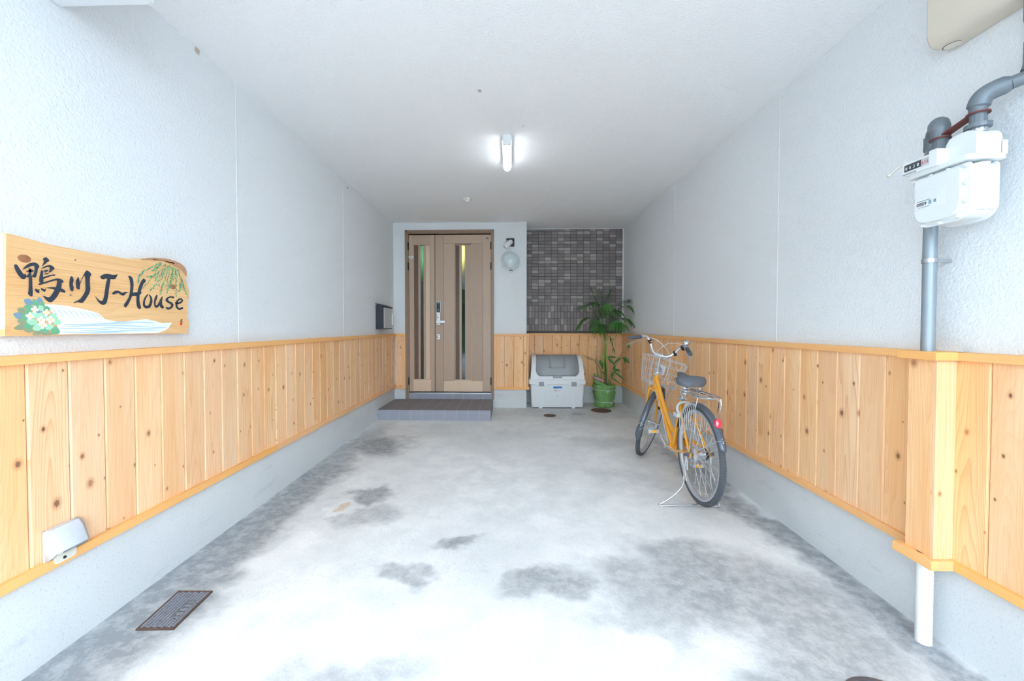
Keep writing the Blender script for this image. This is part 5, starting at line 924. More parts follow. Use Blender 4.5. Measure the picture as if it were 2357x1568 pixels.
M['willow_b'] = plain('willow light green', rgb(110, 190, 124), 0.7)
M['willow_c'] = plain('willow sea green', rgb(92, 158, 132), 0.7)
M['knot'] = plain('board knot', rgb(158, 104, 70), 0.7, 0, 0.3, 80)
sign = thing('wooden_sign', 'natural edge wooden name board painted with black brush writing, willow and white flowers', 'sign', (-1.665, 1.68, 1.17))
XF = -1.645
SP = lambda a, b, d: (XF + d, 1.3 + a / 1000, 1.17 + b / 1000)
q = MB()
n = len(BOARD)
q.prism(BOARD, SP, -0.042, 0.0)
bo = build(q, 'board', M['board'], sign, smooth=30, bevel=0.002)
# pale sawn end nearest the street
q = MB(); q.box(XF - 0.041, XF - 0.001, 1.2935, 1.303, 1.174, 1.503)
build(q, 'sawn_end', M['board_end'], sign)
q = MB(); q.prism(BARK, SP, -0.01, 0.0025); build(q, 'bark_edge', M['bark'], sign, bevel=0.0015)
q = MB()
q.sheet(STREAM, SP, 0.0006)
build(q, 'stream_painting', M['water'], sign, smooth=0, recalc=False)
q = MB()
for La, Lb in STREAKS:
    q.strip([SP(a, b, 0.0009) for a, b in La], [SP(a, b, 0.0009) for a, b in Lb])
build(q, 'stream_lines', M['water_blue'], sign, smooth=0, recalc=False)
q = MB()
for i, (c_, P) in enumerate(LEAVES):
    q.sheet([(a, max(2, b)) for a, b in P], SP, 0.0010 + i * 0.00003, c_)
build(q, 'leaf_painting', [M['leaf_blue'], M['leaf_green'], M['leaf_olive'], M['leaf_mint']], sign, smooth=0, recalc=False)
q = MB()
for i, P in enumerate(PETALS):
    q.sheet(P, SP, 0.0022 + (i // 4) * 0.00003)
build(q, 'petal_painting', M['petal'], sign, smooth=0, recalc=False)
for P in HEARTS:
    q = MB(); q.sheet(P, SP, 0.0026)
    build(q, 'flower_heart', M['yellow'], sign, smooth=0, recalc=False)
q = MB()
for i, (c_, P) in enumerate(WILLOW):
    q.sheet(P, SP, 0.0012 + (i % 10) * 0.00003, c_)
build(q, 'willow_painting', [M['willow_a'], M['willow_b'], M['willow_c']], sign, smooth=0, recalc=False)
q = MB()
for P in LETTERS:
    q.sheet(P, SP, 0.0018)
La, Lb = LETTER_E
q.strip([SP(a, b, 0.0018) for a, b in La], [SP(a, b, 0.0018) for a, b in Lb])
build(q, 'brush_lettering', M['ink'], sign, smooth=0, recalc=False)
q = MB()
for P in MARKS:
    q.sheet(P, SP, 0.0012)
build(q, 'signature', M['ink'], sign, smooth=0, recalc=False)
q = MB(); q.sheet(SEAL, SP, 0.0012); build(q, 'red_seal', M['red_ink'], sign, smooth=0, recalc=False)
for (a, b, r1, r2) in ((52, 262, 20, 9), (664, 226, 20, 8)):
    q = MB()
    q.lathe([(1.0, 0), (0.8, 0.0012), (0.45, 0.0008), (0.3, 0.0018), (0, 0.0016)], SP(a, b, 0.0002), (0, r1 / 1000, 0), (0, 0, r2 / 1000 * 1.5), (1, 0, 0), 16)
    build(q, 'wood_knot', M['knot'], sign)
for a, b in ((214, 284), (592, 328), (195, 150)):
    q = MB(); q.lathe([(0.0032, 0), (0.0028, 0.002), (0, 0.0026)], SP(a, b, 0.0), (0, 1, 0), (0, 0, 1), (1, 0, 0), 10)
    build(q, 'screw', M['chrome'], sign)

# ------------------------------------------------------------------ letter box on the left wall
mail = thing('letter_box', 'charcoal steel letter box with a pale grey door on the left wall', 'letter box', (-1.64, 5.32, 1.173))
q = MB()
q.prism([(XL, 1.173), (-1.59, 1.173), (-1.59, 1.452), (XL, 1.488)], lambda a, b, d: (a, d, b), 5.14, 5.52)
build(q, 'body', M['dark_panel'], mail, bevel=0.002)
q = MB()
q.prism([(XL, 1.490), (-1.580, 1.452), (-1.580, 1.463), (XL, 1.501)], lambda a, b, d: (a, d, b), 5.132, 5.528)
build(q, 'lid', M['dark_panel'], mail, bevel=0.0015)
q = MB(); q.box(-1.59, -1.583, 5.150, 5.512, 1.186, 1.446)
dr = build(q, 'door', M['steel_paint'], mail, bevel=0.001)
q = MB(); q.box(-1.583, -1.568, 5.488, 5.500, 1.228, 1.388); build(q, 'pull', M['white_plastic'], dr, bevel=0.002)
q = MB(); q.tube([(-1.681, 5.142, 1.482), (-1.681, 5.134, 1.482)], 0.006, 10); build(q, 'rivet', M['silver'], mail)

# ------------------------------------------------------------------ outdoor socket cover low on the left boards
M['worn_white'] = plain('worn white metal', rgb(206, 209, 215), 0.45, 0.1, 0.08, 60, 0.1)
sock = thing('socket_cover', 'scuffed white hooded outdoor socket cover low on the left boards', 'socket cover', (-1.655, 1.46, 0.335))
OX = XL + 0.024
q = MB()
q.prism([(1.402, 0.338), (1.402, 0.462), (1.415, 0.470), (1.512, 0.470), (1.522, 0.462), (1.522, 0.338)], lambda a, b, d: (d, a, b), OX, OX + 0.008)
build(q, 'back_plate', M['worn_white'], sock, bevel=0.002)
# sloping hood, open at the bottom
out = [(0.0, 0.468), (0.012, 0.466), (0.030, 0.444), (0.048, 0.396), (0.050, 0.386)]
rows = []
for y in (1.406, 1.418, 1.506, 1.518):
    f = 1.0 if 1.41 < y < 1.51 else 0.86
    rows.append([(OX + 0.006 + a * f, y, b) for a, b in out])
q = MB(); q.surf(rows)
q.add([(OX, 1.405, 0.344), (OX, 1.405, 0.468)] + [(OX + 0.006 + a * 0.86, 1.405, b) for a, b in out], [(0, 1, 2, 3, 4, 5, 6)])
q.add([(OX, 1.519, 0.386), (OX, 1.519, 0.468)] + [(OX + 0.006 + a * 0.86, 1.519, b) for a, b in out], [(0, 1, 2, 3, 4, 5, 6)])
build(q, 'hood', M['worn_white'], sock, thick=0.003)
q = MB(); q.tube([(OX + 0.0565, 1.420, 0.3865), (OX + 0.0565, 1.505, 0.3865)], 0.003, 6); build(q, 'drip_edge', M['silver'], sock)
q = MB(); q.prism(rrect(1.425, 1.498, 0.336, 0.372, 0.012), lambda a, b, d: (d, a, b), OX + 0.006, OX + 0.022); build(q, 'socket_face', M['ivory'], sock, bevel=0.002)
q = MB(); q.lathe([(0.0055, 0), (0.0050, 0.003), (0, 0.003)], (OX + 0.022, 1.455, 0.350), (0, 1, 0), (0, 0, 1), (1, 0, 0), 12); build(q, 'screw', M['hinge'], sock)
q = MB(); q.lathe([(0.0045, 0), (0.0040, 0.002), (0, 0.002)], (OX + 0.024, 1.475, 0.452), (0, 1, 0), (0, 0, 1), (1, 0, 0.2), 12); build(q, 'screw', M['hinge'], sock)

# ------------------------------------------------------------------ ceiling lamp (lit)
lamp = thing('ceiling_lamp', 'lit white tube lamp on the ceiling', 'lamp', (-0.02, 3.55, HC))
q = MB(); q.box(-0.060, 0.016, 3.27, 3.83, HC - 0.040, HC); q.prism(rrect(-0.056, 0.012, HC - 0.075, HC, 0.012), lambda a, b, d: (a, d, b), 3.255, 3.275)
build(q, 'base', M['white_plastic'], lamp, bevel=0.002)
e = NT('lamp diffuser'); e.set(color=(0.9, 0.9, 0.9, 1), emit=(0.86, 0.94, 1.0, 1), estr=1.7)
M['lamp_glow'] = e.mat
q = MB()
prof = [(-0.033, HC - 0.028)] + [(-0.022 + 0.034 * math.cos(a), HC - 0.044 - 0.034 * math.sin(a)) for a in [PI - i * PI / 10 for i in range(11)]] + [(0.011, HC - 0.028)]
prof = [(-0.056, HC - 0.028)] + [(-0.022 + 0.034 * math.cos(PI - i * PI / 10), HC - 0.044 - 0.034 * math.sin(i * PI / 10)) for i in range(11)] + [(0.012, HC - 0.028)]
rows = [[(a, y, b) for a, b in prof] for y in (3.276, 3.80)]
for k in range(1, 6):
    t = k / 5 * PI / 2
    s = math.cos(t)
    rows.append([(-0.022 + (a + 0.022) * max(s, 0.02), 3.80 + 0.035 * math.sin(t), HC - 0.028 + (b - HC + 0.028) * max(s, 0.02)) for a, b in prof])
q.surf(rows); q.add(rows[0], [tuple(range(len(prof)))])
build(q, 'diffuser', M['lamp_glow'], lamp)

det = thing('smoke_detector', 'small round white detector on the ceiling', 'detector', (-0.498, 4.85, HC))
q = MB(); q.lathe([(0.049, 0), (0.049, 0.018), (0.044, 0.026)], (-0.498, 4.85, HC), (1, 0, 0), (0, 1, 0), (0, 0, -1), 28); build(q, 'base', M['ivory'], det)
q = MB(); q.lathe([(0.032, 0.0), (0.030, 0.016), (0.022, 0.022), (0, 0.023)], (-0.498, 4.85, HC - 0.024), (1, 0, 0), (0, 1, 0), (0, 0, -1), 28); build(q, 'cap', M['white_plastic'], det)

# ------------------------------------------------------------------ round wall lamp and the spot above it
gm = NT('opal glass'); gm.set(color=rgb(208, 220, 222), rough=0.08, spec=0.5, coat=0.4)
M['opal'] = gm.mat
wl = thing('wall_lamp', 'round opal glass wall lamp with a thin metal rim beside the door', 'lamp', (0.009, YB, 2.151))
q = MB(); q.lathe([(0.130, 0), (0.130, 0.02), (0.126, 0.024)], (0.009, YB, 2.151), (1, 0, 0), (0, 0, 1), (0, -1, 0), 48); build(q, 'rim', M['silver'], wl)
q = MB(); q.lathe([(0.124 * math.cos(i * PI / 20), 0.02 + 0.085 * math.sin(i * PI / 20)) for i in range(11)], (0.009, YB, 2.151), (1, 0, 0), (0, 0, 1), (0, -1, 0), 48); build(q, 'opal_globe', M['opal'], wl, smooth=60)
q = MB(); q.obox((0.02, YB - 0.03, 2.014), (0.020, 0, -0.005), (0, 0.02, 0), (0.001, 0, 0.004)); build(q, 'clip', M['black'], wl, bevel=0.001)
q = MB(); q.lathe([(0.022, 0), (0.020, 0.014), (0.010, 0.022), (0, 0.024)], (0.017, YB - 0.02, 2.010), (1, 0, 0), (0, 1, 0), (0, 0, -1), 16); build(q, 'sensor', M['white_plastic'], wl)
sp = thing('security_spot', 'small white tilted spot light on a brown square plate above the round lamp', 'spot light', (0.01, YB, 2.42))
q = MB(); q.prism(rrect(-0.049, 0.068, 2.360, 2.477, 0.008), lambda a, b, d: (a, d, b), YB - 0.014, YB); build(q, 'plate', M['hinge'], sp, bevel=0.002)
q = MB(); q.lathe([(0.034, 0), (0.034, 0.022), (0.024, 0.034)], (0.010, YB - 0.012, 2.420), (1, 0, 0), (0, 0, 1), (0, -1, 0), 20); build(q, 'mount', M['white_plastic'], sp)
ax = Vector((-0.68, -0.06, -0.73)).normalized(); e1 = ax.orthogonal().normalized(); e2 = ax.cross(e1)
c0 = Vector((0.004, YB - 0.062, 2.412))
q = MB(); q.tube([Vector((0.012, YB - 0.03, 2.42)), c0 + ax * 0.02], 0.014, 12); build(q, 'neck', M['silver'], sp)
q = MB(); q.lathe([(0.020, 0), (0.036, 0.004), (0.037, 0.105), (0.033, 0.105), (0.033, 0.098)], c0, e1, e2, ax, 24); hd = build(q, 'head', M['white_plastic'], sp)
q = MB(); q.lathe([(0.0335, 0.099), (0, 0.0995)], c0, e1, e2, ax, 24); build(q, 'lens', M['dark_panel'], hd)
q = MB(); q.tube([(-0.080, YB - 0.03, 2.436), (-0.02, YB - 0.03, 2.437)], 0.004, 8); build(q, 'adjusting_pin', M['white_plastic'], sp)
q = MB(); q.tube(bez([(0.012, YB - 0.03, 2.395), (0.014, YB - 0.02, 2.34), (0.010, YB - 0.012, 2.28)], 5), 0.003, 6); build(q, 'cable', M['white_plastic'], sp)

# ------------------------------------------------------------------ storage bin in the recess
M['bin_body'] = plain('pale grey plastic', rgb(228, 231, 233), 0.45, 0, 0.02, 12, 0.03)
M['bin_panel'] = plain('mid grey plastic', rgb(156, 161, 164), 0.5, 0, 0.03, 12, 0.03)
M['bin_latch'] = plain('grey latch plastic', rgb(150, 154, 158), 0.5, 0, 0.02)
M['label_blue'] = plain('blue label print', rgb(58, 124, 208), 0.5)
M['label_grey'] = plain('grey label print', rgb(150, 152, 158), 0.5)
M['label_red'] = plain('red label print', rgb(214, 92, 84), 0.5)
bx0, by0 = 0.688, 5.888
bin_ = thing('storage_bin', 'pale grey plastic outdoor storage bin with a curved grey flap lid', 'bin', (bx0, by0 + 0.2, 0.03))
BZ = 0.03
def ring(w, d0, d1, z, r=0.03):
    return [(a + bx0, b + by0, z) for a, b in rrect(-w / 2, w / 2, d0, d1, r)]
q = MB()
R0 = [ring(0.735, 0.03, 0.40, BZ + 0.014, 0.03), ring(0.745, 0.022, 0.40, BZ + 0.03, 0.03), ring(0.775, 0.006, 0.405, BZ + 0.365, 0.03)]
q.surf(R0, closed=True); q.add(R0[0], [tuple(range(len(R0[0])))])
# shallow ribs pressed into the front
for x in (-0.256, -0.172, 0.256, 0.172):
    q.box(bx0 + x - 0.0015, bx0 + x + 0.0015, by0 + 0.010, by0 + 0.03, BZ + 0.02, BZ + 0.355)
build(q, 'body', M['bin_body'], bin_, smooth=35)
for x in (-0.24, 0.23):
    q = MB(); q.box(bx0 + x - 0.025, bx0 + x + 0.025, by0 + 0.03, by0 + 0.09, BZ - 0.012, BZ + 0.016); build(q, 'foot', M['bin_body'], bin_, bevel=0.003)
q = MB()
R1 = [ring(0.80, -0.006, 0.41, BZ + 0.345, 0.03), ring(0.82, -0.012, 0.415, BZ + 0.352, 0.035), ring(0.82, -0.012, 0.415, BZ + 0.408, 0.035), ring(0.81, -0.006, 0.41, BZ + 0.416, 0.033)]
q.surf(R1, closed=True); q.add(R1[-1], [tuple(range(len(R1[0])))]); q.add(R1[0], [tuple(range(len(R1[0])))])
build(q, 'rim', M['bin_body'], bin_, smooth=35)
# trapezoid skirts of the rim under the latches
for x in (-0.232, 0.232):
    q = MB(); q.prism([(x - 0.10, BZ + 0.352), (x + 0.10, BZ + 0.352), (x + 0.062, BZ + 0.318), (x - 0.062, BZ + 0.318)], lambda a, b, d: (bx0 + a, by0 + d, BZ * 0 + b), -0.012, 0.01)
    build(q, 'rim_skirt', M['bin_body'], bin_, bevel=0.003)
    q = MB(); q.prism(rrect(x - 0.036, x + 0.036, BZ + 0.324, BZ + 0.385, 0.006), lambda a, b, d: (bx0 + a, by0 + d, b), -0.022, -0.010)
    la = build(q, 'latch', M['bin_latch'], bin_, bevel=0.003)
    q = MB(); q.prism(rrect(x - 0.040, x + 0.040, BZ + 0.340, BZ + 0.350, 0.003), lambda a, b, d: (bx0 + a, by0 + d, b), -0.024, -0.020)
    build(q, 'latch_ridge', M['bin_latch'], la)
LPROF = [(0.012, 0.412), (0.018, 0.46), (0.028, 0.53), (0.048, 0.60), (0.082, 0.665), (0.13, 0.712), (0.19, 0.742), (0.25, 0.752)]
def hood(off, xw):
    rows = []
    for i, (y, z) in enumerate(LPROF):
        t = (z - 0.412) / 0.34
        w = (0.775 - 0.055 * t) * xw
        rows.append((y, z, w))
    return rows
q = MB()
rows = []
for y, z, w in hood(0, 1):
    rows.append([(bx0 + w / 2 * s, by0 + y, BZ + z) for s in (-1, -0.98, -0.9, -0.5, 0, 0.5, 0.9, 0.98, 1)])
rows.append([(p[0], by0 + 0.40, BZ + 0.752) for p in rows[-1]]); rows.append([(bx0 + 0.3875 * s, by0 + 0.405, BZ + 0.412) for s in (-1, -0.98, -0.9, -0.5, 0, 0.5, 0.9, 0.98, 1)])
q.surf(rows)
for s in (0, -1):
    q.add([r_[s] for r_ in rows], [tuple(range(len(rows)))])
lid = build(q, 'lid', M['bin_body'], bin_, smooth=50, bevel=0.006)
# the darker curved flap
q = MB()
rows = []
for i in range(15):
    f = i / 14 * 6.0 + 0.95
    k = min(int(f), 6); t = f - k
    a, b = LPROF[k], LPROF[min(k + 1, 7)]
    y = a[0] + (b[0] - a[0]) * t; z = a[1] + (b[1] - a[1]) * t
    tt = (z - 0.412) / 0.34
    half = (0.318 - 0.02 * tt)
    if i < 3:
        half -= (0.055, 0.022, 0.006)[i]
    rows.append([(bx0 + half * s, by0 + y - 0.0075, BZ + z + 0.0055) for s in (-1, -0.5, 0, 0.5, 1)])
q.surf(rows)
fl = build(q, 'flap', M['bin_panel'], lid, smooth=60, thick=0.006)
q = MB()
rows = []
for i in range(9):
    f = 2.55 + i / 8 * 3.9
    k = int(f); t = f - k
    a, b = LPROF[k], LPROF[min(k + 1, 7)]
    y = a[0] + (b[0] - a[0]) * t; z = a[1] + (b[1] - a[1]) * t
    rows.append([(bx0 + 0.118 * s, by0 + y - 0.0105, BZ + z + 0.0085) for s in (-1, -0.5, 0, 0.5, 1)])
q.surf(rows); build(q, 'flap_inset', M['bin_panel'], lid, smooth=60, thick=0.005)
q = MB(); q.prism([(-0.070, 0.476), (0.070, 0.476), (0.060, 0.440), (-0.060, 0.440)], lambda a, b, d: (bx0 + a, by0 + d, BZ + b), -0.008, 0.012)
build(q, 'flap_handle', M['bin_panel'], lid, bevel=0.004)
q = MB(); q.prism(rrect(-0.066, 0.066, 0.412, 0.437, 0.008), lambda a, b, d: (bx0 + a, by0 + d, BZ + b), -0.016, 0.012)
build(q, 'lid_catch', M['bin_body'], lid, bevel=0.003)
q = MB(); q.box(bx0 - 0.062, bx0 + 0.062, by0 + 0.001, by0 + 0.004, BZ + 0.18, BZ + 0.318)
ls = build(q, 'paper_label', M['white_plastic'], bin_)
ls.rotation_euler = (R(1.2), 0, 0)
def lab(x0, x1, z0, z1, m):
    s_ = MB(); s_.box(bx0 + x0, bx0 + x1, by0 - 0.0005, by0 + 0.0012, BZ + z0, BZ + z1); build(s_, 'label_print', M[m], ls)
lab(-0.062, 0.062, 0.293, 0.318, 'label_blue'); lab(-0.055, 0.0, 0.283, 0.288, 'label_grey'); lab(-0.052, 0.004, 0.24, 0.243, 'label_grey'); lab(-0.045, -0.03, 0.252, 0.262, 'label_red')
lab(-0.022, 0.0, 0.250, 0.258, 'label_grey'); lab(-0.052, 0.002, 0.27, 0.273, 'label_grey'); lab(0.018, 0.045, 0.262, 0.266, 'label_red'); lab(0.02, 0.042, 0.252, 0.255, 'label_grey'); lab(-0.01, 0.01, 0.186, 0.192, 'label_blue')

# ------------------------------------------------------------------ floor covers
def cover_round(name, x, y, r, mat, label, h=0.006, ribs=9):
    z = fz(x, y)
    t = thing(name, label, 'cover', (x, y, z))
    q = MB(); q.lathe([(r, -0.01), (r, h), (r * 0.9, h), (r * 0.9, h - 0.003), (0, h - 0.003)], (x, y, z), (1, 0, 0), (0, 1, 0), (0, 0, 1), 40); build(q, 'rim', M[mat], t)
    q = MB()
    for i in range(ribs):
        u = -0.8 + 1.6 * (i + 0.5) / ribs
        L_ = math.sqrt(max(0, 0.84 ** 2 - u * u))
        for s in range(5):
            v = -L_ + 2 * L_ * (s + 0.5) / 5
            q.box(x + (u - 0.06) * r, x + (u + 0.06) * r, y + (v - L_ / 7) * r, y + (v + L_ / 7) * r, z, z + h)
    build(q, 'tread_studs', M[mat], t, kind='stuff')
cover_round('drain_cover', 0.535, 5.46, 0.080, 'rust_iron', 'small rusty round drain cover in front of the grey bin')
cover_round('drain_cover', 0.915, 5.56, 0.075, 'pale_iron', 'pale round drain cover between the two rusty ones', 0.003)
cover_round('manhole_cover', 1.289, 5.795, 0.140, 'rust_iron', 'large rusty round cover in front of the potted palm')
cover_round('manhole_cover', 1.266, 1.36, 0.130, 'iron', 'dark round cover at the very bottom right of the floor')
M['dark_iron'] = plain('dark cast iron', rgb(70, 68, 74), 0.6, 0.2, 0.15, 60, 0.2)
M['stud_iron'] = plain('worn cast iron', rgb(140, 142, 152), 0.5, 0.3, 0.12, 60, 0.2)
mc = thing('meter_cover', 'rectangular cast iron meter cover in the floor at front left', 'cover', (-1.43, 1.70, -0.016))
q = MB()
A4 = [Vector((-1.498, 1.579, 0)), Vector((-1.350, 1.589, 0)), Vector((-1.362, 1.823, 0)), Vector((-1.517, 1.816, 0))]
def mcp(u, v, h):
    p = (A4[0] * (1 - u) + A4[1] * u) * (1 - v) + (A4[3] * (1 - u) + A4[2] * u) * v
    return (p.x, p.y, fz(p.x, p.y) + h)
def mcbox(q, u0, u1, v0, v1, h0, h1):
    P = [mcp(u, v, h) for h in (h0, h1) for u, v in ((u0, v0), (u1, v0), (u1, v1), (u0, v1))]
    q.add(P, [(0, 3, 2, 1), (4, 5, 6, 7), (0, 1, 5, 4), (1, 2, 6, 5), (2, 3, 7, 6), (3, 0, 4, 7)])
mcbox(q, 0, 1, 0, 1, -0.01, 0.003)
build(q, 'plate', M['dark_iron'], mc)
q = MB()
mcbox(q, 0, 1, 0, 0.03, 0.0, 0.006); mcbox(q, 0, 1, 0.97, 1, 0, 0.006); mcbox(q, 0, 0.04, 0, 1, 0, 0.006); mcbox(q, 0.96, 1, 0, 1, 0, 0.006)
build(q, 'frame', M['rust_iron'], mc)
q = MB()
for j in range(20):
    for i in range(10):
        o_ = 0.5 if (i % 2) else 0.0
        u0 = 0.055 + i * 0.09; v0 = 0.045 + (j + o_ * 0.9) * 0.0455
        if v0 > 0.93:
            continue
        if 0.58 < u0 + 0.04 < 0.84 and 0.26 < v0 + 0.02 < 0.74:
            continue
        mcbox(q, u0, u0 + 0.072, v0, v0 + 0.036, 0.002, 0.0058)
build(q, 'tread_studs', M['stud_iron'], mc, kind='stuff')
q = MB(); mcbox(q, 0.60, 0.84, 0.27, 0.74, 0.002, 0.0045); build(q, 'name_panel', M['stud_iron'], mc)
q = MB()
for v0 in (0.29, 0.40, 0.51, 0.60, 0.68):
    mcbox(q, 0.64, 0.66, v0, v0 + 0.06, 0.002, 0.006); mcbox(q, 0.78, 0.80, v0 + 0.01, v0 + 0.05, 0.002, 0.006); mcbox(q, 0.64, 0.79, v0 + 0.02, v0 + 0.03, 0.002, 0.006)
build(q, 'cast_letters', M['iron'], mc)
q = MB(); mcbox(q, 0.93, 0.99, 0.62, 0.65, 0.004, 0.0075); build(q, 'lifting_notch', M['rust_iron'], mc)

# ------------------------------------------------------------------ gas meter, its pipes and the beige housing
M['meter'] = plain('meter enamel', rgb(224, 228, 228), 0.4, 0, 0.03, 20, 0.02)
M['pipe'] = plain('galvanised grey pipe', rgb(116, 124, 132), 0.45, 0.25, 0.16, 25, 0.1)
M['pipe_light'] = plain('zinc pipe', rgb(150, 160, 168), 0.42, 0.35, 0.1, 25, 0.05)
M['tape'] = plain('white tape wrap', rgb(226, 226, 228), 0.6, 0, 0.04, 30)
M['primer'] = plain('red primer bar', rgb(112, 58, 50), 0.6, 0, 0.12)
M['beige'] = plain('beige painted steel', rgb(214, 204, 186), 0.55, 0, 0.05, 6, 0.04)
gas = thing('gas_meter', 'white enamelled gas meter hanging on the right wall', 'gas meter', (1.60, 1.53, 1.57))
def yz(y0, y1, z0, z1, r0, r1=None):
    r1 = r0 if r1 is None else r1
    P = []
    for cy, cz, a0, r in ((y1 - r0, z1 - r0, 0, r0), (y0 + r0, z1 - r0, 90, r0), (y0 + r1, z0 + r1, 180, r1), (y1 - r1, z0 + r1, 270, r1)):
        for i in range(6):
            a = R(a0 + 18 * i)
            P.append((cy + r * math.cos(a), cz + r * math.sin(a)))
    return P
def xprism(poly, x0, x1, name, mat, parent, bv=0.003, label=None):
    s_ = MB(); s_.prism(poly, lambda a, b, d: (d, a, b), x0, x1)
    return build(s_, name, M[mat], parent, bevel=bv, label=label)
MY0, MY1 = 1.438, 1.628
xprism(yz(MY0 + 0.008, MY1 - 0.008, 1.578, 1.757, 0.012, 0.045), 1.548, 1.655, 'case', 'meter', gas, 0.004)
xprism(yz(MY0 + 0.018, MY1 - 0.018, 1.585, 1.75, 0.012, 0.045), 1.534, 1.55, 'front_cover', 'meter', gas, 0.008)
# bolted flange of the front cover
fl_ = xprism(yz(MY0, MY1, 1.570, 1.762, 0.014, 0.052), 1.552, 1.560, 'front_flange', 'meter', gas, 0.002)
xprism(yz(MY0, MY1, 1.570, 1.762, 0.014, 0.052), 1.640, 1.648, 'rear_flange', 'meter', gas, 0.002)
for y, z in ((1.444, 1.748), (1.50, 1.754), (1.56, 1.754), (1.62, 1.748), (1.444, 1.69), (1.446, 1.63), (1.47, 1.584), (1.53, 1.576), (1.59, 1.58), (1.618, 1.62), (1.621, 1.68)):
    s_ = MB(); s_.lathe([(0.0065, 0), (0.0065, 0.010), (0.0045, 0.011), (0.0045, 0.014), (0, 0.014)], (1.552, y, z), (0, 1, 0), (0, 0, 1), (-1, 0, 0), 12)
    build(s_, 'bolt', M['meter'], fl_)
s_ = MB(); s_.prism(rrect(1.534, 1.662, MY0 - 0.010, MY1 + 0.010, 0.012), lambda a, b, d: (a, b, d), 1.764, 1.782)
build(s_, 'top_flange', M['meter'], gas, bevel=0.003)
# vertical pilaster on the side that faces the street
s_ = MB(); s_.lathe([(0.014, 0), (0.017, 0.03), (0.018, 0.13), (0.026, 0.155)], (1.598, MY0 + 0.016, 1.60), (1, 0, 0), (0, 1, 0), (0, 0, 1), 16); build(s_, 'side_rib', M['meter'], gas)
s_ = MB(); s_.box(1.625, 1.650, MY0 + 0.004, MY0 + 0.02, 1.60, 1.75); build(s_, 'side_rib', M['meter'], gas, bevel=0.004)
# upper casting with the two humps
xprism(yz(1.436, 1.534, 1.782, 1.872, 0.032, 0.004), 1.566, 1.650, 'outlet_dome', 'meter', gas, 0.012)
xprism(yz(1.530, 1.625, 1.782, 1.842, 0.030, 0.004), 1.572, 1.640, 'inlet_dome', 'meter', gas, 0.010)
s_ = MB(); s_.box(1.645, 1.672, 1.436, 1.47, 1.782, 1.83); build(s_, 'rear_lug', M['meter'], gas, bevel=0.003)
# counter housing
ch = xprism(yz(1.538, 1.655, 1.782, 1.830, 0.005), 1.528, 1.575, 'counter_housing', 'meter', gas, 0.003)
xprism(yz(1.520, 1.548, 1.778, 1.838, 0.003), 1.522, 1.566, 'counter_end', 'meter', ch, 0.002)
M['dial'] = plain('counter window', rgb(56, 62, 72), 0.25)
M['dial_pale'] = plain('counter pale field', rgb(190, 190, 190), 0.3)
s_ = MB(); s_.box(1.5262, 1.5282, 1.580, 1.645, 1.797, 1.822); build(s_, 'counter_window', M['dial'], ch)
s_ = MB(); s_.box(1.5262, 1.5282, 1.552, 1.580, 1.797, 1.822); build(s_, 'counter_window', M['dial_pale'], ch)
def txt(s, name, mat, parent, pos, size, rot, ext=0.0003):
    cu = bpy.data.curves.new(name, 'FONT')
    cu.body = s; cu.size = size; cu.extrude = ext; cu.align_x = 'LEFT'; cu.resolution_u = 2
    cu.materials.append(M[mat])
    tmp = bpy.data.objects.new('tmp', cu)
    me = bpy.data.meshes.new_from_object(tmp)
    bpy.data.objects.remove(tmp); bpy.data.curves.remove(cu)
    me.name = name
    if not me.materials:
        me.materials.append(M[mat])
    o = bpy.data.objects.new(name, me)
    o.rotation_euler = rot
    finish(o, parent, pos)
    return o
# text that reads from the far end towards the street, facing -x
FACE_L = (R(90), 0, R(-90))
for i, d_ in enumerate('0038'):
    txt(d_, 'digit', 'white_plastic', ch, (1.5258, 1.6405 - i * 0.0150, 1.8025), 0.016, FACE_L)
for i, d_ in enumerate('212'):
    txt(d_, 'digit', 'red_ink', ch, (1.5258, 1.5785 - i * 0.0092, 1.8035), 0.013, FACE_L)
s_ = MB(); s_.box(1.5255, 1.528, 1.60, 1.652, 1.786, 1.789); build(s_, 'print_line', M['label_grey'], ch)
s_ = MB(); s_.box(1.5325, 1.5345, 1.524, 1.604, 1.640, 1.672); sl_ = build(s_, 'meter_label', M['white_plastic'], gas)
txt('0889', 'number', 'ink', sl_, (1.5321, 1.6000, 1.650), 0.0185, FACE_L)
for y0, y1, z0, z1 in ((1.546, 1.556, 1.650, 1.664), (1.530, 1.538, 1.652, 1.663), (1.55, 1.598, 1.6665, 1.669), (1.552, 1.594, 1.6435, 1.645)):
    s_ = MB(); s_.box(1.532, 1.533, y0, y1, z0, z1); build(s_, 'label_print', M['leaf_blue'], sl_)
s_ = MB(); s_.prism(rrect(1.50, 1.606, 1.636, 1.700, 0.006), lambda a, b, d: (d, a, b), 1.5335, 1.5345); build(s_, 'embossed_panel', M['meter'], gas, bevel=0.0004)
# tap stub at the far end
s_ = MB(); s_.tube([(1.575, 1.63, 1.835), (1.560, 1.675, 1.835)], 0.013, 14); build(s_, 'test_plug', M['meter'], gas)
s_ = MB(); s_.tube(bez([(1.560, 1.672, 1.836), (1.548, 1.692, 1.834), (1.536, 1.712, 1.815), (1.528, 1.716, 1.806)], 4), [0.006] * 9 + [0.010] * 3 + [0.009], 10, flat=0.6); build(s_, 'plug_strap', M['ivory'], gas)
s_ = MB(); s_.lathe([(0.007, 0), (0.006, 0.003), (0, 0.003)], (1.572, 1.565, 1.822), (0, 1, 0), (0, 0, 1), (-1, 0, 0), 14); build(s_, 'seal_screw', M['hinge'], gas)
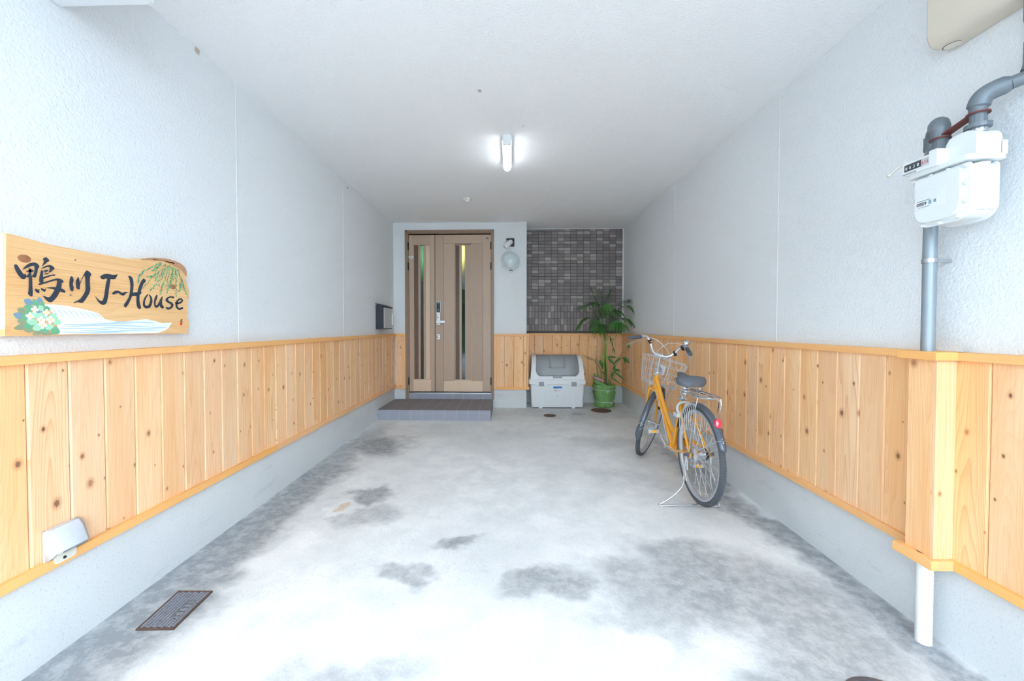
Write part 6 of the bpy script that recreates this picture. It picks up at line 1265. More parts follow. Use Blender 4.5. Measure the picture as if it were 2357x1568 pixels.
# unions
NZ = ((1.605, 1.468, 1.868), (1.605, 1.592, 1.838))
for x, y, z in NZ:
    s_ = MB(); s_.lathe([(0.024, 0), (0.025, 0.010), (0.034, 0.012), (0.034, 0.026), (0.022, 0.030), (0.021, 0.058)], (x, y, z), (1, 0, 0), (0, 1, 0), (0, 0, 1), 14)
    build(s_, 'union_nut', M['pipe'], gas, smooth=25)
    s_ = MB(); s_.lathe([(0.0245, 0.0), (0.0245, 0.012)], (x, y, z - 0.004), (1, 0, 0), (0, 1, 0), (0, 0, 1), 20); build(s_, 'union_ring', M['silver'], gas)
s_ = MB()
s_.lathe([(0.030, 0), (0.030, 0.005)], (1.605, 1.468, 1.928), (1, 0, 0), (0, 1, 0), (0, 0, 1), 18)
s_.lathe([(0.030, 0), (0.030, 0.005)], (1.605, 1.592, 1.898), (1, 0, 0), (0, 1, 0), (0, 0, 1), 18)
s_.add([(1.590, 1.485, 1.930), (1.620, 1.485, 1.930), (1.620, 1.575, 1.905), (1.590, 1.575, 1.905), (1.590, 1.485, 1.936), (1.620, 1.485, 1.936), (1.620, 1.575, 1.911), (1.590, 1.575, 1.911)],
       [(0, 3, 2, 1), (4, 5, 6, 7), (0, 1, 5, 4), (1, 2, 6, 5), (2, 3, 7, 6), (3, 0, 4, 7)])
build(s_, 'meter_bar', M['primer'], gas)

PX, PY = 1.672, 1.688
riser = thing('gas_pipe', 'grey gas pipe running down from the meter through the cedar casing to the floor', 'pipe', (PX, PY, -0.06))
s_ = MB()
s_.tube(bez([(1.605, 1.592, 1.895), (1.605, 1.593, 1.925), (1.612, 1.602, 1.952), (1.632, 1.625, 1.968), (1.652, 1.655, 1.965), (1.667, 1.680, 1.945), (PX, PY, 1.90)], 5), [0.024] * 6 + [0.029] * 12 + [0.024] * 8 + [0.026] * 5, 16)
build(s_, 'elbow', M['pipe'], riser)
s_ = MB(); s_.tube([(PX, PY, 1.90), (PX, PY, 1.0)], 0.0215, 18); build(s_, 'upright', M['pipe_light'], riser)
s_ = MB(); s_.lathe([(0.026, 0), (0.026, 0.05)], (PX, PY, 1.90), (1, 0, 0), (0, 1, 0), (0, 0, 1), 12); build(s_, 'coupling', M['pipe'], riser, smooth=20)
s_ = MB(); s_.lathe([(0.0245, 0), (0.0245, 0.016)], (PX, PY, 1.455), (1, 0, 0), (0, 1, 0), (0, 0, 1), 18); s_.box(PX, XR, PY - 0.012, PY - 0.004, 1.457, 1.469); build(s_, 'wall_bracket', M['silver'], riser)
s_ = MB()
prof = []
nn = 46
zb_, zt_ = -0.075, 0.30
for i in range(nn):
    z = zb_ + (zt_ - zb_) * i / (nn - 1)
    prof.append((0.0255 + (0.0012 if i % 2 else 0.0), z))
s_.lathe(prof, (PX - 0.008, PY - 0.015, 0), (1, 0, 0), (0, 1, 0), (0, 0, 1), 20); build(s_, 'tape_wrap', M['tape'], riser, smooth=60)
inlet = thing('gas_pipe', 'dark supply pipe with couplings above the gas meter at the right edge', 'pipe', (1.69, 1.385, 2.0))
s_ = MB()
s_.tube(bez([(1.605, 1.468, 1.925), (1.605, 1.468, 1.955), (1.612, 1.460, 1.985), (1.632, 1.443, 2.000), (1.655, 1.420, 2.006)], 5), [0.023] * 5 + [0.029] * 14 + [0.026, 0.023], 16); build(s_, 'elbow', M['pipe'], inlet)
s_ = MB(); s_.tube(bez([(1.655, 1.420, 2.006), (1.672, 1.404, 2.012), (1.684, 1.392, 2.022), (1.690, 1.386, 2.05), (1.690, 1.385, 2.09)], 5), [0.021] * 8 + [0.027] * 10 + [0.027] * 3, 16); build(s_, 'elbow', M['pipe'], inlet)
s_ = MB(); s_.tube([(1.690, 1.385, 2.07), (1.690, 1.385, HC)], 0.020, 16); build(s_, 'upright', M['pipe'], inlet)
for z, r, h in ((2.085, 0.027, 0.045), (2.14, 0.024, 0.03), (2.19, 0.029, 0.09), (2.31, 0.026, 0.12)):
    s_ = MB(); s_.lathe([(r * 0.9, 0), (r, 0.006), (r, h - 0.006), (r * 0.9, h)], (1.690, 1.385, z), (1, 0, 0), (0, 1, 0), (0, 0, 1), 10); build(s_, 'coupling', M['pipe'], inlet, smooth=20)

hb = thing('wall_housing', 'beige painted steel housing high on the right wall', 'housing', (1.70, 1.35, 2.29))
s_ = MB()
s_.prism([(XR, 2.287), (1.690, 2.287), (1.662, 2.296), (1.646, 2.315), (1.640, 2.345), (1.640, 2.62), (1.66, 2.64), (XR, 2.64)], lambda a, b, d: (a, d, b), 0.95, 1.690)
hc_ = build(s_, 'case', M['beige'], hb, smooth=40, bevel=0.006)
s_ = MB(); s_.lathe([(1.0, 0), (1.0, 0.0015), (0.93, 0.0015)], (1.706, 1.655, 2.2875), (0.022, 0, 0), (0, 0.026, 0), (0, 0, -1), 24); build(s_, 'knockout', M['ivory'], hc_)
s_ = MB(); s_.tube([(1.706 + 0.023 * math.cos(a / 12 * 5), 1.655 + 0.027 * math.sin(a / 12 * 5), 2.2865) for a in range(13)], 0.0009, 5); build(s_, 'rust_line', M['rust_iron'], hc_)

# ------------------------------------------------------------------ potted palm
M['wrap'] = plain('green wrapping cloth', rgb(118, 164, 98), 0.75, 0, 0.12, 14, 0.15)
M['cane'] = plain('yellow green cane', rgb(150, 164, 74), 0.5, 0, 0.2, 18)
M['cane_green'] = plain('green cane', rgb(78, 120, 58), 0.5, 0, 0.2, 18)
lf = NT('palm leaf')
cc = lf.coord()
lf.set(color=lf.mix(lf.noise(cc, 14, 3), rgb(40, 84, 36), rgb(86, 142, 62)), rough=0.42, spec=0.5)
M['palm'] = lf.mat
M['palm_dead'] = plain('dry fibre', rgb(96, 84, 58), 0.8, 0, 0.2)
M['pink'] = plain('pink card', rgb(226, 156, 186), 0.7, 0, 0.04)
PXo, PYo = 1.392, 6.06
PZo = 0.03
palm = thing('potted_palm', 'tall palm with arching fronds in a pot wrapped in green cloth', 'potted plant', (PXo, PYo, PZo), local=True)
rp = random.Random(5)
ph = [rp.uniform(0, 6.28) for _ in range(9)]
def wob(a, h, r):
    s = 0.0
    for k in range(4):
        s += math.sin(a * (7 + 4 * k) + ph[k] + h * (9 + 5 * k)) * 0.0042 / (1 + 0.4 * k)
    cinch = 1 - 0.75 * max(math.exp(-((h - 0.262) / 0.02) ** 2), math.exp(-((h - 0.088) / 0.016) ** 2))
    return s * cinch * (1.5 if h < 0.3 else 1)
prof = [(0.11, 0.0), (0.128, 0.006), (0.132, 0.03), (0.130, 0.06), (0.122, 0.088), (0.132, 0.12), (0.144, 0.17), (0.155, 0.22), (0.152, 0.262), (0.163, 0.285), (0.166, 0.305), (0.160, 0.325), (0.148, 0.332), (0.14, 0.32), (0.13, 0.29), (0.0, 0.285)]
q = MB(); q.lathe(prof, (0, 0, 0), (1, 0, 0), (0, 1, 0), (0, 0, 1), 72, wob=wob)
pot = build(q, 'pot_wrap', M['wrap'], palm, smooth=60)
for z, r, tx in ((0.262, 0.1555, 0.02), (0.088, 0.1255, 0.08)):
    q = MB(); q.tube([((r + 0.004) * math.cos(a * PI / 24), (r + 0.004) * math.sin(a * PI / 24), z + 0.006 * math.sin(a * PI / 24 * 1.0)) for a in range(48)], 0.0028, 6, closed=True)
    q.tube(bez([(tx, -r - 0.004, z), (tx - 0.012, -r - 0.012, z - 0.016), (tx - 0.010, -r - 0.012, z - 0.034)], 4), 0.003, 6)
    q.tube(bez([(tx, -r - 0.004, z), (tx + 0.014, -r - 0.012, z - 0.012), (tx + 0.004, -r - 0.010, z - 0.026)], 4), 0.003, 6)
    build(q, 'string', M['tape'], pot)
# loose cloth flap and pink card at the left of the rim
def flap(P, name, mat):
    s_ = MB(); s_.surf(P); return build(s_, name, M[mat], pot, smooth=60, thick=0.002)
flap([[(-0.165, -0.02, 0.34), (-0.10, -0.10, 0.33), (0.0, -0.13, 0.30), (0.06, -0.12, 0.285)], [(-0.17, -0.03, 0.40), (-0.10, -0.11, 0.365), (-0.01, -0.13, 0.335), (0.055, -0.12, 0.29)], [(-0.166, -0.02, 0.425), (-0.10, -0.10, 0.39), (-0.02, -0.12, 0.35), (0.05, -0.115, 0.295)]], 'cloth_flap', 'wrap')
flap([[(-0.16, 0.0, 0.43), (-0.10, -0.02, 0.40), (-0.05, -0.03, 0.38)], [(-0.158, 0.0, 0.475), (-0.105, -0.02, 0.45), (-0.06, -0.03, 0.41)], [(-0.15, 0.0, 0.50), (-0.12, -0.02, 0.475), (-0.08, -0.03, 0.44)]], 'cloth_flap', 'wrap')
flap([[(-0.172, -0.035, 0.425), (-0.10, -0.113, 0.400), (-0.035, -0.13, 0.372)], [(-0.175, -0.035, 0.455), (-0.10, -0.113, 0.428), (-0.035, -0.13, 0.405)]], 'pink_card', 'pink')
# canes
def cane(P, r, mat='cane'):
    s_ = MB(); B = bez(P, 6); s_.tube(B, [r * (1.15 - 0.35 * i / len(B)) for i in range(len(B))], 8)
    for i in range(3, len(B) - 1, 4):
        s_.tube([B[i] - Vector((0, 0, 0.004)), B[i] + Vector((0, 0, 0.004))], r * 1.25, 8)
    return build(s_, 'cane', M[mat], palm)
for (x0, y0_, x1, y1_, xt, mat, zt, zz) in ((-0.045, 0.0, -0.04, 0.0, 0.0, 'cane', 1.06, 0), (-0.02, -0.03, -0.015, -0.02, 0.004, 'cane', 1.08, 0), (0.015, -0.02, 0.005, -0.01, 0.012, 'cane_green', 1.10, 0), (0.025, 0.03, 0.012, 0.02, 0.0, 'cane_green', 1.04, 0), (0.06, -0.02, 0.03, -0.01, 0.018, 'cane', 1.02, 0), (0.04, 0.05, 0.025, 0.03, 0.01, 'cane_green', 0.98, 0)):
    cane([(x0, y0_, 0.28), (x1, y1_, 0.62), (xt, y1_ * 0.6, 0.93), (xt * 1.2, 0, zt)], 0.0085, mat)
q = MB(); q.tube([(0.024 * math.cos(a * PI / 8) + 0.006, 0.024 * math.sin(a * PI / 8), 0.945) for a in range(16)], 0.0035, 6, closed=True); build(q, 'tie', M['tape'], palm)
q = MB()
for i in range(26):
    a = rp.uniform(0, 6.28); x = 0.1 * rp.random()
    q.tube([(x * math.cos(a), x * math.sin(a), 0.29), (x * 1.1 * math.cos(a) + rp.uniform(-.02, .02), x * 1.1 * math.sin(a), 0.29 + rp.uniform(0.03, 0.12))], 0.003, 5)
build(q, 'dry_sheaths', M['palm_dead'], palm, kind='stuff')

def blade(s_, base, d, nrm, L, w, droop):
    d = d.normalized(); side = d.cross(nrm)
    if side.length < 1e-4:
        side = d.orthogonal()
    side.normalize()
    up = side.cross(d).normalized()
    C = []; A = []; B = []
    for i in range(5):
        t = i / 4
        p = base + d * (L * t) + Vector((0, 0, -droop * L * t * t))
        ww = w * (0.35, 0.95, 1.0, 0.7, 0.03)[i]
        C.append(p - up * ww * 0.35); A.append(p + side * ww); B.append(p - side * ww)
    s_.strip(A, C); s_.strip(C, B)

def frond(P, n=11, L=0.15, w=0.008, droop=0.45, taper=0.5, start=0.25, name='frond', mat='palm', stalk=0.0035):
    s_ = MB()
    B = bez(P, 8)
    m_ = len(B)
    s_.tube(B, [stalk * (1 - 0.7 * i / m_) for i in range(m_)], 5)
    for k in range(n):
        t = start + (1 - start) * (k + 0.5) / n
        i = min(m_ - 2, int(t * (m_ - 1)))
        T = (B[i + 1] - B[i]).normalized()
        up = Vector((0, 0, 1)); sd = T.cross(up)
        if sd.length < 0.15:
            sd = Vector((1, 0, 0)) if abs(T.x) < 0.8 else Vector((0, 1, 0))
        sd.normalize()
        LL = L * (1 - taper * abs(t - 0.55) * 1.6)
        for sg in (-1, 1):
            d = T * 0.75 + sd * sg * 0.75 + Vector((0, 0, rp.uniform(-0.25, 0.1)))
            blade(s_, B[i], d, up, LL * rp.uniform(0.85, 1.1), w, droop)
    blade(s_, B[-2], (B[-1] - B[-3]), Vector((0, 0, 1)), L * 0.6, w, droop * 0.5)
    return build(s_, name, M[mat], palm, smooth=0, recalc=False)

U = 0.0064
def pp(x, y, dy):
    return (((x - 1390) * U), dy, (937 - y) * U)
F_ = [((1390, 775, 0), (1372, 735, -0.06), (1350, 708, -0.12), (1331, 708, -0.16)),
      ((1390, 778, 0), (1372, 742, 0.05), (1350, 732, 0.08), (1334, 748, 0.12)),
      ((1390, 778, -0.02), (1375, 745, -0.10), (1362, 738, -0.18), (1352, 756, -0.24)),
      ((1390, 772, 0), (1382, 725, 0.02), (1372, 692, 0.05), (1361, 664, 0.08)),
      ((1391, 770, 0.02), (1388, 720, 0.05), (1385, 690, 0.10), (1383, 672, 0.13)),
      ((1393, 768, 0.02), (1397, 715, 0.08), (1402, 684, 0.12), (1408, 670, 0.1)),
      ((1395, 770, 0), (1408, 718, -0.04), (1424, 698, -0.08), (1440, 692, -0.1)),
      ((1395, 770, -0.02), (1412, 722, -0.10), (1434, 706, -0.16), (1452, 724, -0.2)),
      ((1395, 772, -0.02), (1412, 742, -0.10), (1428, 734, -0.17), (1444, 745, -0.2)),
      ((1394, 775, -0.03), (1404, 748, -0.14), (1413, 742, -0.24), (1422, 752, -0.31)),
      ((1391, 772, -0.03), (1390, 732, -0.12), (1388, 712, -0.18), (1386, 722, -0.26)),
      ((1392, 772, 0.0), (1400, 730, -0.06), (1408, 716, -0.10), (1418, 722, -0.16)),
      ((1390, 778, -0.02), (1381, 752, -0.08), (1375, 748, -0.14), (1368, 760, -0.18)),
      ((1391, 772, 0.03), (1380, 716, 0.0), (1370, 700, -0.04), (1358, 698, -0.08))]
for P in F_:
    frond([pp(*p) for p in P], n=16, L=0.185, w=0.0068)
# the two broad fan-like fronds that hang towards the viewer
def fan(c, n, L, name='fan_leaf', spread=1.2, w=0.012):
    s_ = MB(); c = Vector(c)
    for i in range(n):
        a = -spread + 2 * spread * i / (n - 1)
        d = Vector((math.sin(a), -0.35, -0.25 - 0.75 * math.cos(a) * 0.6))
        blade(s_, c, d, Vector((0, -1, 0.4)), L * (1 - 0.15 * abs(a)), w, 0.25)
    return build(s_, name, M['palm'], palm, smooth=0, recalc=False)
fan(pp(1407, 740, -0.27), 12, 0.19, spread=1.35)
fan(pp(1389, 702, -0.2), 9, 0.13, spread=0.9, w=0.010)
# lower growth
frond([pp(1383, 862, -0.05), pp(1374, 842, -0.07), pp(1360, 826, -0.10), pp(1341, 818, -0.12)], n=7, L=0.10, w=0.006, start=0.4)
frond([pp(1382, 880, 0), pp(1373, 850, 0.03), pp(1371, 820, 0.04), pp(1372, 800, 0.05)], n=8, L=0.07, w=0.0035, droop=-0.1, start=0.45)
frond([pp(1391, 790, 0), pp(1399, 775, -0.04), pp(1405, 790, -0.06), pp(1409, 808, -0.06)], n=3, L=0.10, w=0.007, start=0.3)
frond([pp(1397, 880, -0.05), pp(1405, 850, -0.08), pp(1420, 818, -0.12), pp(1436, 802, -0.15)], n=4, L=0.07, w=0.005, start=0.5)
def leaf1(base, tip, w, name='broad_leaf'):
    b = Vector(base); t = Vector(tip); s_ = MB()
    blade(s_, b, t - b, Vector((0, -1, 0.5)), (t - b).length, w, 0.12)
    return build(s_, name, M['palm'], palm, smooth=0, recalc=False)
for a, b, w in (((1428, 822, -0.12), (1449, 837, -0.14), 0.026), ((1428, 822, -0.12), (1434, 836, -0.12), 0.016), ((1436, 800, -0.15), (1448, 796, -0.15), 0.016), ((1436, 800, -0.15), (1440, 788, -0.15), 0.012), ((1424, 822, -0.10), (1406, 836, -0.10), 0.016),
                ((1408, 852, -0.10), (1410, 838, -0.10), 0.020), ((1408, 852, -0.1), (1420, 848, -0.12), 0.020), ((1408, 854, -0.1), (1431, 870, -0.14), 0.020), ((1408, 854, -0.1), (1400, 868, -0.14), 0.018), ((1402, 868, -0.1), (1422, 880, -0.16), 0.012),
                ((1396, 824, -0.05), (1412, 838, -0.10), 0.024), ((1394, 822, -0.05), (1414, 820, -0.12), 0.016), ((1382, 842, -0.06), (1374, 828, -0.08), 0.014), ((1382, 846, -0.06), (1380, 826, -0.02), 0.016), ((1388, 836, 0.03), (1384, 852, 0.0), 0.014), ((1390, 862, -0.08), (1380, 852, -0.10), 0.012)):
    leaf1(pp(*a), pp(*b), w)
q = MB()
q.tube(bez([pp(1400, 884, -0.05), pp(1405, 862, -0.08), pp(1414, 838, -0.10), pp(1427, 822, -0.12)], 5), 0.003, 5)
q.tube(bez([pp(1402, 884, -0.05), pp(1408, 866, -0.09), pp(1416, 858, -0.12), pp(1440, 842, -0.16)], 5), 0.0022, 5)
build(q, 'stalk', M['cane_green'], palm)

# ------------------------------------------------------------------ bicycle
M['orange'] = plain('amber yellow enamel', rgb(240, 168, 52), 0.25, 0, 0.03, 10, 0, coat=0.5)
M['tyre'] = plain('tyre rubber', rgb(84, 88, 94), 0.75, 0, 0.12, 90, 0.3)
M['fender'] = plain('gunmetal mudguard', rgb(96, 104, 116), 0.3, 0.35, 0.06, 10)
M['saddle'] = plain('grey saddle vinyl', rgb(92, 96, 104), 0.45, 0, 0.05, 40, 0.05)
M['grip'] = plain('grey grip rubber', rgb(84, 88, 96), 0.65, 0, 0.05, 60, 0.1)
M['alu'] = plain('polished aluminium', rgb(214, 218, 224), 0.24, 0.85, 0.03)
M['alu_matt'] = plain('matt aluminium', rgb(196, 200, 206), 0.4, 0.6, 0.04)
M['cable'] = plain('grey cable', rgb(198, 202, 206), 0.4, 0, 0.03)
M['lock'] = plain('pale grey lock', rgb(206, 210, 214), 0.4, 0, 0.03)
rr = NT('red reflector'); rr.set(color=rgb(222, 60, 84), rough=0.15, coat=0.6); M['red_lens'] = rr.mat
M['amber_lens'] = plain('amber reflector', rgb(246, 176, 40), 0.2, 0, 0.03)
bike = thing('bicycle', 'amber yellow city bicycle with wire basket on its stand by the right wall', 'bicycle', (1.285, 2.805, -0.036), local=True, rotz=R(0.2))
bike.scale = (0.99, 0.99, 0.99)
DELTA = R(37)
H1 = Vector((0, 0.80, 0.835)); UU = Vector((0, -0.407, 0.9134)); EE = Vector((0, 0.9134, 0.407))
def ST(x, e, h):
    cd, sd = math.cos(DELTA), math.sin(DELTA)
    return H1 + Vector((1, 0, 0)) * (x * cd + e * sd) + EE * (-x * sd + e * cd) + UU * h
FE, FH = 0.0776, -0.560          # front axle in steering coordinates
RA = (0.0, 0.375)                # rear axle (y, z)
TILT = math.atan2(0.407, 0.9134)
def WF(x, r, th):                # point on the front wheel; th from forward, upward
    return ST(x, FE + r * math.cos(th - TILT), FH + r * math.sin(th - TILT))
def WR(x, r, th):
    return Vector((x, RA[0] + r * math.cos(th), RA[1] + r * math.sin(th)))

def wheel(name, W, hub_w, label):
    t = bpy.data.objects.new(name, None); finish(t, bike, W(0, 0, 0)); t.empty_display_size = 0.05
    t['label'] = label
    N = 64
    def tor(Rm, prof, nm, mat, kind=None):
        s_ = MB()
        rows = []
        for i in range(N + 1):
            th = 2 * PI * i / N
            rows.append([W(a, Rm + b, th) for a, b in prof])
        s_.surf(rows, closed=True)
        return build(s_, nm, M[mat], t, smooth=50, kind=kind)
    c16 = [(0.0185 * math.cos(2 * PI * k / 12), 0.0185 * math.sin(2 * PI * k / 12)) for k in range(12)]
    ty = tor(0.3145, c16, 'tyre', 'tyre')
    # tread blocks
    s_ = MB()
    for i in range(110):
        th = 2 * PI * i / 110
        for x, o_ in ((-0.011, 0.0), (0.011, 0.5), (-0.004, 0.5), (0.004, 0.0)):
            t0 = th + o_ * 2 * PI / 110; t1 = t0 + 0.032
            rr_ = 0.3325 if abs(x) < 0.006 else 0.3295
            P = [W(x - 0.0026, rr_, t0), W(x + 0.0026, rr_, t0), W(x + 0.0026, rr_, t1), W(x - 0.0026, rr_, t1), W(x - 0.0026, rr_ + 0.0022, t0), W(x + 0.0026, rr_ + 0.0022, t0), W(x + 0.0026, rr_ + 0.0022, t1), W(x - 0.0026, rr_ + 0.0022, t1)]
            s_.add(P, [(4, 5, 6, 7), (0, 1, 5, 4), (1, 2, 6, 5), (2, 3, 7, 6), (3, 0, 4, 7)])
    o = build(s_, 'tread_blocks', M['tyre'], t, smooth=0, kind='stuff')
    tor(0.288, [(-0.0135, 0.016), (-0.0145, 0.002), (-0.010, -0.008), (0.0, -0.011), (0.010, -0.008), (0.0145, 0.002), (0.0135, 0.016)], 'rim', 'alu_matt')
    s_ = MB()
    for i in range(36):
        th = 2 * PI * i / 36
        sg = 1 if i % 2 else -1
        dr = 1 if (i // 2) % 2 else -1
        s_.tube([W(sg * hub_w, 0.026, th + dr * 1.25), W(sg * 0.003, 0.281, th)], 0.0014, 4, caps=False)
    build(s_, 'spokes', M['alu'], t, kind='stuff')
    s_ = MB()
    for sg in (-1, 1):
        rows = [[W(x, r, 2 * PI * k / 20) for k in range(20)] for x, r in ((sg * (hub_w + 0.002), 0.0), (sg * (hub_w + 0.002), 0.030), (sg * (hub_w - 0.002), 0.030), (sg * (hub_w - 0.003), 0.016), (0, 0.014))]
        s_.surf(rows, closed=True)
    rows = [[W(x, r, 2 * PI * k / 12) for k in range(12)] for x, r in ((-0.078, 0.0), (-0.078, 0.0085), (0.078, 0.0085), (0.078, 0.0))]
    s_.surf(rows, closed=True)
    build(s_, 'hub', M['alu'], t)
    return t
wf = wheel('front_wheel', WF, 0.030, 'front wheel turned to the right')
wr = wheel('rear_wheel', WR, 0.034, 'rear wheel raised on the stand')
# drum brake on the left of the rear hub, axle nuts
q = MB()
rows = [[WR(x, r, 2 * PI * k / 28) for k in range(28)] for x, r in ((-0.030, 0.0), (-0.030, 0.052), (-0.040, 0.055), (-0.046, 0.045), (-0.050, 0.045), (-0.054, 0.030), (-0.056, 0.0))]
q.surf(rows, closed=True); build(q, 'drum_brake', M['alu'], bike, smooth=35)
for s in (-1, 1):
    q = MB(); rows = [[WR(x, r, 2 * PI * k / 12) for k in range(12)] for x, r in ((s * 0.074, 0.014), (s * 0.074, 0.013), (s * 0.098, 0.012), (s * 0.100, 0.008), (s * 0.100, 0.0))]
    q.surf(rows, closed=True); build(q, 'axle_cap', M['grip'], bike)
q = MB(); rows = [[WR(x, r, 2 * PI * k / 36) for k in range(36)] for x, r in ((0.040, 0.0), (0.040, 0.038), (0.044, 0.042), (0.048, 0.038), (0.050, 0.0))]
q.surf(rows, closed=True); build(q, 'sprocket', M['black'], bike)

# frame
BB = Vector((0, 0.44, 0.300)); SC = Vector((0, 0.275, 0.715))
def along(h):
    return H1 + UU * h
frame = MB()
frame.tube([along(0.005), along(-0.135)], 0.0205, 16)
frame.tube([along(-0.10), BB + Vector((0, 0.01, 0.01))], 0.0185, 14)
frame.tube(bez([along(-0.045), (0, 0.70, 0.66), (0, 0.56, 0.505), (0, 0.46, 0.435), (0, 0.395, 0.415)], 6), 0.0155, 14)
frame.tube([BB, SC], 0.0158, 14)
frame.tube([BB + Vector((-0.036, 0, 0)), BB + Vector((0.036, 0, 0))], 0.021, 16)
for s in (-1, 1):
    frame.tube([BB + Vector((s * 0.022, -0.005, 0)), (s * 0.040, 0.30, 0.315), (s * 0.062, 0.02, RA[1])], [0.011, 0.0105, 0.008], 10)
    frame.tube([SC + Vector((s * 0.014, 0, -0.03)), (s * 0.040, 0.21, 0.62), (s * 0.064, 0.01, RA[1] + 0.012)], [0.009, 0.008, 0.0075], 10)
    frame.obox((s * 0.064, 0.0, RA[1]), (0.003, 0, 0), (0, 0.022, 0), (0, 0, 0.016))
fr = build(frame, 'frame', M['orange'], bike)
txt_o = txt('BRAUGTEN', 'frame_lettering', 'white_plastic', fr, (-0.0192, 0.712, 0.628), 0.034, (0, 0, 0), 0.0002)
dwn = (BB - along(-0.10)).normalized()
side = Vector((-1, 0, 0)); nrm_ = side; yv = nrm_.cross(dwn)
txt_o.matrix_local = Matrix.Translation(Vector((-0.0192, 0, 0)) + along(-0.10) + dwn * 0.055 - yv * 0.011 - ORG[fr.name]) @ Matrix((dwn, yv, nrm_)).transposed().to_4x4()
# fork
q = MB()
q.lathe([(0.022, 0), (0.022, 0.018), (0.016, 0.022)], ST(0, 0, -0.165), ST(1, 0, 0) - ST(0, 0, 0), ST(0, 1, 0) - ST(0, 0, 0), UU, 16)
for s in (-1, 1):
    q.tube(bez([ST(0, 0.0, -0.155), ST(s * 0.034, 0.0, -0.160), ST(s * 0.044, 0.002, -0.19), ST(s * 0.046, 0.008, -0.34), ST(s * 0.048, 0.025, -0.47), ST(s * 0.050, FE - 0.004, FH + 0.012)], 5), [0.0125] * 11 + [0.0115] * 5 + [0.010] * 5 + [0.008] * 5, 10)
build(q, 'fork', M['orange'], bike)
q = MB()
q.lathe([(0.023, 0), (0.024, 0.008), (0.020, 0.011), (0.022, 0.016), (0.020, 0.024), (0.015, 0.028)], ST(0, 0, 0.003), ST(1, 0, 0) - ST(0, 0, 0), ST(0, 1, 0) - ST(0, 0, 0), UU, 20)
build(q, 'headset', M['alu'], bike)
# stem and handlebar
HS = 0.183
q = MB(); q.tube([ST(0, 0, 0.02), ST(0, 0, HS - 0.01)], 0.0115, 14); q.tube([ST(0, 0, HS - 0.02), ST(0, 0.004, HS + 0.018)], [0.013, 0.012], 12); q.tube([ST(-0.022, 0.006, HS), ST(0.022, 0.006, HS)], 0.0165, 14)
build(q, 'stem', M['alu'], bike)
def bar(s):
    return [ST(s * a, b, HS + c) for a, b, c in ((0.0, 0.006, 0), (0.040, 0.006, 0.0), (0.074, 0.020, 0.012), (0.103, 0.045, 0.045), (0.128, 0.060, 0.085), (0.158, 0.054, 0.114), (0.188, 0.020, 0.122), (0.215, -0.035, 0.128), (0.238, -0.085, 0.136))]
q = MB(); pb = bez(bar(-1)[::-1] + bar(1)[1:], 5); q.tube(pb, 0.0112, 14)
hbar = build(q, 'handlebar', M['alu'], bike)
for s in (-1, 1):
    q = MB()
    ga = ST(s * 0.192, 0.012, HS + 0.123); gb = ST(s * 0.250, -0.109, HS + 0.141)
    d = (gb - ga)
    q.tube([ga, ga + d * 0.04, ga + d * 0.5, ga + d * 0.93, gb, gb + d * 0.02], [0.0145, 0.0165, 0.0160, 0.0165, 0.0165, 0.010], 16)
    build(q, 'grip', M['grip'], hbar)
    q = MB()
    la = ST(s * 0.186, 0.028, HS + 0.104)
    q.tube([ST(s * 0.176, 0.040, HS + 0.118), ST(s * 0.193, 0.010, HS + 0.123)], 0.016, 12)
    q.tube(bez([la, ST(s * 0.192, 0.010, HS + 0.084), ST(s * 0.228, -0.05, HS + 0.086), ST(s * 0.258, -0.122, HS + 0.078)], 5), [0.007] * 12 + [0.008] * 4, 8, flat=0.55)
    build(q, 'brake_lever', M['alu_matt'], hbar)
q = MB()
bc = ST(0.172, 0.044, HS + 0.156); bn = (ST(0.172, -0.05, HS + 0.31) - bc).normalized(); b1 = bn.orthogonal().normalized(); b2 = bn.cross(b1)
q.lathe([(0.010, -0.03), (0.012, -0.012), (0.028, -0.010), (0.029, 0.0), (0.025, 0.012), (0.014, 0.020), (0.0, 0.022)], bc, b1, b2, bn, 24)
build(q, 'bell', M['chrome'], hbar)
for s, xs_ in ((-1, ((0.128, 0.060, 0.085),)), (1, ((0.100, 0.042, 0.042), (0.146, 0.058, 0.103)))):
    for a, b, c_ in xs_:
        q = MB(); p0 = ST(s * a, b, HS + c_); t_ = (ST(s * (a + 0.02), b, HS + c_ + 0.02) - p0).normalized()
        q.tube([p0 - t_ * 0.008, p0 + t_ * 0.008], 0.0165, 12); q.obox(p0 + Vector((0.0, -0.012, -0.018)), (0.008, 0, 0), (0, 0.010, 0), (0, 0, 0.008))
        build(q, 'cable_clip', M['black'], hbar)
# cables
q = MB()
q.tube(bez([ST(-0.182, 0.03, HS + 0.106), ST(-0.13, 0.10, HS + 0.095), ST(-0.04, 0.13, HS + 0.05), ST(0.05, 0.12, HS - 0.05), ST(0.06, 0.07, -0.02), ST(0.03, 0.05, -0.14)], 7), 0.0028, 6)
build(q, 'cable', M['cable'], bike)
q = MB()
q.tube(bez([ST(0.182, 0.03, HS + 0.110), ST(0.10, 0.11, HS + 0.10), ST(0.0, 0.13, HS + 0.06), ST(-0.07, 0.09, HS - 0.05), ST(-0.065, 0.04, -0.03), ST(-0.055, 0.02, -0.15)], 7), 0.0028, 6)
build(q, 'cable', M['cable'], bike)
q = MB()
q.tube(bez([ST(0.06, 0.14, -0.03), ST(0.085, 0.06, -0.12), ST(0.10, 0.03, -0.20), ST(0.085, 0.04, -0.27), ST(0.06, 0.06, -0.30)], 6), 0.0025, 6)
build(q, 'cable', M['cable'], bike)
q = MB()
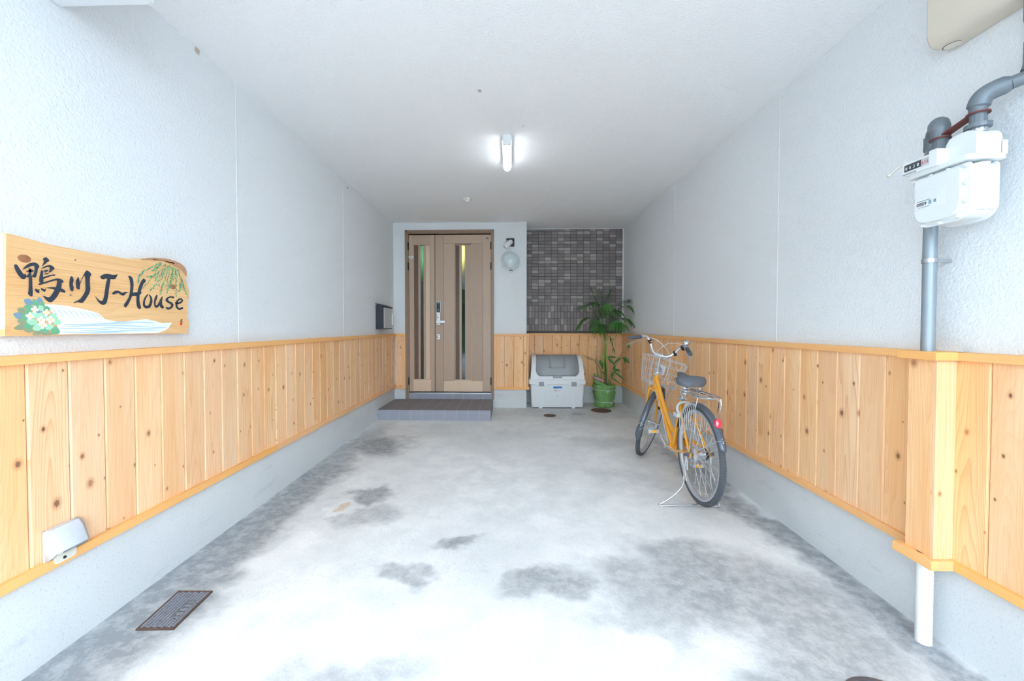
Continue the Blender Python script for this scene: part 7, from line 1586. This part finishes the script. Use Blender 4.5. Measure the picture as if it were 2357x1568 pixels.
q.tube(bez([(-0.03, 0.62, 0.56), (-0.03, 0.50, 0.36), (-0.03, 0.42, 0.285), (-0.05, 0.20, 0.33), (-0.066, 0.06, 0.36), (-0.060, 0.0, 0.34)], 6), 0.0025, 6)
build(q, 'cable', M['cable'], bike)
# front caliper brake
q = MB()
q.tube(bez([ST(-0.058, 0.02, -0.150), ST(-0.046, 0.03, -0.125), ST(0.0, 0.035, -0.135), ST(0.04, 0.035, -0.155), ST(0.042, 0.03, -0.21)], 4), 0.006, 8)
q.tube(bez([ST(0.030, 0.02, -0.150), ST(0.0, 0.03, -0.128), ST(-0.04, 0.035, -0.155), ST(-0.042, 0.03, -0.21)], 4), 0.006, 8)
build(q, 'front_brake', M['alu'], bike)
# basket: wire frame that turns with the bars
def BK(u, v, w):      # u -1..1 across, v 0..1 away from the rider, w 0..1 up
    hw = 0.145 + 0.04 * w
    dp = 0.165 + 0.06 * w
    x = u * hw; dy = 0.10 + dp * v - 0.02 * w; dz = -0.10 + 0.235 * w
    # level in the world although the steering axis leans
    return ST(x, dy * 0.9134 + dz * 0.407, -dy * 0.407 + dz * 0.9134)
def bpath(w, n=5):
    P = [(-1, 0), (-1, 0.15), (-1, 0.55), (-0.92, 0.9), (-0.7, 1), (0, 1.03), (0.7, 1), (0.92, 0.9), (1, 0.55), (1, 0.15), (1, 0), (0.5, 0), (0, 0), (-0.5, 0)]
    return [BK(u, v, w) for u, v in P]
q = MB()
q.tube(bpath(1.0), 0.0034, 6, closed=True)
for w in (0.0, 0.25, 0.5, 0.75):
    q.tube(bpath(w), 0.0021, 5, closed=True)
def edge(f):
    P = [(-1, 0), (-1, 0.15), (-1, 0.55), (-0.92, 0.9), (-0.7, 1), (0, 1.03), (0.7, 1), (0.92, 0.9), (1, 0.55), (1, 0.15), (1, 0), (0.5, 0), (0, 0), (-0.5, 0), (-1, 0)]
    i = min(int(f * 14), 13); t = f * 14 - i
    return P[i][0] + (P[i + 1][0] - P[i][0]) * t, P[i][1] + (P[i + 1][1] - P[i][1]) * t
for k in range(30):
    u, v = edge(k / 30)
    q.tube([BK(u, v, 0), BK(u, v, 1)], 0.0019, 4, caps=False)
for k in range(-4, 5):
    q.tube([BK(k / 4.5, 0, 0), BK(k / 4.5, 1, 0)], 0.0015, 4, caps=False)
for k in range(1, 5):
    q.tube([BK(-1, k / 5, 0), BK(1, k / 5, 0)], 0.0015, 4, caps=False)
bk = build(q, 'basket', M['alu_matt'], bike, label='silver wire basket')
q = MB(); P = [BK(u, -0.02, w) for u, w in ((-0.22, 0.42), (0.22, 0.42), (0.22, 0.78), (-0.22, 0.78))]; P2 = [BK(u, -0.06, w) for u, w in ((-0.22, 0.42), (0.22, 0.42), (0.22, 0.78), (-0.22, 0.78))]
q.add(P + P2, [(0, 1, 2, 3), (7, 6, 5, 4), (0, 4, 5, 1), (1, 5, 6, 2), (2, 6, 7, 3), (3, 7, 4, 0)])
q.tube([BK(0, -0.05, 0.6), ST(0, 0.0, 0.10)], 0.006, 8); q.tube([BK(0.1, -0.05, 0.5), ST(0.01, 0.0, 0.05)], 0.004, 8)
build(q, 'basket_bracket', M['alu_matt'], bk)
q = MB()
for s in (-1, 1):
    q.tube([BK(s * 0.75, 0.35, 0.0), ST(s * 0.055, FE, FH)], 0.0035, 6)
build(q, 'basket_stay', M['alu_matt'], bk)
# headlamp with dynamo on the right fork blade
q = MB(); c0 = ST(0.070, 0.015, -0.235)
q.obox(c0, (0.016, 0, 0), (0, 0.022, 0), (0, 0, 0.034)); q.obox(ST(0.070, 0.010, -0.185), (0.010, 0, 0), (0, 0.015, 0), (0, 0, 0.014))
hl = build(q, 'dynamo', M['fender'], bike, bevel=0.006)
q = MB(); q.lathe([(0.0, -0.006), (0.026, -0.004), (0.027, 0.006), (0.018, 0.014), (0, 0.016)], ST(0.080, -0.005, -0.285), (1, 0, 0), (0, 0, 1), (0, -1, 0), 22); build(q, 'lamp_lens', M['lock'], hl)
q = MB(); q.tube([ST(0.066, 0.02, -0.275), ST(0.060, 0.03, -0.36)], 0.009, 10); build(q, 'dynamo_arm', M['black'], hl)
# mudguards
def guard(W, t0, t1, name, label, rad=0.352):
    s_ = MB(); rows = []
    n_ = 40
    for i in range(n_ + 1):
        th = t0 + (t1 - t0) * i / n_
        w = 0.026
        e_ = min(i, n_ - i)
        if i > n_ - 4:
            w *= (1, 0.97, 0.86, 0.62)[i - n_ + 3]
        rows.append([W(w * math.sin(a), rad - 0.022 * (1 - math.cos(a)) * (w / 0.026), th) for a in (-1.35, -1.0, -0.6, -0.2, 0.2, 0.6, 1.0, 1.35)])
    s_.surf(rows)
    return build(s_, name, M['fender'], bike, smooth=60, thick=0.0012, label=label)
g1 = guard(WR, R(18), R(161), 'rear_mudguard', 'gunmetal rear mudguard')
g2 = guard(WF, R(62), R(191), 'front_mudguard', 'gunmetal front mudguard')
q = MB(); rows = []
for i in range(9):
    th = R(182 + i * 2.4); w = 0.030 * (1 if i < 6 else (0.9, 0.7, 0.3)[i - 6])
    rows.append([WF(w * math.sin(a), 0.356 - 0.020 * (1 - math.cos(a)), th) for a in (-1.3, -0.7, 0, 0.7, 1.3)])
q.surf(rows); build(q, 'mud_flap', M['fender'], g2, smooth=60, thick=0.002)
def stay(W, th, parent, hw):
    s_ = MB()
    P = [W(-hw, 0.01, th), W(-0.030, 0.330, th), W(-0.020, 0.352, th), W(0, 0.356, th), W(0.020, 0.352, th), W(0.030, 0.330, th), W(hw, 0.01, th)]
    s_.tube(P, 0.002, 6)
    build(s_, 'stay', M['alu'], parent)
    for k in (-1, 1):
        s_ = MB(); s_.lathe([(0.0045, 0), (0.004, 0.004), (0, 0.0045)], W(0.0, 0.353, th + k * 0.035), W(1, 0, th) - W(0, 0, th), W(0, 0.1, th + PI / 2) * 10 - W(0, 0, 0) * 10, (W(0, 1, th) - W(0, 0, th)), 10)
        build(s_, 'rivet', M['alu'], parent)
stay(WR, R(150), g1, 0.068); stay(WF, R(176), g2, 0.052)
# red reflector on the rear mudguard
th = R(133); rn = (WR(0, 1, th) - WR(0, 0, th)); nn_ = Vector((0, -0.96, 0.28)).normalized(); t1 = Vector((0, 0.28, 0.96)).normalized()
rc = WR(0, 0.372, th)
q = MB(); q.lathe([(1.0, -0.02), (1.0, 0.0), (0.9, 0.006), (0.0, 0.010)], rc, Vector((0.0195, 0, 0)), t1 * 0.031, nn_, 28); rf = build(q, 'reflector', M['red_lens'], bike, smooth=35)
q = MB(); q.obox(rc - nn_ * 0.022, (0.012, 0, 0), t1 * 0.016, nn_ * 0.010); build(q, 'reflector_mount', M['black'], rf, bevel=0.002)
# seat post and saddle
SD = (SC - BB).normalized()
q = MB(); q.tube([SC - SD * 0.02, SC + SD * 0.115], 0.0125, 14); build(q, 'seat_post', M['alu'], bike)
q = MB(); q.tube([SC + SD * -0.012, SC + SD * 0.012], 0.020, 14); q.tube([SC + Vector((-0.045, -0.012, -0.005)), SC + Vector((0.03, -0.012, -0.005))], 0.006, 10); build(q, 'seat_clamp', M['alu'], bike)
q = MB()
SZ0 = 0.868
rows = []
#  y (from back), half width, top height, side depth
sec = ((0.095, 0.030, -0.012, 0.030), (0.105, 0.068, 0.006, 0.046), (0.125, 0.094, 0.022, 0.058), (0.155, 0.103, 0.030, 0.062), (0.185, 0.096, 0.030, 0.060), (0.215, 0.076, 0.026, 0.052), (0.245, 0.052, 0.025, 0.044), (0.28, 0.037, 0.030, 0.040), (0.32, 0.028, 0.040, 0.038), (0.345, 0.020, 0.040, 0.034), (0.355, 0.006, 0.026, 0.018))
for y, hw, zt, dp in sec:
    rows.append([(0 + hw * math.sin(a), y - 0.02, SZ0 + zt - 0.012 * (1 - math.cos(a)) * 1.2 - (0 if abs(a) < 1.4 else 0)) for a in (-1.3, -0.9, -0.45, 0, 0.45, 0.9, 1.3)] )
rows2 = []
for r_, (y, hw, zt, dp) in zip(rows, sec):
    L_ = [(-hw * 0.90, y - 0.02, SZ0 + zt - dp), (-hw * 1.0, y - 0.02, SZ0 + zt - dp * 0.75), (-hw * 1.02, y - 0.02, SZ0 + zt - dp * 0.35)]
    R_ = [(-a, b, c_) for a, b, c_ in L_[::-1]]
    rows2.append(L_ + r_ + R_)
q.surf(rows2)
q.add(rows2[0], [tuple(range(len(rows2[0])))]); q.add(rows2[-1], [tuple(range(len(rows2[0])))])
sa = build(q, 'saddle', M['saddle'], bike, smooth=55)
for s in (-1, 1):
    q = MB(); q.tube([(s * 0.052 + 0.020 * math.cos(a * 0.7), 0.115 + 0.020 * math.sin(a * 0.7), SZ0 - 0.075 + a * 0.0015) for a in range(37)], 0.0032, 6); build(q, 'spring', M['alu'], sa)
    q = MB(); q.tube([(s * 0.052, 0.115, SZ0 - 0.085), (s * 0.052, 0.115, SZ0 - 0.095)], 0.008, 8); q.tube(bez([(s * 0.052, 0.115, SZ0 - 0.078), (s * 0.03, 0.18, SZ0 - 0.072), (s * 0.022, 0.25, SZ0 - 0.045), (s * 0.010, 0.33, SZ0 + 0.005)], 5), 0.0035, 6); build(q, 'saddle_rail', M['alu'], sa)
q = MB(); q.tube([(-0.06, 0.115, SZ0 - 0.08), (0.06, 0.115, SZ0 - 0.08)], 0.0035, 6); q.obox((0, 0.215, SZ0 - 0.058), (0.030, 0, 0), (0, 0.022, 0), (0, 0, 0.014)); q.tube([SC + SD * 0.10, Vector((0, 0.218, SZ0 - 0.05))], 0.0135, 12); build(q, 'saddle_clamp', M['alu'], sa, bevel=0.003)
# rear rack
q = MB(); RZ = 0.790
loop = [(0.030, 0.245), (0.05, 0.20), (0.068, 0.10), (0.070, -0.05), (0.064, -0.15), (0.040, -0.185), (0.0, -0.192)]
P = [(x, y, RZ) for x, y in loop] + [(-x, y, RZ) for x, y in loop[:-1][::-1]]
q.tube(P, 0.0052, 8, closed=True)
for x in (-0.024, 0.024):
    q.tube([(x, 0.22, RZ), (x, -0.186, RZ)], 0.0038, 6)
for y in (0.08, -0.06):
    q.tube([(-0.069, y, RZ), (0.069, y, RZ)], 0.0034, 6)
q.tube([(0.03, 0.245, RZ), (0.012, 0.262, RZ - 0.055)], 0.004, 6); q.tube([(-0.03, 0.245, RZ), (-0.012, 0.262, RZ - 0.055)], 0.004, 6)
for s in (-1, 1):
    q.tube(bez([(s * 0.068, -0.12, RZ - 0.003), (s * 0.074, -0.11, RZ - 0.06), (s * 0.072, -0.05, RZ - 0.22), (s * 0.070, -0.005, RA[1] + 0.02)], 5), 0.0042, 7)
build(q, 'rack', M['chrome'], bike)
q = MB(); q.tube([(0.056, -0.168, RZ - 0.004), (0.058, -0.172, RZ - 0.045)], 0.006, 8); q.tube([(0.058, -0.172, RZ - 0.04), (0.045, -0.150, RZ - 0.20)], 0.0025, 6); build(q, 'rack_support', M['alu'], bike)
# ring lock, skirt guard
q = MB(); ly = 0.245
q.tube([(0.058 * math.cos(a), ly - 0.02 + 0.055 * math.sin(a) * 0.4, 0.640 + 0.050 * math.sin(a)) for a in [R(-40 + 260 * i / 16) for i in range(17)]], 0.010, 8)
q.obox((-0.055, 0.225, 0.600), (0.020, 0, 0), (0, 0.030, 0), (0, 0, 0.014))
build(q, 'ring_lock', M['lock'], bike, bevel=0.002)
for s in (-1, 1):
    q = MB()
    for k in range(9):
        a1 = R(20 + k * 11.0)
        q.tube(bez([WR(s * 0.034, 0.345, R(66 + k * 3.0)), WR(s * 0.050, 0.29, R(46 + k * 7.0)), WR(s * 0.058, 0.17, a1)], 4), 0.0020, 4, caps=False)
    q.tube([WR(s * 0.058, 0.17, R(20 + k * 8.0)) for k in range(12)], 0.0022, 5)
    q.tube([WR(s * 0.034, 0.345, R(64 + k * 2.6)) for k in range(12)], 0.0035, 6)
    build(q, 'skirt_guard', M['lock'], bike)
# crank, pedals, chain case
for s, a in ((-1, R(38)), (1, R(218))):
    q = MB()
    pc = BB + Vector((s * 0.068, 0.16 * math.cos(a), 0.16 * math.sin(a)))
    q.tube([BB + Vector((s * 0.052, 0, 0)), pc], [0.0125, 0.0095], 10, flat=0.6)
    q.tube([BB + Vector((s * 0.036, 0, 0)), BB + Vector((s * 0.072, 0, 0))], 0.014, 14)
    cr = build(q, 'crank_arm', M['alu'], bike)
    pd = pc + Vector((s * 0.055, 0, 0))
    q = MB()
    for y in (-0.036, 0.036):
        q.box(pd.x - 0.042, pd.x + 0.042, pd.y + y - 0.007, pd.y + y + 0.007, pd.z - 0.013, pd.z + 0.013)
    q.box(pd.x - 0.044, pd.x - 0.030, pd.y - 0.04, pd.y + 0.04, pd.z - 0.011, pd.z + 0.011); q.box(pd.x + 0.030, pd.x + 0.044, pd.y - 0.04, pd.y + 0.04, pd.z - 0.011, pd.z + 0.011)
    q.tube([pc, pd + Vector((s * 0.04, 0, 0))], 0.008, 10)
    pe_ = build(q, 'pedal', M['alu_matt'], cr, bevel=0.002)
    for y in (-0.0445, 0.0445):
        q = MB(); q.box(pd.x - 0.022, pd.x + 0.022, pd.y + y - 0.0015, pd.y + y + 0.0015, pd.z - 0.008, pd.z + 0.008); build(q, 'pedal_reflector', M['amber_lens'], pe_) if False else None
    q = MB(); q.box(pd.x - 0.022, pd.x + 0.022, pd.y - 0.0455, pd.y - 0.043, pd.z - 0.008, pd.z + 0.008)
    o = bpy.data.objects.new('tmp', None); bpy.data.objects.remove(o)
    build(q, 'pedal_reflector', M['amber_lens'], cr)
q = MB()
cc_ = []
for i in range(15):
    a = R(-110 + 215 * i / 14); cc_.append((BB.y + 0.092 * math.cos(a), BB.z + 0.092 * math.sin(a)))
cc_ += [(0.20, RA[1] + 0.040), (0.08, RA[1] + 0.046), (0.075, RA[1] + 0.026), (0.22, RA[1] + 0.010), (0.345, 0.33), (0.365, 0.27)]
q.prism(cc_, lambda a, b, d: (d, a, b), 0.040, 0.062)
build(q, 'chain_case', M['orange'], bike, bevel=0.006)
# stand: two legs joined by a foot bar
zf = 0.008
q = MB()
P = bez([(-0.085, 0.0, RA[1] - 0.01), (-0.090, 0.02, 0.24), (-0.100, 0.03, 0.14), (-0.190, 0.035, 0.05), (-0.250, 0.036, zf + 0.006), (-0.240, 0.022, zf), (-0.150, 0.02, zf + 0.006), (-0.04, 0.018, zf + 0.010), (0.08, 0.016, zf + 0.005), (0.145, 0.016, zf), (0.158, 0.03, zf + 0.004), (0.140, 0.034, 0.05), (0.100, 0.03, 0.14), (0.090, 0.02, 0.24), (0.085, 0.0, RA[1] - 0.01)], 4)
q.tube(P, 0.0062, 10)
sd_ = build(q, 'stand', M['alu'], bike)
for s in (-1, 1):
    q = MB(); q.obox((s * 0.080, 0.012, RA[1] - 0.055), (0.004, 0, 0), (0, 0.014, -0.004), (0, 0.008, 0.055)); build(q, 'stand_plate', M['alu_matt'], sd_, bevel=0.003)
    q = MB(); q.tube([(s * 0.088, 0.03, 0.29), (s * 0.095, -0.03, 0.20)], 0.005, 8); build(q, 'stand_spring', M['alu'], sd_)

# ------------------------------------------------------------------ the street side behind the viewer
M['asphalt'] = plain('street asphalt', rgb(130, 132, 138), 0.9, 0, 0.1, 20, 0.2)
q = MB()
rows = [[(-14, -14, -0.12), (14, -14, -0.12)], [(-14, -0.58, -0.11), (14, -0.58, -0.11)]]
q.surf(rows)
street = struct(build(q, 'ground_street', M['asphalt'])); street['label'] = 'street in front of the carport'
M['hedge'] = plain('hedge green', rgb(70, 100, 58), 0.8, 0, 0.35, 6)
rh = random.Random(3)
for hx_, lab_ in ((-3.2, 'clipped hedge across the street, left of the gap'), (2.6, 'clipped hedge across the street, right of the gap')):
    q = MB()
    for i in range(900):
        c_ = Vector((hx_ + rh.uniform(-2.6, 2.6), -9.0 + rh.uniform(-0.4, 0.4), rh.uniform(-0.1, 1.7)))
        d = Vector((rh.uniform(-1, 1), rh.uniform(-1, 1), rh.uniform(-1, 1))).normalized() * 0.12
        e_ = d.orthogonal().normalized() * 0.07
        q.add([c_ - d, c_ + e_, c_ + d, c_ - e_], [(0, 1, 2, 3)])
    q.box(hx_ - 2.5, hx_ + 2.5, -9.35, -8.65, -0.12, 1.5)
    tag(build(q, 'hedge', M['hedge'], smooth=0, recalc=False), lab_, 'hedge')
M['trunk'] = plain('bark', rgb(96, 82, 70), 0.9, 0, 0.2)
for tx_, ty_, th_, lab_ in ((-2.5, -7.2, 4.2, 'added leafy tree out of view, screens the sky from the wide leaf glass'), (-5.0, -7.3, 4.6, 'taller added tree out of view, screens the sky from the narrow leaf glass')):
    tr_ = thing('added_tree', lab_, 'tree', (tx_, ty_, -0.1))  # added unseen tree, blocks the sky's reflection in the door glass
    q = MB(); q.tube([(tx_, ty_, -0.1), (tx_ + 0.05, ty_, 1.2), (tx_, ty_, th_ * 0.6)], [0.11, 0.09, 0.05], 8); build(q, 'trunk', M['trunk'], tr_)
    q = MB()
    for i in range(1400):
        a, b = rh.uniform(0, 6.28), rh.uniform(-1, 1)
        rr_ = 1.0 * rh.random() ** 0.4
        c_ = Vector((tx_ + rr_ * math.cos(a) * math.sqrt(1 - b * b), ty_ + rr_ * math.sin(a) * math.sqrt(1 - b * b), th_ * 0.62 + rr_ * b * 1.5))
        d = Vector((rh.uniform(-1, 1), rh.uniform(-1, 1), rh.uniform(-1, 1))).normalized() * 0.16
        e_ = d.orthogonal().normalized() * 0.09
        q.add([c_ - d, c_ + e_, c_ + d, c_ - e_], [(0, 1, 2, 3)])
    build(q, 'crown', M['hedge'], tr_, smooth=0, recalc=False)
# added light: a made-up glowing globe that brightens the hall curtains
e = NT('added hall glow'); e.set(color=(0.9, 0.9, 0.9, 1), emit=(1.0, 0.96, 0.88, 1), estr=40.0)
M['hall_glow'] = e.mat
hlp = thing('added_hall_light', 'added glowing globe that lights the hall behind the door', 'lamp', (-0.87, 6.3, 2.5))
q = MB(); q.lathe([(0.05 * math.sin(i * PI / 10), 0.05 * math.cos(i * PI / 10)) for i in range(1, 10)], (-0.87, 6.3, 2.45), (1, 0, 0), (0, 1, 0), (0, 0, 1), 16); build(q, 'globe', M['hall_glow'], hlp)
q = MB(); q.tube([(-0.87, 6.3, 2.495), (-0.87, 6.3, 2.585)], 0.006, 6); build(q, 'cord', M['black'], hlp)
